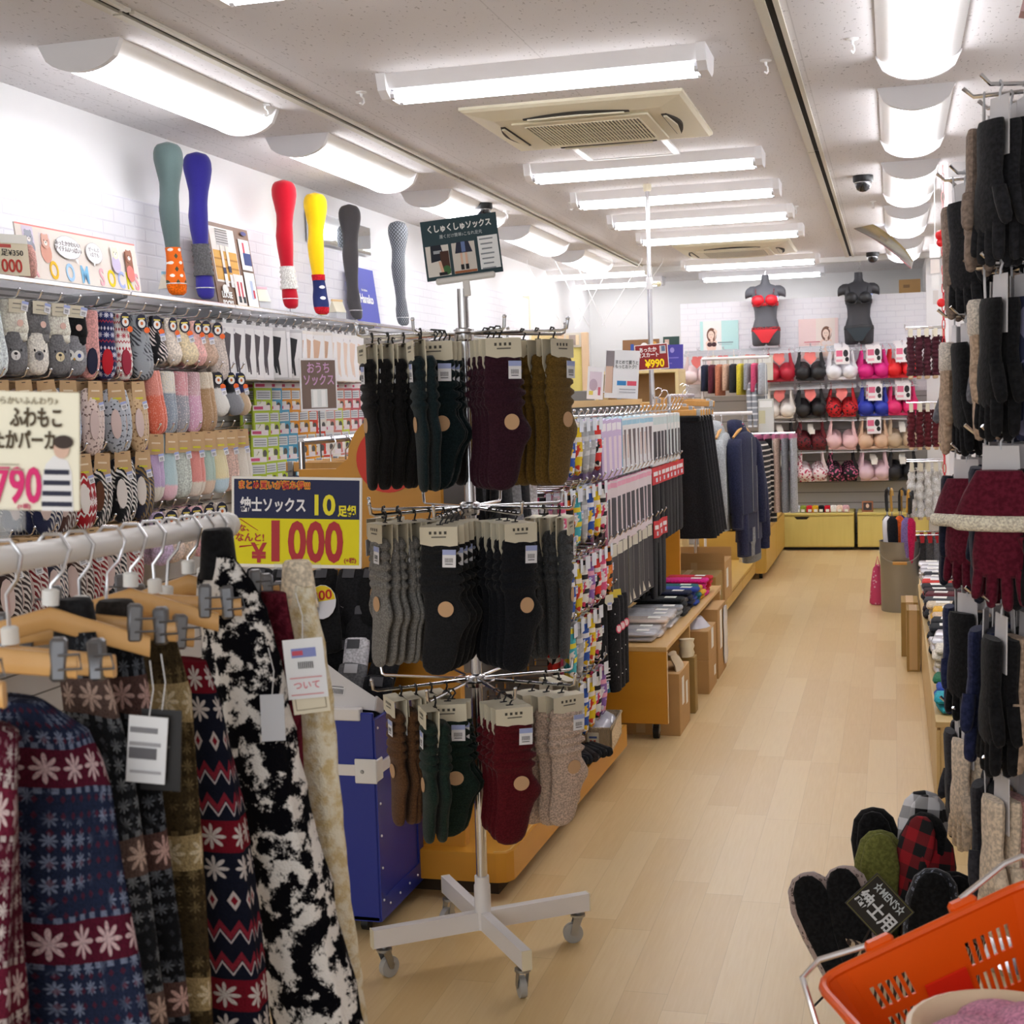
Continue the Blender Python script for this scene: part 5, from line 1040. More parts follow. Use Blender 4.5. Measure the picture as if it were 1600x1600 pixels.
for k in range(2):
    sleeve_top('9a9da2', hood=False, stripes=stripe_mat('8c9096', 'd4d4d6', 13.) if not k else bpy.data.materials['stripes_8c9096'], name='striped_shirt', cat='shirt', label=f'grey striped child\'s shirt on the upper rail end, {ORD[k]} from the aisle', loc=(-1.02 - .04 * k, 11.05, 1.60), rz=R(75), h=.5, wooden=False, grp='grey striped shirts').scale = (.5, .45, .62)
def clear_pack(label, loc, c='d9d6c8', w_=.14, h=.22):
    t = thing('garment_pack', label, 'packet', loc, group='clear garment packs near the back'); MB().box(-w_/2, w_/2, -.012, .012, -h, 0, 0, .003).build('packet', mat(c, .25), t, smooth=0); flat([('r', 0, -.04, w_*.8, .05, 'eef0ec'), ('r', -.03, -.14, .05, .1, 'c4c09a')], t, -.0125); return t
for k in range(4): clear_pack(f'pale green clear-wrapped garment packet in front of the bras, {ORD[k]} from the aisle', (-1.10 - .13 * k, 12.6, 1.80))
clear_pack('tall clear packet of olive underwear hanging beside the striped shirts', (-.955, 10.96, 1.42), 'cfd0c8', .12, .42)
MB().tube([(0, 0, -.01), (0, .03, .31)], .002, 5).build('hang_cord', WHITE, bpy.data.objects['garment_pack.004'])
# low cabinets along the aisle
WOODY = wood('d3a94e', 'c79c42', 'honey_board', 1, 1, 5, .4)
def cabinet(label, x0, x1, y0, y1, z0, z1, n, front='x', m=None):
    t = thing('low_cabinet', label, 'cabinet'); m = m or WOODY
    MB().box(x0, x1, y0, y1, z0, z1, 0, .003).build('body', m, t, smooth=0)
    for k in range(n):
        if front == 'x': MB().box(x1, x1 + .012, y0 + (y1 - y0) * k / n + .004, y0 + (y1 - y0) * (k + 1) / n - .004, z0 + .01, z1 - .025, 0, .002).build('door', m, t, smooth=0)
        else:
            d = MB().box(x0 + (x1 - x0) * k / n + .006, x0 + (x1 - x0) * (k + 1) / n - .006, y0 - .014, y0, z0 + .01, z1 - .03, 0, .002).build('drawer', m, t, smooth=0)
            xm = x0 + (x1 - x0) * (k + .5) / n; MB().prism([(xm - .07, z1 - .03), (xm + .07, z1 - .03), (xm + .045, z1 - .055), (xm - .045, z1 - .055)], y0 - .0155, y0 - .0145, 'y').build('hand_cutout', mat('1f1a14', .9), d, smooth=0)
    MB().box(x0, x1 + (.014 if front == 'x' else 0), y0 - (.016 if front == 'y' else 0), y1, z1 - .018, z1 + .001, 0, .002).build('top', m, t, smooth=0)
    return t
cabinet('honey wood plinth cabinet under the hoodies', -1.55, -1.06, 7.95, 10.9, .06, .17, 3)
MB().box(-1.5, -1.1, 8.0, 10.85, 0, .06).build('plinth', mat('3a2a18', .8), bpy.data.objects['low_cabinet'], smooth=0)
cabinet('tall honey wood cabinet under the striped shirt and trousers', -1.5, -.985, 11.0, 12.9, .05, .40, 2)
for y in (11.1, 12.7): MB().tube([(-1.04, y, .025), (-1.015, y, .025)], .024, 12).build('caster', BLACK, bpy.data.objects['low_cabinet.001'])
carton('open cardboard box with a white label on the plinth cabinet under the skirts', -1.40, -1.02, 8.62, 9.0, .172, .42, None, ((-.05, .14, .1, .12),), 1)
carton('cardboard box with a red printed corner beside the skirt rail', -1.42, -1.03, 8.25, 8.58, .172, .38, CARD2, ((.0, .1, .12, .06),))

# fitting room, shelf and signs behind the rails
t = thing('fitting_room', 'pale wooden fitting room cubicle with curtain and glazed top', 'fitting room')
FW = wood('ecd9a6', 'e3cc92', 'fitting_wood', 2, 2, 6, .5)
MB().box(-3.19, -2.86, 12.35, 12.39, 0, 2.09, 0, .003).build('side_panel', FW, t, smooth=0)
MB().box(-2.92, -2.86, 12.3, 12.36, 0, 2.1, 0, .004).build('door_post', mat('e8c9a4', .5), t, smooth=0); MB().box(-2.70, -2.64, 12.3, 12.36, 0, 2.06, 0, .004).build('door_post', mat('e8c9a4', .5), t, smooth=0)
MB().box(-2.86, -2.70, 12.31, 12.35, 1.93, 2.06, 0, .002).build('transom', mat('d9d2c4', .5), t, smooth=0); MB().box(-2.84, -2.81, 12.3, 12.31, 1.95, 2.04).box(-2.75, -2.72, 12.3, 12.31, 1.95, 2.04).build('transom_slip', mat('efd9b4', .5), t, smooth=0); MB().box(-2.81, -2.75, 12.3, 12.312, 1.95, 2.04).build('transom_glass', mat('a8988f', .2), t, smooth=0)
cu = MB(); n = 16
cu.loft([((-2.78, 12.34, z), (.08, 0, 0), (0, .012, 0)) for z in (.1, 1.0, 1.93)], 14); cu.build('curtain', mat('e5d67e', .8), t)
t = thing('side_shelf', 'light wooden open shelf against the wall beside the fitting room', 'shelf')
MB().box(-2.62, -1.86, 12.5, 12.95, 1.68, 1.71, 0, .002).build('top', FW, t, smooth=0); MB().box(-2.62, -2.59, 12.5, 12.95, 0, 1.68).build('side', FW, t, smooth=0); MB().box(-1.89, -1.86, 12.5, 12.95, 0, 1.68).build('side', FW, t, smooth=0); MB().box(-2.6, -1.88, 12.93, 12.95, 0, 1.68).build('back', wood('b98f5a', 'a97f4a', 'shelf_back'), t, smooth=0)
for z in (.5, 1.1, 1.4): MB().box(-2.59, -1.89, 12.52, 12.93, z, z + .02).build('shelf_board', FW, t, smooth=0)
board('photo_board', 'brown board with legs pictures standing on the side shelf', 'poster', .34, .28, '8a6038', [('r', -.08, .2, .03, .08, '2c50a0'), ('r', -.085, .12, .05, .08, 'efe6dc'), ('e', .03, .2, .04, .05, 'f0ece6'), ('e', .12, .22, .03, .04, 'd9a04a'), ('r', .03, .1, .05, .1, 'c9c0b6')], (-2.22, 12.62, 1.712), rot=(R(-8), 0, 0))
board('green_panel', 'dark green panel leaning beside the blue one on the side shelf', 'panel', .15, .30, '24463f', [('r', -.04, .25, .04, .05, 'd9b8a8')], (-1.96, 12.75, 1.712), rot=(R(-6), 0, 0), part='sheet')
board('blue_star_sheet', 'violet-blue patterned sheet leaning at the end of the side shelf', 'panel', .20, .22, '3d35a0', [('e', .0, .17, .02, .025, '9a90d8'), ('r', .01, .1, .1, .01, '7d74cc'), ('r', -.04, .05, .08, .012, '6d64bc')], (-1.93, 12.6, 1.712), rot=(R(-8), 0, 0), part='sheet')
t = board('skirt_sign', 'dark red sign with yellow 990 beyond the gondola', 'sign', .19, .145, 'f0eeea', [('r', 0, .0725, .182, .137, '8c1f1f'), ('r', .065, .11, .035, .045, 'c9c6c8'), ('r', .068, .115, .02, .03, '5a7090')], (-1.33, 7.95, 1.615), rot=(0, R(-3), R(8)))
text('あったか\n巻スカート', .030, WHITE, t, (-.02, -.003, .098), bold=.0008, sx=.85); text('¥990', .062, YEL, t, (.015, -.003, .032), bold=.002, sx=.85)
MB().tube([(0, .005, 0), (0, .005, -.2)], .005, 6).build('stem', CLEAR, t)
t = board('info_sign', 'white card sign with stocking picture and blue and red labels on the gondola end', 'sign', .165, .235, 'f2f2f4', [('r', -.06, .19, .04, .08, '8d8488'), ('r', -.062, .09, .035, .13, 'd8b8a4'), ('r', -.045, .09, .003, .13, 'b08a78'), ('r', .0, .075, .045, .022, '3f8fd0'), ('r', .05, .075, .045, .022, 'e0566a')] + [('r', .03, .045 - .014 * k, .08, .005, 'b9b9bf') for k in range(2)], (-1.29, 6.75, 1.455), rot=(0, R(4), R(10)))
text('まとめて買うと\nもっとおトク！', .021, INK, t, (.022, -.003, .165), sx=.78, bold=.0002)
board('info_card', 'smaller white patterned card beside the white card sign on the gondola', 'sign', .08, .16, 'eeecee', [('r', 0, .09, .06, .09, 'd9cbd6'), ('e', -.01, .07, .02, .03, 'b8a4b4'), ('r', -.02, .03, .02, .02, 'd8c85a'), ('r', .02, .04, .012, .04, 'c86a7a')], (-1.415, 6.72, 1.455), rot=(R(-5), R(5), R(18)))
for k in range(5):
    o = thing('glove_packet', f'clear packet of black gloves on the fixture before the fitting room, {ORD[k]} along', 'gloves', (-1.74 + .07 * k, 6.95 + .16 * k, 1.47), R(10), 'black glove packets by the fitting room'); MB().box(-.035, .035, -.01, .01, -.25, -.11, 0, .003).build('packet', mat('d3d2d6', .25), o, smooth=0)
    flat([('r', -.01, -.18, .02, .09, '9a8f96'), ('r', .015, -.17, .012, .06, 'c07a86')], o, -.0105); MB().prism([(-.035, -.11), (.035, -.11), (.02, -.055), (-.0, -.03), (-.03, -.06)], -.014, .014, 'y').build('glove_top', K('17171a'), o, smooth=0); MB().box(-.012, .012, -.002, .002, -.05, .02).build('tab', mat('8f9096', .4), o, smooth=0)
t = thing('packet_fixture', 'grey hook fixture carrying the glove packets before the fitting room', 'display rack'); MB().box(-1.8, -1.48, 7.0, 7.03, .0, 1.5, 0, .003).build('back_panel', mat('8a8886', .6), t, smooth=0); MB().tube([(-1.78, 6.95, 1.49), (-1.44, 7.62, 1.49)], .006, 6).build('bar', CHROME, t)
# floor-to-ceiling chrome tension pole
t = thing('tension_pole', 'slim chrome tension pole running up to the ceiling beyond the gondola', 'pole', (-1.38, 8.2, 0))
MB().tube([(0, 0, .02), (0, 0, 2.12)], .0145, 12).build('lower_tube', CHROME, t); MB().tube([(0, 0, 2.12), (0, 0, 2.67)], .0115, 12).build('upper_tube', CHROME, t); MB().lathe([(.02, 2.09), (.021, 2.10), (.021, 2.15), (.018, 2.16)], 14).build('collar', mat('ededee', .3), t); MB().tube([(.02, 0, 2.12), (.05, 0, 2.12)], .006, 8).sph((.055, 0, 2.12), .016, 10, 6).build('knob', mat('efe3bd', .5), t); MB().lathe([(.02, 2.66), (.024, 2.67), (.024, 2.70)], 14).build('ceiling_foot', mat('efe8cc', .5), t); MB().lathe([(.03, 0), (.028, .02)], 14).build('foot', mat('efe8cc', .5), t)
# white diagonal wires hung from the ceiling over the fitting room
for k, (x0, z0, x1, z1) in enumerate(((-3.1, 2.66, -2.85, 2.10), (-2.87, 2.68, -2.62, 2.10), (-2.7, 2.66, -2.48, 2.10), (-2.4, 2.66, -2.75, 2.10), (-2.15, 2.68, -2.5, 2.12), (-1.98, 2.66, -2.35, 2.10))):
    tag(MB().tube([(x0, 12.0 + .1 * k, CEIL), (x0, 12.0 + .1 * k, z0), (x1, 12.3, z1)], .004, 6).build('hanging_wire', mat('f4f4f4', .4)), f'thin white slanting wire over the fitting room, {ORD[k]} from the sock wall', 'wire', 'slanting wires over the fitting room')
# garment rail between the sock wall and the gondola
rail('clothes_rail', 'chrome rail of folded skirts between the sock wall and the gondola', (-1.93, 4.35, 1.34), (-1.93, 5.4, 1.34))
for k in range(5):
    place(pr, 1, (-1.93, 4.6 + .14 * k, 1.262), (0, 0, R(rnd.uniform(-6, 6))), f'wooden clip hanger on the inner rail behind the sale sign, {ORD[k]} from the front', 'inner rail hangers')
    o = thing('skirt', f'{("navy", "grey", "brown", "navy-blue", "dark grey")[k]} skirt on the inner rail behind the sale sign, {ORD[k]} from the front', 'skirt', (-1.93, 4.6 + .14 * k, 1.262), 0, 'skirts on the inner rail'); skirt_mesh(.17, .22, .55).build('skirt_cloth', K(('23284a', '77787e', '4a3a30', '262c50', '46474c')[k]), o, smooth=60)
t = thing('grey_waistband_skirt', 'shiny grey waistband of a skirt hung on white hangers above the sale sign', 'skirt', (-1.66, 4.9, 1.335), R(4))
MB().box(-.16, .16, -.015, .015, -.075, -.01, 0, .006).build('waistband', mat('77777d', .35), t, smooth=0)
for k in range(6): MB().tube([(-.13 + .05 * k, -.02, -.005), (-.12 + .05 * k, -.02, .012), (-.105 + .05 * k, -.02, .004)], .004, 6).build('white_clip', WHITE, t)
MB().tube([(0, 0, -.01), (0, 0, .06), (.015, 0, .07)], .0025, 6).build('hanger_hook', CHROME, t)
# ================================================================ back wall: torsos, posters, bras, cabinets
BY = 13.64
SKIN = None
def torso(label, c, loc, bra, trim, brief):
    t = thing('torso_form', label, 'display torso', loc, group='display torsos on the back wall')
    m = mat(c, .55, 0, 'torso_' + c)
    rows = [(0, .125, .07, 0, 0), (.03, .132, .078, 0, 0), (.09, .135, .085, 0, 0), (.15, .122, .078, 0, 0), (.22, .102, .068, 0, 0), (.29, .105, .07, 0, 0), (.35, .118, .082, -.008, 0), (.40, .125, .092, -.012, 0), (.45, .13, .082, -.006, 0), (.49, .15, .066, 0, 0), (.515, .13, .056, 0, 0), (.53, .085, .048, 0, 0), (.545, .048, .043, 0, 0), (.57, .038, .037, 0, 0), (.62, .037, .036, 0, 0), (.628, .036, .035, 0, 0)]
    MB().loft([((0, y, z), (w_, 0, 0), (0, d, 0)) for z, w_, d, y, _ in rows], 26, e=2.2).build('body', m, t, smooth=60)
    for s in (-1, 1):
        MB().loft([((s * x, 0, z), (0, d, 0), (0, 0, h)) for x, z, d, h in ((.10, .475, .05, .055), (.14, .478, .05, .05), (.172, .463, .044, .045), (.186, .45, .036, .038), (.19, .447, .02, .022))], 16).build('shoulder', m, t, smooth=60)
        MB().loft([((s * .062, y, .395), (r, 0, 0), (0, 0, r * .95)) for y, r in ((-.06, .058), (-.082, .056), (-.105, .045), (-.118, .028), (-.122, .006))], 16).build('bust', m, t, smooth=60)
        lg = MB().loft([((s * .065, 0, z), (w_, 0, 0), (0, d, 0)) for z, w_, d in ((.03, .066, .07), (-.02, .064, .068), (-.035, .05, .055), (-.036, .01, .01))], 16).build('thigh', m, t, smooth=60)
        b = MB().loft([((s * .060, y, .388), (r, 0, 0), (0, 0, r * .9)) for y, r in ((-.05, .066), (-.088, .062), (-.112, .05), (-.126, .03), (-.130, .006))], 18).build('bra_cup', bra, t, smooth=60)
        MB().tube([(s * .075, -.10, .42), (s * .085, -.075, .47), (s * .082, -.02, .525), (s * .075, .03, .525)], .004, 6).build('bra_strap', trim, t)
        MB().tube([(s * .016, -.1, .365), (s * .03, -.115, .335), (s * .06, -.12, .328), (s * .1, -.105, .34), (s * .12, -.075, .37)], .006, 6).build('bra_wire', trim, t)
    MB().loft([((0, -.004, z), (w_, 0, 0), (0, d, 0)) for z, w_, d in ((.335, .117, .083), (.34, .121, .087), (.365, .124, .09), (.37, .121, .087))], 26, e=2.2).build('bra_band', bra, t)
    MB().loft([((0, 0, z), (w_, 0, 0), (0, d, 0)) for z, w_, d in ((.1, .136, .087), (.105, .138, .09), (.135, .133, .086), (.14, .128, .082))], 26, e=2.2).build('brief_waist', trim, t)
    MB().prism([(-.12, .115), (.12, .115), (.075, .06), (.03, -.01), (-.03, -.01), (-.075, .06)], -.094, -.08, 'y').build('brief_front', brief, t)
    MB().tube([(0, 0, .625), (0, 0, .655), (.01, 0, .665)], .003, 6).build('neck_hook', CHROME, t)
    sticker(t, .11, -.085, .40, 1.4); return t
LACE = lambda c, n: (lambda g: (g.col(g.mix(g.ramp(g.noise(70), .45, .6), c, '120f12')), g.m)[1])(G(n, .6))
RB = mat('d31626', .45, 0, 'red_satin'); BLK = mat('1a1a1e', .5, 0, 'black_satin'); BLB = mat('15242c', .5, 0, 'dark_teal_satin')
torso('dark grey torso form in a red bra and red briefs on the back wall', '55565c', (-1.16, 13.45, 1.95), RB, LACE('a01420', 'red_lace'), RB)
torso('black torso form in a black bra and dark teal briefs on the back wall', '2b2b30', (-.305, 13.45, 1.93), BLK, BLK, BLB)
def model_poster(label, loc, w_, h, bg, flip, top):
    s = -1 if not flip else 1; x = s * w_ * .2
    return board('lingerie_poster', label, 'poster', w_, h, bg, [('r', x * .9, h/2, w_ * .48, h, 'f4f1ee' if not flip else 'f2e4dc'), ('p', [(x - .05, .0), (x + .045, .0), (x + .035, .08), (x + .05, .17), (x + .03, .19), (x - .035, .19), (x - .06, .16), (x - .04, .08)], 'f0d3c2'), ('e', x, .235, .048, .07, '7a5240'), ('e', x - .005, .235, .03, .042, 'f2d8c8'), ('p', [(x - .012, .2), (x + .012, .2), (x + .012, .17), (x - .012, .17)], 'f0d3c2'), ('p', [(x + .03, .18), (x + .055, .27), (x + .03, .3), (x + .02, .28), (x + .035, .26)], 'f2d8c8'), ('e', x - .02, .145, .025, .022, top), ('e', x + .022, .145, .025, .022, top), ('r', x, .01, .09, .018, top)] + [('r', -x * .8, .16 + .0 * k, w_ * .4, .012, '8aa4a8' if not flip else 'd98a90') for k in range(1)] + [('r', -x * .8, .14, w_ * .35, .005, 'a9bcc0' if not flip else 'e4a9ac'), ('e', x - .014, .24, .004, .003, '4a3a34'), ('e', x + .006, .24, .004, .003, '4a3a34'), ('r', x - .004, .215, .012, .004, 'c4606a')], loc)
model_poster('mint poster of a woman in a dark bra on the back wall', (-1.625, 13.65, 1.81), .37, .37, 'bfe6e4', False, '4a2c30')
model_poster('pink poster of a woman in a pale bra on the back wall', (-.685, 13.65, 1.78), .37, .38, 'f4d9d6', True, 'efe2de')
def lace(a, b, n):
    g = G(n, .7); v = g.n('TexVoronoi', {'Vector': g.co(), 'Scale': 45.}); g.col(g.mix(g.ramp(v, .32, .42), b, a)); return g.m
def bra_pack(m, m2, card):
    t = thing('bra', '', 'bra')
    for s in (-1, 1):
        MB().loft([((s * .062, y, -.185), (r, 0, 0), (0, 0, r)) for y, r in ((.0, .062), (-.025, .059), (-.05, .045), (-.063, .025), (-.067, .005))], 14).build('cup', m, t, smooth=60)
        MB().prism([(s * .05, -.22), (s * .125, -.2), (s * .13, -.16), (s * .11, -.12), (s * .09, -.03), (s * .08, -.03), (s * .085, -.12)], -.006, .006, 'y').build('side_wing', m2, t, smooth=0)
        MB().tube([(s * .085, 0, -.13), (s * .09, 0, -.03), (s * .085, 0, .0)], .004, 6).build('strap', m2, t)
    MB().box(-.11, .11, -.012, .006, -.25, -.225, 0, .004).build('band', m2, t, smooth=0)
    MB().box(-.115, .115, -.003, .003, -.008, .004, 0, .001).tube([(0, 0, 0), (0, 0, .03), (.01, 0, .035)], .002, 5).build('clear_hanger', mat('c9ccd2', .2), t)
    if card == 'heart': MB().prism([(0, -.115), (-.04, -.075), (-.045, -.055), (-.03, -.04), (-.012, -.042), (0, -.055), (.012, -.042), (.03, -.04), (.045, -.055), (.04, -.075)], -.052, -.05, 'y').build('heart_card', mat('f0817c', .6), t, smooth=0)
    if card == 'tall': MB().box(-.05, .06, -.052, -.05, -.12, .02).build('card', mat('f4f0f2', .6), t, smooth=0); flat([('r', -.02, -.03, .05, .05, 'e06a8c'), ('e', .03, -.03, .02, .03, '26242a'), ('e', .04, -.08, .015, .02, '26242a'), ('r', -.02, -.09, .05, .02, 'f0b0c0')], t, -.0522)
    if card == 'tag': MB().box(-.02, .025, -.07, -.068, -.11, -.07).build('card', mat('f2efe8', .6), t, smooth=0)
    return t
S_ = lambda c: mat(c, .5, 0, 'satin_' + c)
BRAS = [[('f0dcdc', None, 'pale pink', 'heart'), ('eee6d2', None, 'cream', 'heart'), ('e4e2ea', None, 'white', 'heart'), ('b0102c', None, 'crimson', 'heart'), ('1a1a1e', None, 'black lace', 'heart'), ('ecebf0', None, 'white', 'tall'), ('d8127e', None, 'magenta', 'tall'), ('e0161e', None, 'bright red', 'tall')],
        [None, None, None, ('eeeae4', None, 'white with dark bow', 'heart'), ('17171a', None, 'black', 'heart'), ('c4141e', '1a1214', 'red with black trim', 'heart'), ('2436a8', None, 'royal blue', 'tall'), ('e0246c', None, 'hot pink', 'tall')],
        [None, None, None, ('1b1a1e', 'd04a72', 'black dotted', 'tag'), ('6a1420', '1a1214', 'dark red', 'tag'), ('ecc3c4', None, 'soft pink', None), ('dcb89a', None, 'nude', 'tall'), ('c4ae92', None, 'beige', 'tag')],
        [None, None, None, ('26222a', 'e090a8', 'dark floral', 'tag'), ('efe0e2', 'b82850', 'white with crimson flowers', None), ('16151a', 'd86a92', 'black with pink flowers', None), ('e4c3cc', None, 'pale rose', 'tag'), ('1b1a20', None, 'black', 'tag')]]
colx = [-1.80, -1.555, -1.305, -1.03, -.745, -.46, -.175, .08]
rz_ = [1.845, 1.50, 1.195, .90]
bp = {}
for r_, row in enumerate(BRAS):
    for j, sp in enumerate(row):
        if not sp: continue
        c, c2, n, card = sp; m = lace(c, c2, 'lace_%d%d' % (r_, j)) if c2 else S_(c)
        pr_ = bra_pack(m, m, card)
        for k in range(4):
            place(pr_, k, (colx[j] + rnd.uniform(-.008, .008) - .006 * k, 13.36 + .062 * k, rz_[r_] + .016 * k), (0, rnd.uniform(-.03, .03), rnd.uniform(-.04, .04)), f'{n} bra on the back wall, {ORD[r_]} row down, {"front" if k == 0 else ORD[k]} on its hook', 'bras on the back wall', (1.14, 1, 1.1))
        o = tag(MB().tube([(0, 0, 0), (0, -.32, .004), (0, -.335, .02)], .003, 6).build('peg_hook', CHROME, None, (colx[j], 13.66, rz_[r_] + .05)), f'peg hook of the {n} bras, {ORD[r_]} row down on the back wall', 'hook', 'peg hooks on the back wall')
t = board('bra_price_card', 'cream price card reading 1000 over the white bras', 'price card', .17, .135, 'f2dfc0', [('r', .03, .11, .07, .012, 'c8a070'), ('e', -.06, .04, .02, .02, 'e8b83a')], (-1.30, 13.28, 1.69))
text('¥1000', .052, mat('c83a2a', .6), t, (.015, -.003, .045), bold=.001, sx=.8)
YW = wood('e2cf7a', 'd6c168', 'yellow_board', 12, 1, 1, .4)
cabinet('wide pale yellow wooden drawer cabinet below the bras', -1.30, -.36, 13.12, 13.62, .03, .345, 1, 'y', YW)
cabinet('second pale yellow drawer cabinet, behind the umbrella pail', -.33, .30, 13.12, 13.62, .03, .345, 1, 'y', YW)
MB().box(-1.28, -.38, 13.2, 13.6, 0, .03).build('plinth', BLACK, bpy.data.objects['low_cabinet.002'], smooth=0); MB().box(-.31, .28, 13.2, 13.6, 0, .03).build('plinth', BLACK, bpy.data.objects['low_cabinet.003'], smooth=0)
for k in range(14):
    c, n = [('c01a28', 'red'), ('e8e4dc', 'white'), ('e4c8b4', 'cream'), ('d8a9b0', 'pink'), ('efeae2', 'ivory'), ('b9bcc4', 'grey'), ('8a9a3a', 'green'), ('c8202c', 'scarlet'), ('e0b02a', 'yellow'), ('1c1c20', 'black')][k % 10]
    o = thing('folded_briefs', f'{n} folded briefs standing on the wide drawer cabinet, {ORD[k]} from the clothes rails', 'briefs', (-1.15 + .055 * k, 13.2, .348), rnd.uniform(-.2, .2), 'folded briefs on the cabinet')
    MB().loft([((0, 0, z), (w_, 0, 0), (0, d, 0)) for z, w_, d in ((0, .03, .02), (.01, .034, .028), (.05, .034, .026), (.065, .02, .012))], 10, e=3).build('cloth', K(c), o, smooth=60); MB().box(-.016, .016, -.031, -.029, .005, .03).build('tag', PAPER, o, smooth=0)
board('small_picture', 'small framed picture standing on the second drawer cabinet', 'picture', .10, .10, 'a0623a', [('r', 0, .05, .075, .07, '3f3436'), ('e', 0, .055, .015, .02, 'd9b8a0')], (-.24, 13.2, .348), rot=(R(-8), 0, 0))
t = thing('cardboard_box', 'brown cardboard box on top of the back partition corner', 'box', (.16, 14.2, 2.37)); MB().box(-.1, .1, -.1, .1, 0, .15, 0, .003).build('box_body', CARD, t, smooth=0); MB().box(-.06, .0, -.1012, -.1, .07, .10).build('print_mark', mat('8a6a48', .8), t, smooth=0)
t = thing('high_shelf', 'white shelf behind the back partition carrying a cardboard box', 'shelf'); MB().box(-.3, .30, 13.75, 14.6, 2.33, 2.369).build('shelf_board', WHITE, t, smooth=0); MB().box(-.3, -.27, 13.75, 14.6, 0, 2.33).build('support', WHITE, t, smooth=0)
# convex mirror under the lamps
t = thing('convex_mirror', 'silver curved security mirror hanging below the right-hand lamps', 'mirror', (-.06, 11.0, 2.60), rot=(R(-28), R(38), R(-12)))
MB().loft([((x, 0, -.045 * ((x / .3) ** 2)), (.0001, .105 * (1 - (abs(x) / .3) ** 6 * .35), 0), (0, 0, .004)) for x in [(-.3 + .05 * k) for k in range(13)]], 12).build('mirror_sheet', mat('cfd2d6', .12, 1), t, smooth=60); MB().tube([(0, 0, .0), (.03, .03, .1)], .008, 8).box(-.03, .03, -.02, .02, -.005, .012).build('bracket', STEEL, t)
# ================================================================ right-hand side
# pail of umbrellas
t = thing('metal_pail', 'round brushed metal pail of umbrellas standing by the aisle', 'pail', (.03, 9.5, 0))
MB().lathe([(.118, 0), (.12, .005), (.128, .455), (.131, .46), (.131, .465), (.125, .465), (.122, .45), (.113, .012)], 32).build('pail_body', mat('97989a', .34, .85, 'galvanised'), t, smooth=50); MB().lathe([(.113, .008), (.113, .012)], 24).build('pail_bottom', STEEL, t)
MB().tube([(-.129, 0, .42)] + [(-.13 * cos(pi * k / 10), -.135 - .0 * k, .42 - .09 * sin(pi * k / 10)) for k in range(1, 10)] + [(.129, 0, .42)], .003, 6).build('bail', STEEL, t); MB().tube([(-.045, -.138, .33), (.045, -.138, .33)], .011, 10).build('wood_grip', wood('d8a55c', 'c08a40', 'grip_wood'), t)
UM = [('e9e7ea', '17171a', 'clear white', -.075, -.05), ('1b1c22', 'b58a3c', 'black bamboo-handled', -.03, -.06), ('22304e', '26262a', 'navy', -.05, .03), ('d8622a', '17171a', 'orange', .0, .0), ('7d6aa0', 'c9963c', 'mauve flowered', .03, -.07), ('c01f54', '17171a', 'crimson dotted', .06, -.04), ('3a6a86', '2c2c30', 'teal', .085, .0), ('2a3a7a', 'b58a3c', 'blue', .02, .06)]
for k, (c, hc, n, x, y) in enumerate(UM):
    o = thing('umbrella', f'{n} closed umbrella with a crook handle in the metal pail', 'umbrella', (.03 + x * .8, 9.5 + y, .02), rot=(rnd.uniform(-.06, .06), R(x * 120), rnd.uniform(-1.6, -.6)), group='umbrellas in the pail')
    MB().loft([((0, 0, z), (r, 0, 0), (0, r, 0)) for z, r in ((.03, .006), (.1, .015), (.3, .028), (.52, .036), (.58, .034), (.6, .02), (.61, .008))], 12).build('canopy', K(c) if k not in (0,) else mat(c, .2, 0, 'clear_canopy', .8), o, smooth=60)
    MB().tube([(0, 0, 0), (0, 0, .66)], .004, 6).build('shaft', STEEL, o); MB().tube([(0, 0, .64), (0, 0, .74), (.008, 0, .775), (.03, 0, .79), (.052, 0, .775), (.058, 0, .745)], .0085, 8).build('crook_handle', mat(hc, .35), o)
o = thing('pink_bag', 'pink dotted fabric bag standing beside the metal pail', 'bag', (-.115, 9.75, .002)); MB().loft([((0, 0, z), (w_, 0, 0), (0, .03, 0)) for z, w_ in ((0, .045), (.01, .055), (.15, .045), (.25, .03), (.27, .012))], 14).build('cloth', (lambda g: (g.col(g.mix(g.ramp(g.n('TexVoronoi', {'Vector': g.co(), 'Scale': 40.}), .2, .28), 'f2c8d4', 'd84a78')), g.m)[1])(G('pink_dots', .8)), o, smooth=60); MB().tube([(-.015, 0, .26), (0, 0, .33), (.015, 0, .26)], .004, 6).build('strap', K('d84a78'), o)
# leg warmer racks against the right wall
t = thing('wall_rack', 'chrome wall rack of bunched leg warmers beyond the pillar', 'display rack'); MB().box(.68, .72, 9.2, 10.0, 0, 1.95).build('back_panel', mat('d9d8d6', .6), t, smooth=0)
for z in (1.86, 1.37, .985, .50): MB().tube([(.70, 9.5, z), (.08, 9.5, z), (.075, 9.5, z + .02)], .005, 6).build('arm', CHROME, t); MB().tube([(.70, 9.75, z), (.08, 9.75, z), (.075, 9.75, z + .02)], .005, 6).build('arm', CHROME, t)
def bunched(c, h, w_=.024, amp=.006, folds=9, m=None):
    rs = []
    n = folds * 4
    ph = rnd.uniform(0, 6)
    for i in range(n + 1):
        f = i / n; a = amp * cos(2 * pi * folds * f + ph) + amp * .5 * sin(2 * pi * folds * .43 * f + ph * 2); rs.append(((.004 * sin(9 * f + ph), 0, -.04 - h * f), (w_ + a, 0, 0), (0, w_ * .9 + a, 0)))
    return MB().loft(rs, 12)
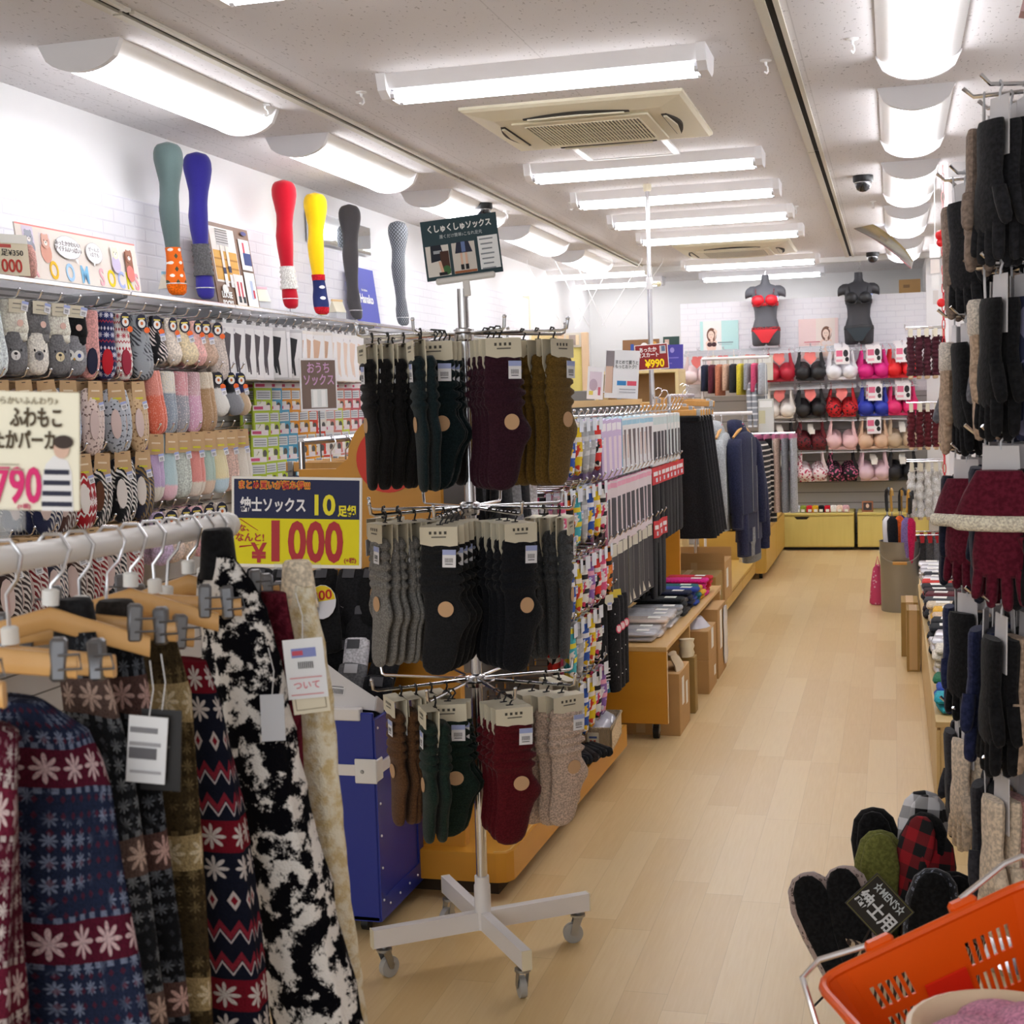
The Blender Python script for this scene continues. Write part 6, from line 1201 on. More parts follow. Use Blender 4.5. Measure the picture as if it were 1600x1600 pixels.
WAR = [(1.845, '4a1c28', '3a1620', 'burgundy ribbed', .26, .023, .004, 9, 'first'), (1.36, '5a1a22', '2a1014', 'wine-black', .24, .023, .004, 8, 'second'), (.97, 'efe9dc', 'e6dccb', 'fluffy cream', .31, .022, .006, 5, 'third')]
for z, c, c2, n, h, w_, amp, fo, tr in WAR:
    m = fluffy(c, .5)
    for row, y in enumerate((9.5, 9.75)):
        for k in range(5):
            o = thing('leg_warmer_pack', f'{n} leg warmer pack, {tr} tier of the wall rack, {ORD[k]} on the {("near", "far")[row]} arm', 'leg warmers', (.112 + .052 * k, y, z), rnd.uniform(-.2, .2), n + ' leg warmers on the wall rack')
            bunched(c, h, w_, amp, fo).build('leg_warmer', m, o, smooth=60)
            MB().box(-.012, .012, -.032, -.03, -.05, .004).build('card', CREAMCARD, o, smooth=0); MB().box(-.014, .014, -.016, .016, -.06 - h, -.035 - h, 0, .005).build('lower_card', mat('d8bc98', .7), o, smooth=0)
for row, y in enumerate((9.5, 9.75)):
    for k, c in enumerate(('8d7f72', '3c3c40', '55565a', '6a6c74', '77797e')):
        o = thing('knit_skirt', f'{("taupe", "black", "dark grey", "blue-grey", "mid grey")[k]} knitted tube on the lowest tier of the wall rack, {("near", "far")[row]} arm', 'knitwear', (.12 + .05 * k, y, .49), .2, 'knitted tubes on the wall rack'); MB().loft([((0, 0, z), (.027, 0, 0), (0, .02, 0)) for z in (-.02, -.12, -.25, -.26)], 12, e=2.6).build('tube', K(c), o); MB().box(-.013, .013, -.024, -.022, -.04, .005).build('red_clip', RED, o, smooth=0)
# red chain with hearts on the pillar
CH = mat('d8202a', .4, 0, 'red_chain'); t = thing('paper_chain', 'red and white chain garland with red hearts hanging down the pillar edge', 'garland', (.272, 8.15, 0))
for k in range(42):
    z = 2.66 - .05 * k
    MB().tube([(cos(a * pi / 4) * (.008 if k % 2 else .003), sin(a * pi / 4) * (.003 if k % 2 else .008), z + .024 * (1 if a in (1, 2, 3) else -1 if a in (5, 6, 7) else 0)) for a in range(9)], .0028, 5).build('chain_link', CH if 8 < k < 40 else mat('e9b8b8', .4), t)
for z, s in ((2.3, 1.5), (2.26, 1.2), (1.93, 1.2)): MB().sph((-.012, -.01, z), .02 * s, 10, 7, 0, (1, .6, 1)).build('heart', mat('e81c24', .35), t)
mobile = thing('paper_mobile', 'pale paper ornament hanging beside the pillar chain', 'ornament', (.24, 8.6, 2.0)); MB().tube([(0, 0, .7), (0, 0, .3)], .0015, 4).build('string', WHITE, mobile)
for k in range(4): MB().box(-.03 + .006 * k, .03 - .004 * k, -.002, .002, .22 - .09 * k, .30 - .09 * k).build('paper_card', mat(('f0eeee', 'd9d0c8', 'e8e6e2', 'cfc9c4')[k], .6), mobile, smooth=0)

# low counter with stacks along the right wall
t = thing('low_counter', 'long low pale wooden counter of folded goods along the right-hand wall', 'counter')
LWD = wood('ddbf86', 'd2b074', 'counter_board', 1, 1, 5, .4)
MB().box(.14, .70, 4.75, 8.15, 0, .34, 0, .003).build('body', LWD, t, smooth=0)
for k in range(5): MB().box(.128, .14, 4.75 + .68 * k, 4.75 + .68 * k + .672, .02, .325, 0, .002).build('front_panel', LWD, t, smooth=0)
MB().box(.125, .70, 4.74, 8.16, .335, .355, 0, .002).build('top', LWD, t, smooth=0)
carton('narrow cardboard box standing against the counter, farther one', .03, .12, 7.82, 8.08, 0, .30, CARD2); carton('narrow cardboard box standing against the counter, nearer one', .055, .12, 7.4, 7.6, 0, .32, CARD2)
STK = [('e8e6ea', 'white wrapped'), ('d8d6da', 'silver wrapped'), ('c8c6cc', 'pale wrapped'), ('2a2a30', 'black and white'), ('dfdce0', 'clear wrapped'), ('c3362e', 'red-edged'), ('17171a', 'black'), ('2a1a20', 'wine-black'), ('5a2028', 'dark red'), ('3a3c42', 'charcoal'), ('cdbca4', 'oatmeal'), ('d8a638', 'mustard'), ('d2b8a0', 'sand'), ('1a1c22', 'jet black'), ('16181f', 'blue-black'), ('dcdce2', 'silver'), ('cfd0d6', 'foil wrapped'), ('e0d8c8', 'ivory'), ('2a6a4a', 'green'), ('2a48a0', 'blue'), ('2aa0b0', 'turquoise')]
for j, (c, n) in enumerate(STK):
    y = 8.05 - .156 * j; tt = None
    for k in range(5 if j < 18 else 2):
        if tt is None:
            tt = thing('folded_knitwear', '', 'knitwear', group='folded goods on the counter'); wr = 'wrap' in n or 'silver' in n or 'clear' in n
            MB().loft([((x, 0, .014), (0, w_, 0), (0, 0, h)) for x, w_, h in ((-.10, .05, .006), (-.092, .075, .013), (0, .08, .014), (.092, .075, .013), (.10, .05, .006))], 14, e=3).build('folded_cloth', mat(c, .15, 0, 'wrap_' + c, .8) if wr else K(c), tt, smooth=60); MB().box(-.06, .0, -.03, .03, .0285, .0295).build('paper_label', PAPER, tt, smooth=0); kk = 0
        place(tt, kk, (.245 + rnd.uniform(-.02, .015), y + rnd.uniform(-.015, .015), .356 + .0285 * k), (rnd.uniform(-.02, .02), 0, rnd.uniform(-.12, .12)), f'{n} folded goods on the low counter, {("lowest", "second", "third", "fourth", "topmost")[k]} of the pile'); kk = 1

# ---------------------------------------------------------------- right-hand spinner of gloves
def glove(long=1):
    """fingers down, hanging from the cuff; flat in xz"""
    mb = MB()
    mb.loft([((x, 0, z), (w_, 0, 0), (0, t_, 0)) for z, w_, t_, x in ((0, .038, .010, 0), (-.01, .041, .013, 0), (-.05, .04, .013, 0), (-.09, .036, .012, 0), (-.115, .042, .014, 0), (-.15, .046, .014, 0), (-.18, .045, .012, 0), (-.19, .03, .008, 0))], 14)
    for x, l, r, a in ((-.034, .055, .0095, -.12), (-.0115, .07, .0105, -.04), (.0115, .075, .0105, .03), (.034, .065, .010, .1)):
        mb.loft([((x + a * l * f, -.002 * f, -.175 - l * f), (r * q, 0, 0), (0, r * q, 0)) for f, q in ((0, 1), (.4, 1.05), (.8, .95), (.95, .7), (1, .2))], 8)
    mb.loft([((.04 + .03 * f, -.004, -.115 - .065 * f), (.012 * q, 0, .003), (0, .011 * q, 0)) for f, q in ((0, 1), (.4, 1.1), (.8, .95), (.95, .7), (1, .2))], 8)
    return mb
def glove_pack(m, cuff=None, flare=0, extra=None):
    t = thing('glove_pack', '', 'gloves')
    for yy in (-.014, .014):
        g_ = glove().build('glove', m, t, (0, yy, -.03), smooth=60)
        if flare: MB().loft([((0, 0, z), (w_, 0, 0), (0, d, 0)) for z, w_, d in ((-.0, .038, .014), (-.04, .06, .018), (-.085, .078, .02))], 16).build('flared_cuff', m, g_, smooth=60); MB().loft([((0, 0, z), (w_, 0, 0), (0, d, 0)) for z, w_, d in ((-.078, .076, .02), (-.084, .084, .026), (-.1, .084, .026), (-.106, .074, .02))], 16).build('fur_trim', fluffy('e8ddca'), g_, smooth=60)
        elif cuff: MB().loft([((0, 0, z), (w_, 0, 0), (0, d, 0)) for z, w_, d in ((.004, .036, .012), (-.004, .043, .0155), (-.055, .043, .0155), (-.062, .036, .012))], 14).build('cuff', cuff, g_, smooth=60)
    MB().prism([(-.03, .012), (.03, .012), (.034, -.09), (-.034, -.09)], -.001, .001, 'y').build('card', mat('d9d6d8', .6), t, smooth=0)
    MB().tube([(0, 0, .005), (0, 0, .02), (.008, 0, .03), (0, 0, .038), (-.007, 0, .03)], .002, 6).build('hanger_hook', CLEAR if False else mat('d0d2d8', .3), t)
    return t
def argyle(c, d):
    g = G('argyle' + c, .9); x, y, z = g.xyz(); q = g.diamond(g.cell(g.ma('MULTIPLY', x, 16)), g.cell(g.ma('MULTIPLY', z, 11)), .3); g.col(g.mix(q, c, d)); return g.m
GC = {'taupe': K('8c7b70'), 'black': K('141417'), 'dark navy': K('181b2c'), 'charcoal': K('222226'), 'sand': K('b59c86'), 'navy argyle': argyle('1c2340', '6a6a86'), 'wine': K('5c1428'), 'mustard-tipped black': twotone('1a1a1e', 'c08a1c', -.2), 'red': K('8c1424'), 'denim navy': K('23294a'), 'grey': K('6f7078'), 'cream': K('d8c8b4'), 'dusty pink': K('b88a88'), 'tan': K('9a7a5c'), 'graphite': K('303036')}
GT = [(2.04, {180: ['taupe', 'black', 'black', 'dark navy'], 150: ['taupe', 'charcoal', 'black'], 120: ['black', 'red', 'dark navy'], 205: ['charcoal', 'black', 'taupe']}, 'top'),
      (1.70, {180: ['sand', 'dark navy', 'navy argyle', 'black'], 150: ['grey', 'navy argyle', 'black'], 120: ['mustard-tipped black', 'dark navy', 'black'], 205: ['black', 'navy argyle', 'dark navy']}, 'second'),
      (1.365, {180: ['dark navy', 'wine', 'black', 'wine'], 150: ['dark navy', 'sand', 'black'], 120: ['red', 'denim navy', 'dark navy'], 205: ['wine', 'black', 'wine']}, 'middle'),
      (1.03, {180: ['denim navy', 'black', 'dark navy', 'black'], 150: ['charcoal', 'denim navy', 'black'], 120: ['grey', 'sand', 'dark navy'], 205: ['black', 'sand', 'black']}, 'fourth'),
      (.705, {180: ['graphite', 'tan', 'cream', 'cream'], 150: ['graphite', 'tan', 'dusty pink'], 120: ['grey', 'dusty pink', 'charcoal'], 205: ['cream', 'dusty pink', 'cream']}, 'lowest')]
QX, QY = .425, 3.0
for SI, (QX, QY, ZO, SN) in enumerate(((.425, 3.0, 0, 'nearer'), (.395, 3.72, -.06, 'farther'))):
  t = thing('glove_spinner', f'tall chrome spinner rack of gloves at the right edge, the {SN} one', 'display rack', (QX, QY, 0)); MB().tube([(0, 0, .05), (0, 0, 2.2)], .015, 14).build('pole', CHROME, t); MB().lathe([(.24, 0), (.24, .015), (.03, .05), (.016, .06)], 28).build('base', CHROME, t)
  if not SI: gp = {}
  for z, arms, tn in GT:
    z += ZO
    MB().lathe([(.03, z - .02), (.03, z + .015)], 16).build('collar', CHROME, t)
    for a in (180, 150, 120, 205, 240, 270, 300, 330, 0, 30, 60, 90):
        d = V((cos(R(a)), sin(R(a)), 0)); MB().tube([d * .025 + V((0, 0, z)), d * .265 + V((0, 0, z - .006)), d * .285 + V((0, 0, z + .012))], .0042, 8).build('arm', CHROME, t)
        for k, n in enumerate(arms.get(a, [])):
            r = .245 - .052 * k; fl = n == 'wine' or (n == 'denim navy' and tn == 'fourth'); key = (n, fl, tn == 'second')
            if key not in gp: gp[key] = [glove_pack(GC[n], fluffy('d9cfc4') if key[2] and n == 'sand' else None, n == 'wine'), 0]
            pr_, u = gp[key]
            place(pr_, u, (QX + d.x * r, QY + d.y * r, z - .042), (rnd.uniform(-.04, .04), rnd.uniform(-.03, .03), R(a + 90) + rnd.uniform(-.25, .25) + (R(35) if n == 'wine' else 0)), f'{n} gloves, {tn} tier of the {SN} glove spinner, {ORD[k]} on its {({180: "aisle-side", 150: "far-left", 120: "rear", 205: "near"})[a]} arm', 'gloves on the spinner', (1.15, 1.25, 1.12)); gp[key][1] = 1
# pink object at the very top right corner
t = thing('ceiling_banner', 'pink paper banner with a black clip hanging at the top right corner', 'banner', (.30, 3.4, 2.28)); MB().box(-.02, .0, -.03, .03, .0, .42).build('paper_strip', mat('dcb4b6', .7), t, smooth=0).rotation_euler = (0, R(14), 0); MB().box(.015, .06, -.02, .02, .15, .19, 0, .004).build('clip', BLACK, t, smooth=0)

# ---------------------------------------------------------------- basket of slippers with the men's sign
t = thing('slipper_basket', 'black and white woven basket of upright slippers on the floor at the right', 'basket', (.02, 3.15, 0), R(20))
BW = G('dark_weave', .8); BW.col(BW.mix(BW.ramp(BW.n('TexWave', {'Vector': BW.co(), 'Scale': 28., 'Distortion': 4., 'Detail': 2.}), .45, .55), '3a2c26', 'c9b59c')).bump(BW.noise(90), .6, .004)
MB().lathe([(.13, 0), (.135, .005), (.165, .24), (.172, .25), (.172, .26), (.16, .26), (.152, .24), (.128, .015), (.01, .012)], 28).build('woven_body', BW.m, t, smooth=50)
SOLEM = [(0, .02, .012), (.01, .034, .02), (.06, .04, .027), (.12, .046, .03), (.18, .048, .028), (.225, .038, .022), (.245, .022, .012), (.25, .004, .004)]
def slipper(n, label, loc, rot, sole, upper):
    o = thing('slipper', label, 'slipper', loc, rot=rot, group='slippers in the woven basket')
    MB().loft([((0, .012, z * 1.04), (w_ * 1.2, 0, 0), (0, t_, 0)) for z, w_, t_ in SOLEM], 20).build('upper', upper, o, smooth=60)
    MB().loft([((0, -.016 - .002 * sin(z * 12), z + .004), (w_ * .9, 0, 0), (0, .009, 0)) for z, w_, t_ in SOLEM], 20, e=2.4).build('sole', sole, o, smooth=60)
def plaid(a, b):
    g = G('plaid' + a, .9); x, y, z = g.xyz(); p = g.ma('LESS_THAN', g.ma('FRACT', g.ma('MULTIPLY', x, 18)), .5); q = g.ma('LESS_THAN', g.ma('FRACT', g.ma('MULTIPLY', z, 18)), .5); g.col(g.mix(g.ma('MULTIPLY', g.ma('ADD', p, q), .5), a, b)); return g.m
DS = K('121214', .3); lp = leopard('b5a29c', '5a4a48'); bd = leopard('26282e', '8a90a0')
slipper(0, 'leopard-edged slipper with a black sole, outermost in the woven basket', (-.105, 3.05, .145), (R(-16), R(-22), R(8)), DS, lp)
slipper(1, 'leopard-edged slipper with a black sole, second in the woven basket', (-.07, 3.03, .158), (R(-18), R(-14), R(-4)), DS, lp)
slipper(2, 'black and white checked slipper standing highest in the woven basket', (.045, 3.25, .27), (R(-8), R(6), R(10)), plaid('17171a', 'e4e4e8'), plaid('17171a', 'e4e4e8'))
slipper(3, 'red and black plaid slipper, leaning, in the middle of the woven basket', (.0, 3.20, .245), (R(-10), R(12), R(-30)), plaid('a01420', '17171a'), DS)
slipper(4, 'red and black plaid slipper beside the checked one', (.06, 3.16, .20), (R(-10), R(10), R(20)), plaid('a81624', '17171a'), plaid('a01420', '17171a') if False else DS)
slipper(5, 'olive green slipper in the woven basket', (-.045, 3.17, .195), (R(-12), R(2), 0), K('6d7038'), K('6d7038'))
slipper(6, 'black bandana-print slipper at the front of the woven basket', (.045, 3.02, .165), (R(-12), R(6), R(-10)), DS, bd)
slipper(7, 'black slipper next to the bandana-print one', (.085, 3.05, .15), (R(-12), R(12), R(10)), DS, DS)
slipper(8, 'dark slipper behind the plaid one', (-.03, 3.27, .22), (R(-8), R(-6), 0), DS, DS)
t = board('mens_sign', 'small black sign reading MEN\'S stuck among the slippers', 'sign', .108, .092, '2b2722', [('r', 0, .046, .104, .088, '6a6630'), ('r', 0, .046, .101, .085, '1f1c18')], (-.07, 2.90, .352), rot=(R(-12), R(47), 0))
text('☆MEN\'S☆', .0235, mat('c9d2d8', .6), t, (0, -.0035, .072), sx=.72, bold=.0003); text('紳士用', .038, mat('d8dce2', .6), t, (0, -.0035, .034), bold=.001, sx=.85)
MB().tube([(.02, .004, .0), (.06, .03, -.1), (.07, .05, -.2)], .0025, 6).build('stem', BLACK, t)

# ---------------------------------------------------------------- orange shopping basket and the pink tub
OR = G('orange_plastic', .3, 0, .5); OR.col('ef5a0a'); OR.b.inputs['Subsurface Weight'].default_value = .0; OR = OR.m; OR2 = mat('e8390f', .4, 0, 'red_orange_plastic')
def shopping_basket(label, loc, rz):
    t = thing('shopping_basket', label, 'basket', loc, rz)
    L, W, D = .33, .44, .22; a, b = L, W
    top = [(0, 0), (L, 0), (L, -W), (0, -W)]; ins = .035; bot = [(ins, -ins), (L - ins, -ins), (L - ins, -W + ins), (ins, -W + ins)]
    def rr(q, r=.04):
        out = []
        for i in range(4):
            p0, p, p1 = V(q[i-1]), V(q[i]), V(q[(i+1) % 4]); d0 = (p0 - p).normalized() * r; d1 = (p1 - p).normalized() * r
            for s in range(5): f = s / 4; out.append(p + d0 * (1 - f) ** 2 + d1 * f ** 2)
        return out
    T, B = rr(top), rr(bot, .05); n = len(T); vs = []
    for P_, z in ((T, 0), (B, -D)): vs += [(p.x, p.y, z) for p in P_]
    ctr = V((L / 2, -W / 2)); th = .004
    for P_, z in ((T, 0), (B, -D + .004)): vs += [tuple((p + (ctr - p).normalized() * th).to_2d()) + (z,) for p in P_]
    fs = []
    # wall panels with slots: long sides get windows of slots, built as strips
    def wall(k, slots):
        p0, p1 = T[k], T[(k + 1) % n]; q0, q1 = B[k], B[(k + 1) % n]
        P = lambda u, v, o: tuple(((p0.lerp(p1, u)).lerp(q0.lerp(q1, u), v) + (ctr - (p0 + p1) / 2).normalized() * o).to_2d()) + (-D * v,)
        us_ = [0]; 
        if slots:
            lo_ = [x for (s, m_) in slots for x in ((s, s + m_))]; us_ = [0] + lo_
        us_ = sorted(set(us_ + [1])); vsplit = [0, .16, .30, .36, .50, 1] if slots else [0, 1]
        for i in range(len(us_) - 1):
            for j in range(len(vsplit) - 1):
                if slots and j in (1, 3) and any(abs(us_[i] - s) < 1e-6 for s, _ in slots): continue
                c = [(us_[i], vsplit[j]), (us_[i+1], vsplit[j]), (us_[i+1], vsplit[j+1]), (us_[i], vsplit[j+1])]
                vv = [P(u, v, 0) for u, v in c] + [P(u, v, th) for u, v in c]; o_ = len(W_.v)
                W_.add(vv, [(0, 1, 2, 3), (7, 6, 5, 4), (0, 4, 5, 1), (1, 5, 6, 2), (2, 6, 7, 3), (3, 7, 4, 0)])
    W_ = MB()
    for k in range(n):
        ln = (T[(k + 1) % n] - T[k]).length
        if ln > .15: wall(k, [(.06 + .05 * i, .026) for i in range(5)] + [(.66 + .05 * i, .026) for i in range(6)])
        else: wall(k, None)
    W_.build('basket_walls', OR, t, smooth=0)
    MB().prism([tuple(p) for p in B], -D, -D + .004, 'z').build('basket_floor', OR2, t, smooth=0)
    rim = MB().tube([(p.x, p.y, .0) for p in T] + [(T[0].x, T[0].y, 0)], .0065, 8); rim.build('rim', OR, t)
    MB().box(.13, .19, -.0215, -.0175, -.10, -.06).build('red_label', mat('f02d12', .5), t, smooth=0)
    for yy, s in ((.012, 1), (-W - .012, -1)):
        MB().tube([(.1, yy, .006), (.02, yy + .012 * s, .012), (-.01, yy + .01 * s, .0), (-.022, yy - .03 * s, -.04), (-.026, yy - .04 * s, -.13)] if s > 0 else [(.1, yy, .01), (.13, yy, .025), (.2, yy, .025), (.23, yy, .01)], .0042, 8).build('wire_handle', mat('e8e6ea', .2, .9), t)
        for x in (.10, .225): MB().box(x - .02, x + .02, yy - .012, yy + .006, -.012, .014, 0, .005).build('handle_clip', OR, t, smooth=0)
    MB().tube([(.225, .012, .012), (.30, .014, .03), (.325, .012, .03), (.34, .01, .01), (.345, .0, -.04)], .0042, 8).build('wire_handle', mat('e8e6ea', .2, .9), t)
    return t
shopping_basket('orange plastic shopping basket with slotted sides and wire handles at the lower right corner', (-.105, 1.80, .685), R(24)).rotation_euler = (0, R(-20), R(24))
t = thing('basket_stand', 'low black stand under the orange shopping basket', 'stand', (-.105, 1.80, 0), R(24)); MB().box(.08, .26, -.36, -.08, .40, .462, 0, .004).build('tray', BLACK, t, smooth=0)
for x in (.09, .25):
    for y in (-.34, -.1): MB().tube([(x, y, 0), (x, y, .41)], .01, 8).build('leg', BLACK, t)
t = thing('beige_tub', 'beige plastic tub of pink fleece with a price tag in the orange basket', 'tub', (.125, 1.62, .57))
MB().lathe([(.085, -.07), (.09, -.065), (.108, .13), (.118, .14), (.118, .15), (.112, .152), (.102, .145), (.084, -.05), (.01, -.052)], 32).build('tub_body', mat('e6cfae', .4), t, smooth=50)
for k, (x, y, z, s) in enumerate(((-.04, .0, .125, .062), (.035, .03, .135, .062), (.02, -.04, .13, .058), (-.01, .06, .125, .055))):
    o = thing('fleece_sock', f'dusty pink fleece sock bundle in the beige tub, {ORD[k]} from the aisle', 'socks', (.125 + x, 1.62 + y, .57 + z), group='pink fleece in the tub'); MB().sph((0, 0, 0), s, 14, 9, 0, (1, .8, .6)).build('fleece', fluffy('c987a2'), o, smooth=60)
    if k == 2: MB().box(-.022, .022, -.001, .001, -.016, .016).build('price_sticker', mat('eef0f6', .4), o, (.0, -.03, .035), smooth=0, rot=(R(-60), 0, R(-10)))
# ================================================================ foreground left: rail of fleece clothes
WM = mat('eae8e6', .35, 0, 'white_rail')
t = thing('clothes_rail', 'white foreground clothes rail hung with fleece trousers on wooden hangers', 'rail')
P0, P1 = V((-.80, .70, 1.327)), V((-.934, 1.83, 1.286))
MB().tube([P0, P1], .0145, 16).build('bar', WM, t); MB().tube([P1 - (P1 - P0).normalized() * .012, P1 + (P1 - P0).normalized() * .006], .0185, 16).build('end_cap', WM, t)
MB().tube([P1 - V((0, .02, 0)), (P1.x - .02, P1.y - .02, .04)], .0145, 12).build('upright', WM, t); MB().tube([P0, (P0.x - .02, P0.y, .04)], .0145, 12).build('upright', WM, t); MB().box(-.99, -.97 + .06, .68, 1.86, .02, .05, 0, .005).build('foot_bar', WM, t, smooth=0)
def rail_at(y): f = (y - P0.y) / (P1.y - P0.y); return P0.lerp(P1, f)
def fairisle(nm, base, bands, flower, per=.17):
    """nordic bands: rows of eight-petal flowers on coloured bands, small snow specks between (UV in metres)"""
    g = G(nm, .95, 0, .08); u, v, _ = g.xyz('UV'); n = g.noise(300, 'UV', 2)
    wob = g.ma('ADD', v, g.ma('MULTIPLY', g.noise(7, 'UV', 1), .03))
    cv = g.ma('MULTIPLY', g.cell(g.ma('MULTIPLY', wob, 1 / per)), per); band_ = g.band(cv, -.021, .021)
    k = g.mix(band_, base, bands[0])
    st = g.ma('MULTIPLY', g.star(g.cell(g.ma('MULTIPLY', u, 26.)), g.ma('MULTIPLY', cv, 26.), .46), band_); k = g.mix(st, k, flower)
    inv = g.ma('SUBTRACT', 1., band_); patch = g.ramp(g.noise(16, 'UV', 1), .42, .55)
    sm = g.star(g.cell(g.ma('MULTIPLY', u, 48.)), g.cell(g.ma('MULTIPLY', wob, 48.)), .42); k = g.mix(g.ma('MULTIPLY', g.ma('MULTIPLY', sm, inv), g.ma('MULTIPLY', patch, .85)), k, bands[1])
    dt = g.diamond(g.cell(g.ma('MULTIPLY', u, 70.)), g.cell(g.ma('MULTIPLY', wob, 64.)), .26); k = g.mix(g.ma('MULTIPLY', g.ma('MULTIPLY', dt, inv), .55), k, bands[2])
    ed = g.ma('MULTIPLY', g.band(g.ma('ABSOLUTE', cv), .021, .027), g.ma('GREATER_THAN', g.cell(g.ma('MULTIPLY', u, 60.)), 0.)); k = g.mix(g.ma('MULTIPLY', ed, .7), k, bands[1])
    k = g.mix(g.ma('MULTIPLY', g.ramp(n, .42, .7), .35), k, '0e0e13')
    g.col(k); g.bump(g.noise(420, 'UV', 2), .9, .004); return g.m
def zigzag(nm):
    g = G(nm, .95, 0, .1); u, v, _ = g.xyz('UV'); b = g.ma('MULTIPLY', v, 26.); row = g.ma('MODULO', g.ma('FLOOR', b), 5.); cv = g.cell(b); a = g.ma('MULTIPLY', u, 26.); cu = g.cell(a)
    k = g.mix(g.ma('LESS_THAN', row, .5), '191c2c', '7a1828'); k = g.mix(g.ma('MULTIPLY', g.star(cu, cv, .42), g.ma('LESS_THAN', row, 1.5)), k, 'ddd4d2')
    d = g.diamond(g.cell(g.ma('MULTIPLY', a, 1.6)), cv, .32); d2 = g.diamond(g.cell(g.ma('MULTIPLY', a, 1.6)), cv, .16); k = g.mix(g.ma('MULTIPLY', d, g.band(row, 1.5, 2.5)), k, 'd8ccca'); k = g.mix(g.ma('MULTIPLY', d2, g.band(row, 1.5, 2.5)), k, '8c1c2c')
    zz = g.ma('MULTIPLY', g.band(g.ma('ADD', cv, g.ma('MULTIPLY', g.ma('ABSOLUTE', g.cell(g.ma('MULTIPLY', a, 2.))), .8)), .0, .25), g.ma('GREATER_THAN', row, 2.5)); k = g.mix(zz, k, '8e2a3a'); z2 = g.ma('MULTIPLY', g.band(g.ma('ADD', cv, g.ma('MULTIPLY', g.ma('ABSOLUTE', g.cell(g.ma('MULTIPLY', a, 2.))), .8)), .3, .38), g.ma('GREATER_THAN', row, 2.5)); k = g.mix(z2, k, 'd4c8cc')
    n = g.noise(400, 'UV', 2); k = g.mix(g.ma('MULTIPLY', g.ramp(n, .45, .7), .2), k, '0c0c10'); g.col(k); g.bump(n, .9, .004); return g.m
def shag(nm, a, b, sc_, lo_, hi_, z=1.):
    g = G(nm, 1, 0, .05); v = g.n('Mapping', {'Vector': g.co('Object'), 'Scale': (1, 1, z)}); n = g.noise(sc_, vec=v, detail=5, rough=.62); n2 = g.noise(420, detail=2)
    f = g.ramp(g.ma('ADD', n, g.ma('MULTIPLY', g.ma('SUBTRACT', n2, .5), .12)), lo_, hi_); g.col(g.mix(f, a, b)); g.bump(g.ma('ADD', n, g.ma('MULTIPLY', n2, .5)), .6, .01); return g.m
def garment(nm, label, cat, rows, m, dy=.11, e=2.3, seed=1, cuff=None, fuzz_=0.0, tilt=.25):
    """rows: (x, y, z, half width) down the visible silhouette; the cloth runs dy either way along the sight line"""
    t = thing(nm, label, cat, rows[0][:3], group='fleece clothes on the foreground rail'); o0 = V(rows[0][:3]); rs = []; N = 26
    zs = [r[2] for r in rows]; rn = random.Random(seed)
    for i in range(N + 1):
        z = zs[0] + (zs[-1] - zs[0]) * i / N
        for a, b in zip(rows, rows[1:]):
            if a[2] >= z >= b[2] - 1e-6:
                f = (a[2] - z) / (a[2] - b[2]); x, y, w_ = [a[j] + (b[j] - a[j]) * f for j in (0, 1, 3)]; break
        q = i / N
        s_ = (y + dy * .55) / y; rs.append((V((x * s_ + .002 * sin(5 * q + seed), y * s_, 1.45 + (z - 1.45) * s_)) - o0, (w_ * (1 + fuzz_ * rn.uniform(-1, 1)), -.0, 0), (x / y * dy, dy * (.55 + .45 * min(1, q * 3)), 0)))
    mb = MB().loft(rs, 30, e=e)
    # soft vertical folds
    nv = len(mb.v)
    for i in range(nv):
        k = i % 30; r_ = i // 30; c = rs[min(r_, N)][0]; p = V(mb.v[i]); f = 1 + .10 * min(1, r_ / 6) * sin(k * 2 * pi / 30 * 4 + seed) + (rn.uniform(-fuzz_, fuzz_) * .5 if fuzz_ else 0)
        mb.v[i] = tuple(V((c.x + (p.x - c.x) * f, c.y + (p.y - c.y), p.z + (rn.uniform(-1, 1) * .002 if fuzz_ else 0))))
    mb.build('cloth', m, t, smooth=80)
    if cuff: MB().loft([((rs[0][0] + V((.0, 0, dz))), (rows[0][3] * w_, 0, 0), (0, dy * .5, 0)) for dz, w_ in ((.035, .8), (.03, 1.0), (-.01, 1.25), (-.03, 1.4))], 20).build('rib_waist', cuff, t, smooth=60)
    return t
FLX = lambda rows, z1: rows + [(rows[-1][0] + (rows[-1][0] - rows[-2][0]) * (rows[-1][2] - z1) / max(.01, rows[-2][2] - rows[-1][2]), rows[-1][1], z1, rows[-1][3] * 1.03)]
NAVYF = fairisle('navy_snow_fleece', '28304a', ('5a1c30', '8d98b4', '69222e'), 'd9bcc0'); BURG = fairisle('burgundy_fleece', '54182a', ('6a2034', 'd8ccc8', 'a8848c'), 'd4bcbc'); GREYF = fairisle('grey_snow_fleece', '24262a', ('6a5650', '8f949a', '5a5e66'), 'd0b4a6'); DARKP = fairisle('dark_rose_fleece', '1b1c20', ('5c4440', '70757e', '44474e'), 'd2aca4'); BRN = fairisle('brown_snow_fleece', '463a26', ('b09a70', '7d6c4c', '2a2418'), 'e0d0b0'); ZIG = zigzag('nordic_fleece')
BWS = shag('black_white_shag', '0d0d12', 'ece8e4', 31., .48, .55, 1.1); CRM = shag('cream_boucle', 'dcc796', 'f6eed8', 60., .35, .6); MAR = shag('maroon_fleece', '4a1420', '6a2432', 80., .4, .6)
garment('fleece_trousers', 'burgundy and white nordic fleece trousers, nearest on the foreground rail', 'trousers', FLX([(-.831, 1.121, 1.162, .024), (-.832, 1.112, 1.06, .03), (-.836, 1.104, .969, .039), (-.835, 1.096, .866, .047)], .45), BURG, .06, seed=1)
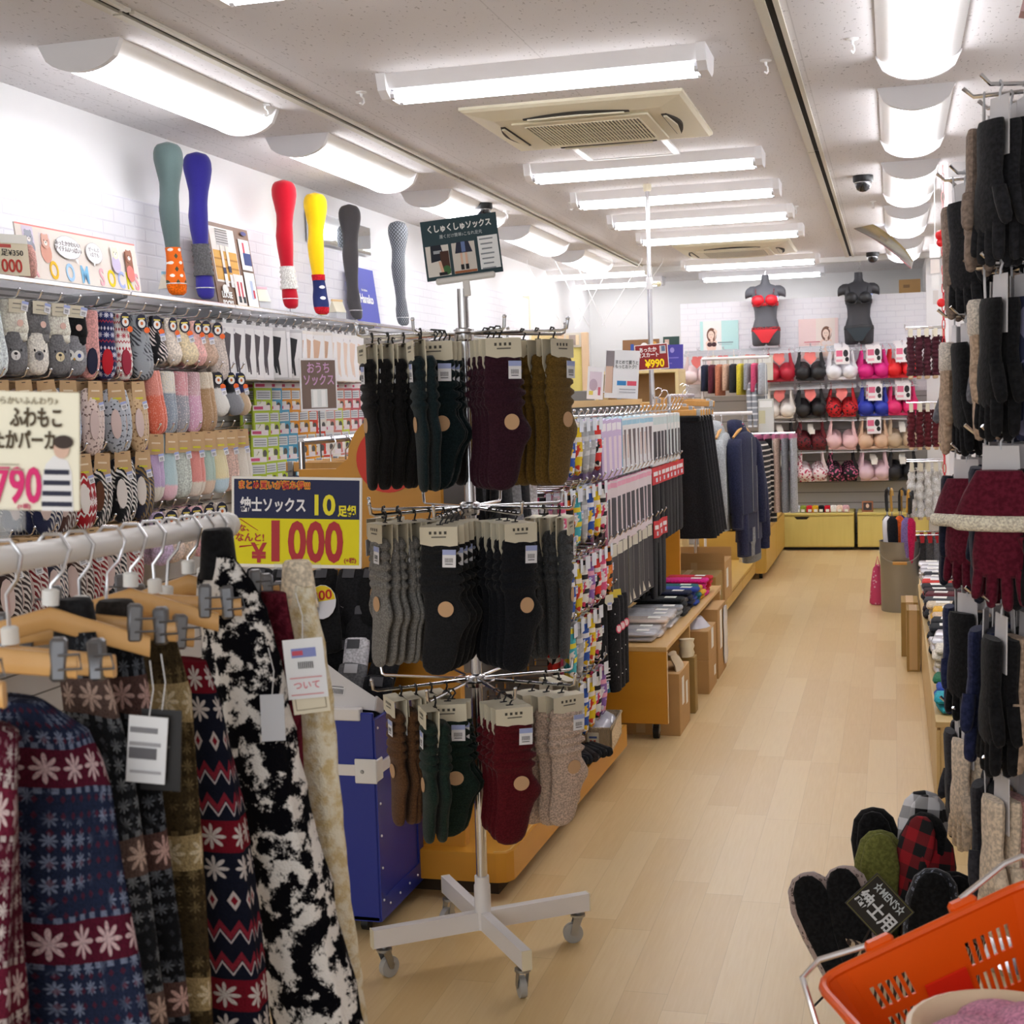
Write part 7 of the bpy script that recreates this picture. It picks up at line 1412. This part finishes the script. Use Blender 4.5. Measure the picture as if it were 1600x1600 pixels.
garment('fleece_parka', 'navy fleece parka with snowflake bands, near end of the foreground rail', 'parka', FLX([(-.872, 1.214, 1.166, .036), (-.857, 1.217, 1.146, .065), (-.848, 1.215, 1.094, .081), (-.845, 1.207, .996, .091), (-.838, 1.203, .911, .1), (-.83, 1.197, .82, .108)], .42), NAVYF, .045, seed=2)
garment('fleece_trousers', 'grey and black snowflake fleece trousers behind the navy parka', 'trousers', FLX([(-.852, 1.307, 1.22, .022), (-.846, 1.306, 1.182, .028), (-.827, 1.303, 1.085, .036), (-.808, 1.296, .933, .038), (-.791, 1.288, .781, .038)], .42), GREYF, .03, seed=3, cuff=K('1b1b1e'))
garment('fleece_trousers', 'black fleece trousers with rose flower bands, middle of the foreground rail', 'trousers', FLX([(-.84, 1.372, 1.209, .024), (-.835, 1.369, 1.155, .032), (-.823, 1.361, 1.019, .036), (-.808, 1.354, .876, .038), (-.799, 1.346, .754, .04)], .42), DARKP, .03, seed=4, cuff=K('2a2624'))
garment('fleece_trousers', 'brown and beige snowflake fleece trousers on the foreground rail', 'trousers', FLX([(-.829, 1.446, 1.186, .02), (-.822, 1.443, 1.126, .032), (-.815, 1.432, .961, .036), (-.808, 1.414, .722, .04)], .42), BRN, .03, seed=5)
garment('fleece_trousers', 'navy and burgundy nordic zigzag fleece trousers beside the shaggy pair', 'trousers', FLX([(-.833, 1.515, 1.15, .022), (-.822, 1.513, 1.095, .032), (-.808, 1.508, .978, .042), (-.794, 1.501, .845, .046), (-.784, 1.491, .689, .05)], .42), ZIG, .035, seed=6)
garment('shaggy_trousers', 'black and white shaggy fleece trousers on the foreground rail', 'trousers', FLX([(-.845, 1.625, 1.265, .019), (-.839, 1.624, 1.238, .039), (-.827, 1.624, 1.188, .052), (-.811, 1.62, 1.089, .055), (-.789, 1.616, .973, .056), (-.758, 1.614, .84, .056), (-.719, 1.609, .64, .061)], .42), BWS, .05, seed=7, cuff=K('0f0f12'), fuzz_=.07)
garment('fleece_trousers', 'plain maroon fleece trousers behind the shaggy pair', 'trousers', FLX([(-.803, 1.694, 1.208, .017), (-.794, 1.69, 1.118, .024), (-.785, 1.673, .888, .026), (-.774, 1.662, .717, .03)], .42), MAR, .03, seed=8)
garment('boucle_trousers', 'cream boucle trousers with ribbed waist, farthest on the foreground rail', 'trousers', FLX([(-.795, 1.759, 1.208, .021), (-.792, 1.757, 1.181, .023), (-.789, 1.755, 1.146, .030), (-.779, 1.751, 1.053, .033), (-.767, 1.743, .912, .031), (-.754, 1.734, .762, .03)], .55), CRM, .03, seed=9, cuff=K('e2d4be', .3), fuzz_=.05)
# wooden hangers seen end-on along the rail
HW = wood('e0b47a', 'cf9a58', 'foreground_hanger_wood', 10, 1, 1, .35)
def rail_hanger(label, y, ax, az, tilt, L=.34, clips=True, drop=.085):
    p = rail_at(y); t = thing('wooden_hanger', label, 'hanger', (p.x, y, p.z), rot=(0, tilt, ax), group='wooden hangers on the foreground rail')
    MB().tube([(-.010, 0, -.006), (-.018, 0, .006), (-.008, 0, .0195), (.008, 0, .0195), (.018, 0, .004), (.012, 0, -.02), (0, 0, -.035), (0, 0, -drop + .01)], .0022, 8).build('hook', CHROME, t)
    MB().lathe([(.009, -drop - .002), (.009, -drop + .014), (.006, -drop + .016)], 10).build('swivel_collar', WHITE, t)
    bar = MB().loft([((x, 0, -drop - .016 - az * abs(x)), (0, .007, 0), (0, 0, .0125 - .01 * abs(x))) for x in (-L/2, -L/2 + .004, -L/4, 0, L/4, L/2 - .004, L/2)], 10, e=4).build('bar', HW, t, smooth=50)
    if clips:
        for s in (-1, 1): MB().box(s * L * .42 - .008, s * L * .42 + .008, -.009, .009, -drop - .042, -drop + .0, 0, .003).tube([(s * L * .42, -.008, -drop - .016), (s * L * .42 + .02 * s, -.016, -drop - .014), (s * L * .42 + .022 * s, -.016, -drop - .028), (s * L * .42, -.008, -drop - .03)], .0015, 6).build('clip', mat('77787c', .35, .85, 'dark_clip_steel'), t)
    return t
for k, (y, ax, tl) in enumerate(((.98, .35, .0), (1.12, .5, .05), (1.2, .2, -.02), (1.3, .6, .08), (1.36, .3, .0), (1.44, .75, .1), (1.5, .5, .05), (1.56, .4, -.03), (1.62, 1.0, .12), (1.68, .5, .02), (1.73, .7, .0), (1.78, .55, .0))):
    rail_hanger(f'wooden clip hanger on the white foreground rail, {ORD[k]} from the near end', y, ax, .12 if k % 3 else .3, tl, .21, drop=.055 + .014 * (k % 3))
def hang_tag(label, loc, rz, prims, w_=.045, h=.075, c='eef0f4', rot=None):
    t = thing('price_tag', label, 'tag', loc, rot=rot or (0, 0, rz), group='tags on the fleece clothes'); MB().box(-w_/2, w_/2, -.0008, .0008, -h, 0).build('card', mat(c, .5), t, smooth=0); flat(prims, t, -.001); MB().tube([(0, 0, -.004), (.004, -.002, .03), (-.002, 0, .06)], .0007, 5).build('string', mat('d8d8da', .5), t); return t
hang_tag('white printed paper tag on the black and rose fleece trousers', (-.765, 1.30, 1.13), R(12), [('r', -.004, -.015, .03, .006, '8a8a90'), ('r', -.002, -.03, .034, .004, 'a9a9af'), ('r', -.004, -.04, .03, .012, '6a6a70'), ('r', 0, -.06, .034, .003, 'b4b4ba')], .042, .072, rot=(0, R(6), R(12)))
hang_tag('black cardboard tag behind the white printed tag', (-.756, 1.312, 1.135), R(12), [('r', 0, -.04, .02, .002, '6a6a6a')], .044, .088, '1d1b1c', rot=(0, R(4), R(10)))
hang_tag('large white price tag with barcode on the cream boucle trousers', (-.738, 1.64, 1.155), R(14), [('r', .0, -.018, .032, .012, '8a94d0'), ('r', -.008, -.018, .014, .006, 'd0586a')] + [('r', -.008 + .0026 * k, -.034, .0013, .009, '4a4a50') for k in range(8)] + [('r', 0, -.05, .042, .0012, 'e08a94'), ('r', 0, -.072, .042, .0012, 'e08a94')], .052, .078, rot=(0, R(-4), R(14)))
text('ついて', .012, mat('e0707c', .7), bpy.data.objects['price_tag.002'], (0, -.0014, -.061))
hang_tag('cream framed cardboard tag below the large white price tag', (-.733, 1.645, 1.085), R(14), [('r', 0, -.014, .04, .018, '8a7a5a'), ('r', 0, -.014, .038, .016, 'e8dfc8')], .048, .028, 'e8dfc8', rot=(0, R(-6), R(14)))
hang_tag('grey plastic tag on the maroon fleece trousers', (-.765, 1.60, 1.09), R(20), [], .03, .06, 'c9ccd4')
# the 790 sign on the end of the rail
t = board('parka_sign', 'cream sign with pink 790 and a striped-jacket person over the foreground rail', 'sign', .152, .122, 'efe9d2', [('p', [(.038, .0), (.070, .0), (.068, .04), (.064, .052), (.05, .057), (.042, .048), (.037, .03)], 'e8e6e6')] + [('r', .053, .007 + .011 * k, .031 - .002 * k, .005, '24263c') for k in range(4)] + [('e', .058, .064, .008, .010, 'd8b4a0'), ('e', .06, .071, .010, .007, '3a2c26'), ('r', -.01, .047, .05, .0012, 'a9a38c'), ('r', -.01, .042, .06, .0012, 'a9a38c'), ('e', -.066, .103, .012, .014, '5a2c2c')], (-.883, 1.24, 1.356), rot=(0, R(3), R(19)), bev=.001)
text('快適でやわらかいふんわり♪', .0088, mat('9a8f78', .7), t, (.005, -.0034, .112), sx=.9); text('ふわもこ', .0225, mat('4a3a22', .7), t, (.033, -.0034, .094), bold=.0006, sx=.6); text('あったかパーカー', .0215, mat('4a3a22', .7), t, (.014, -.0034, .071), bold=.0006, sx=.6)
text('¥790', .05, mat('d8146c', .6), t, (.004, -.0034, .024), bold=.0013, sx=.66); text('(+税)', .006, mat('d8146c', .6), t, (.02, -.0034, .004))
MB().box(-.02, .02, -.006, .006, -.022, .003, 0, .003).tube([(0, 0, -.02), (0, 0, -.03)], .006, 8).build('clear_holder', CLEAR, t)
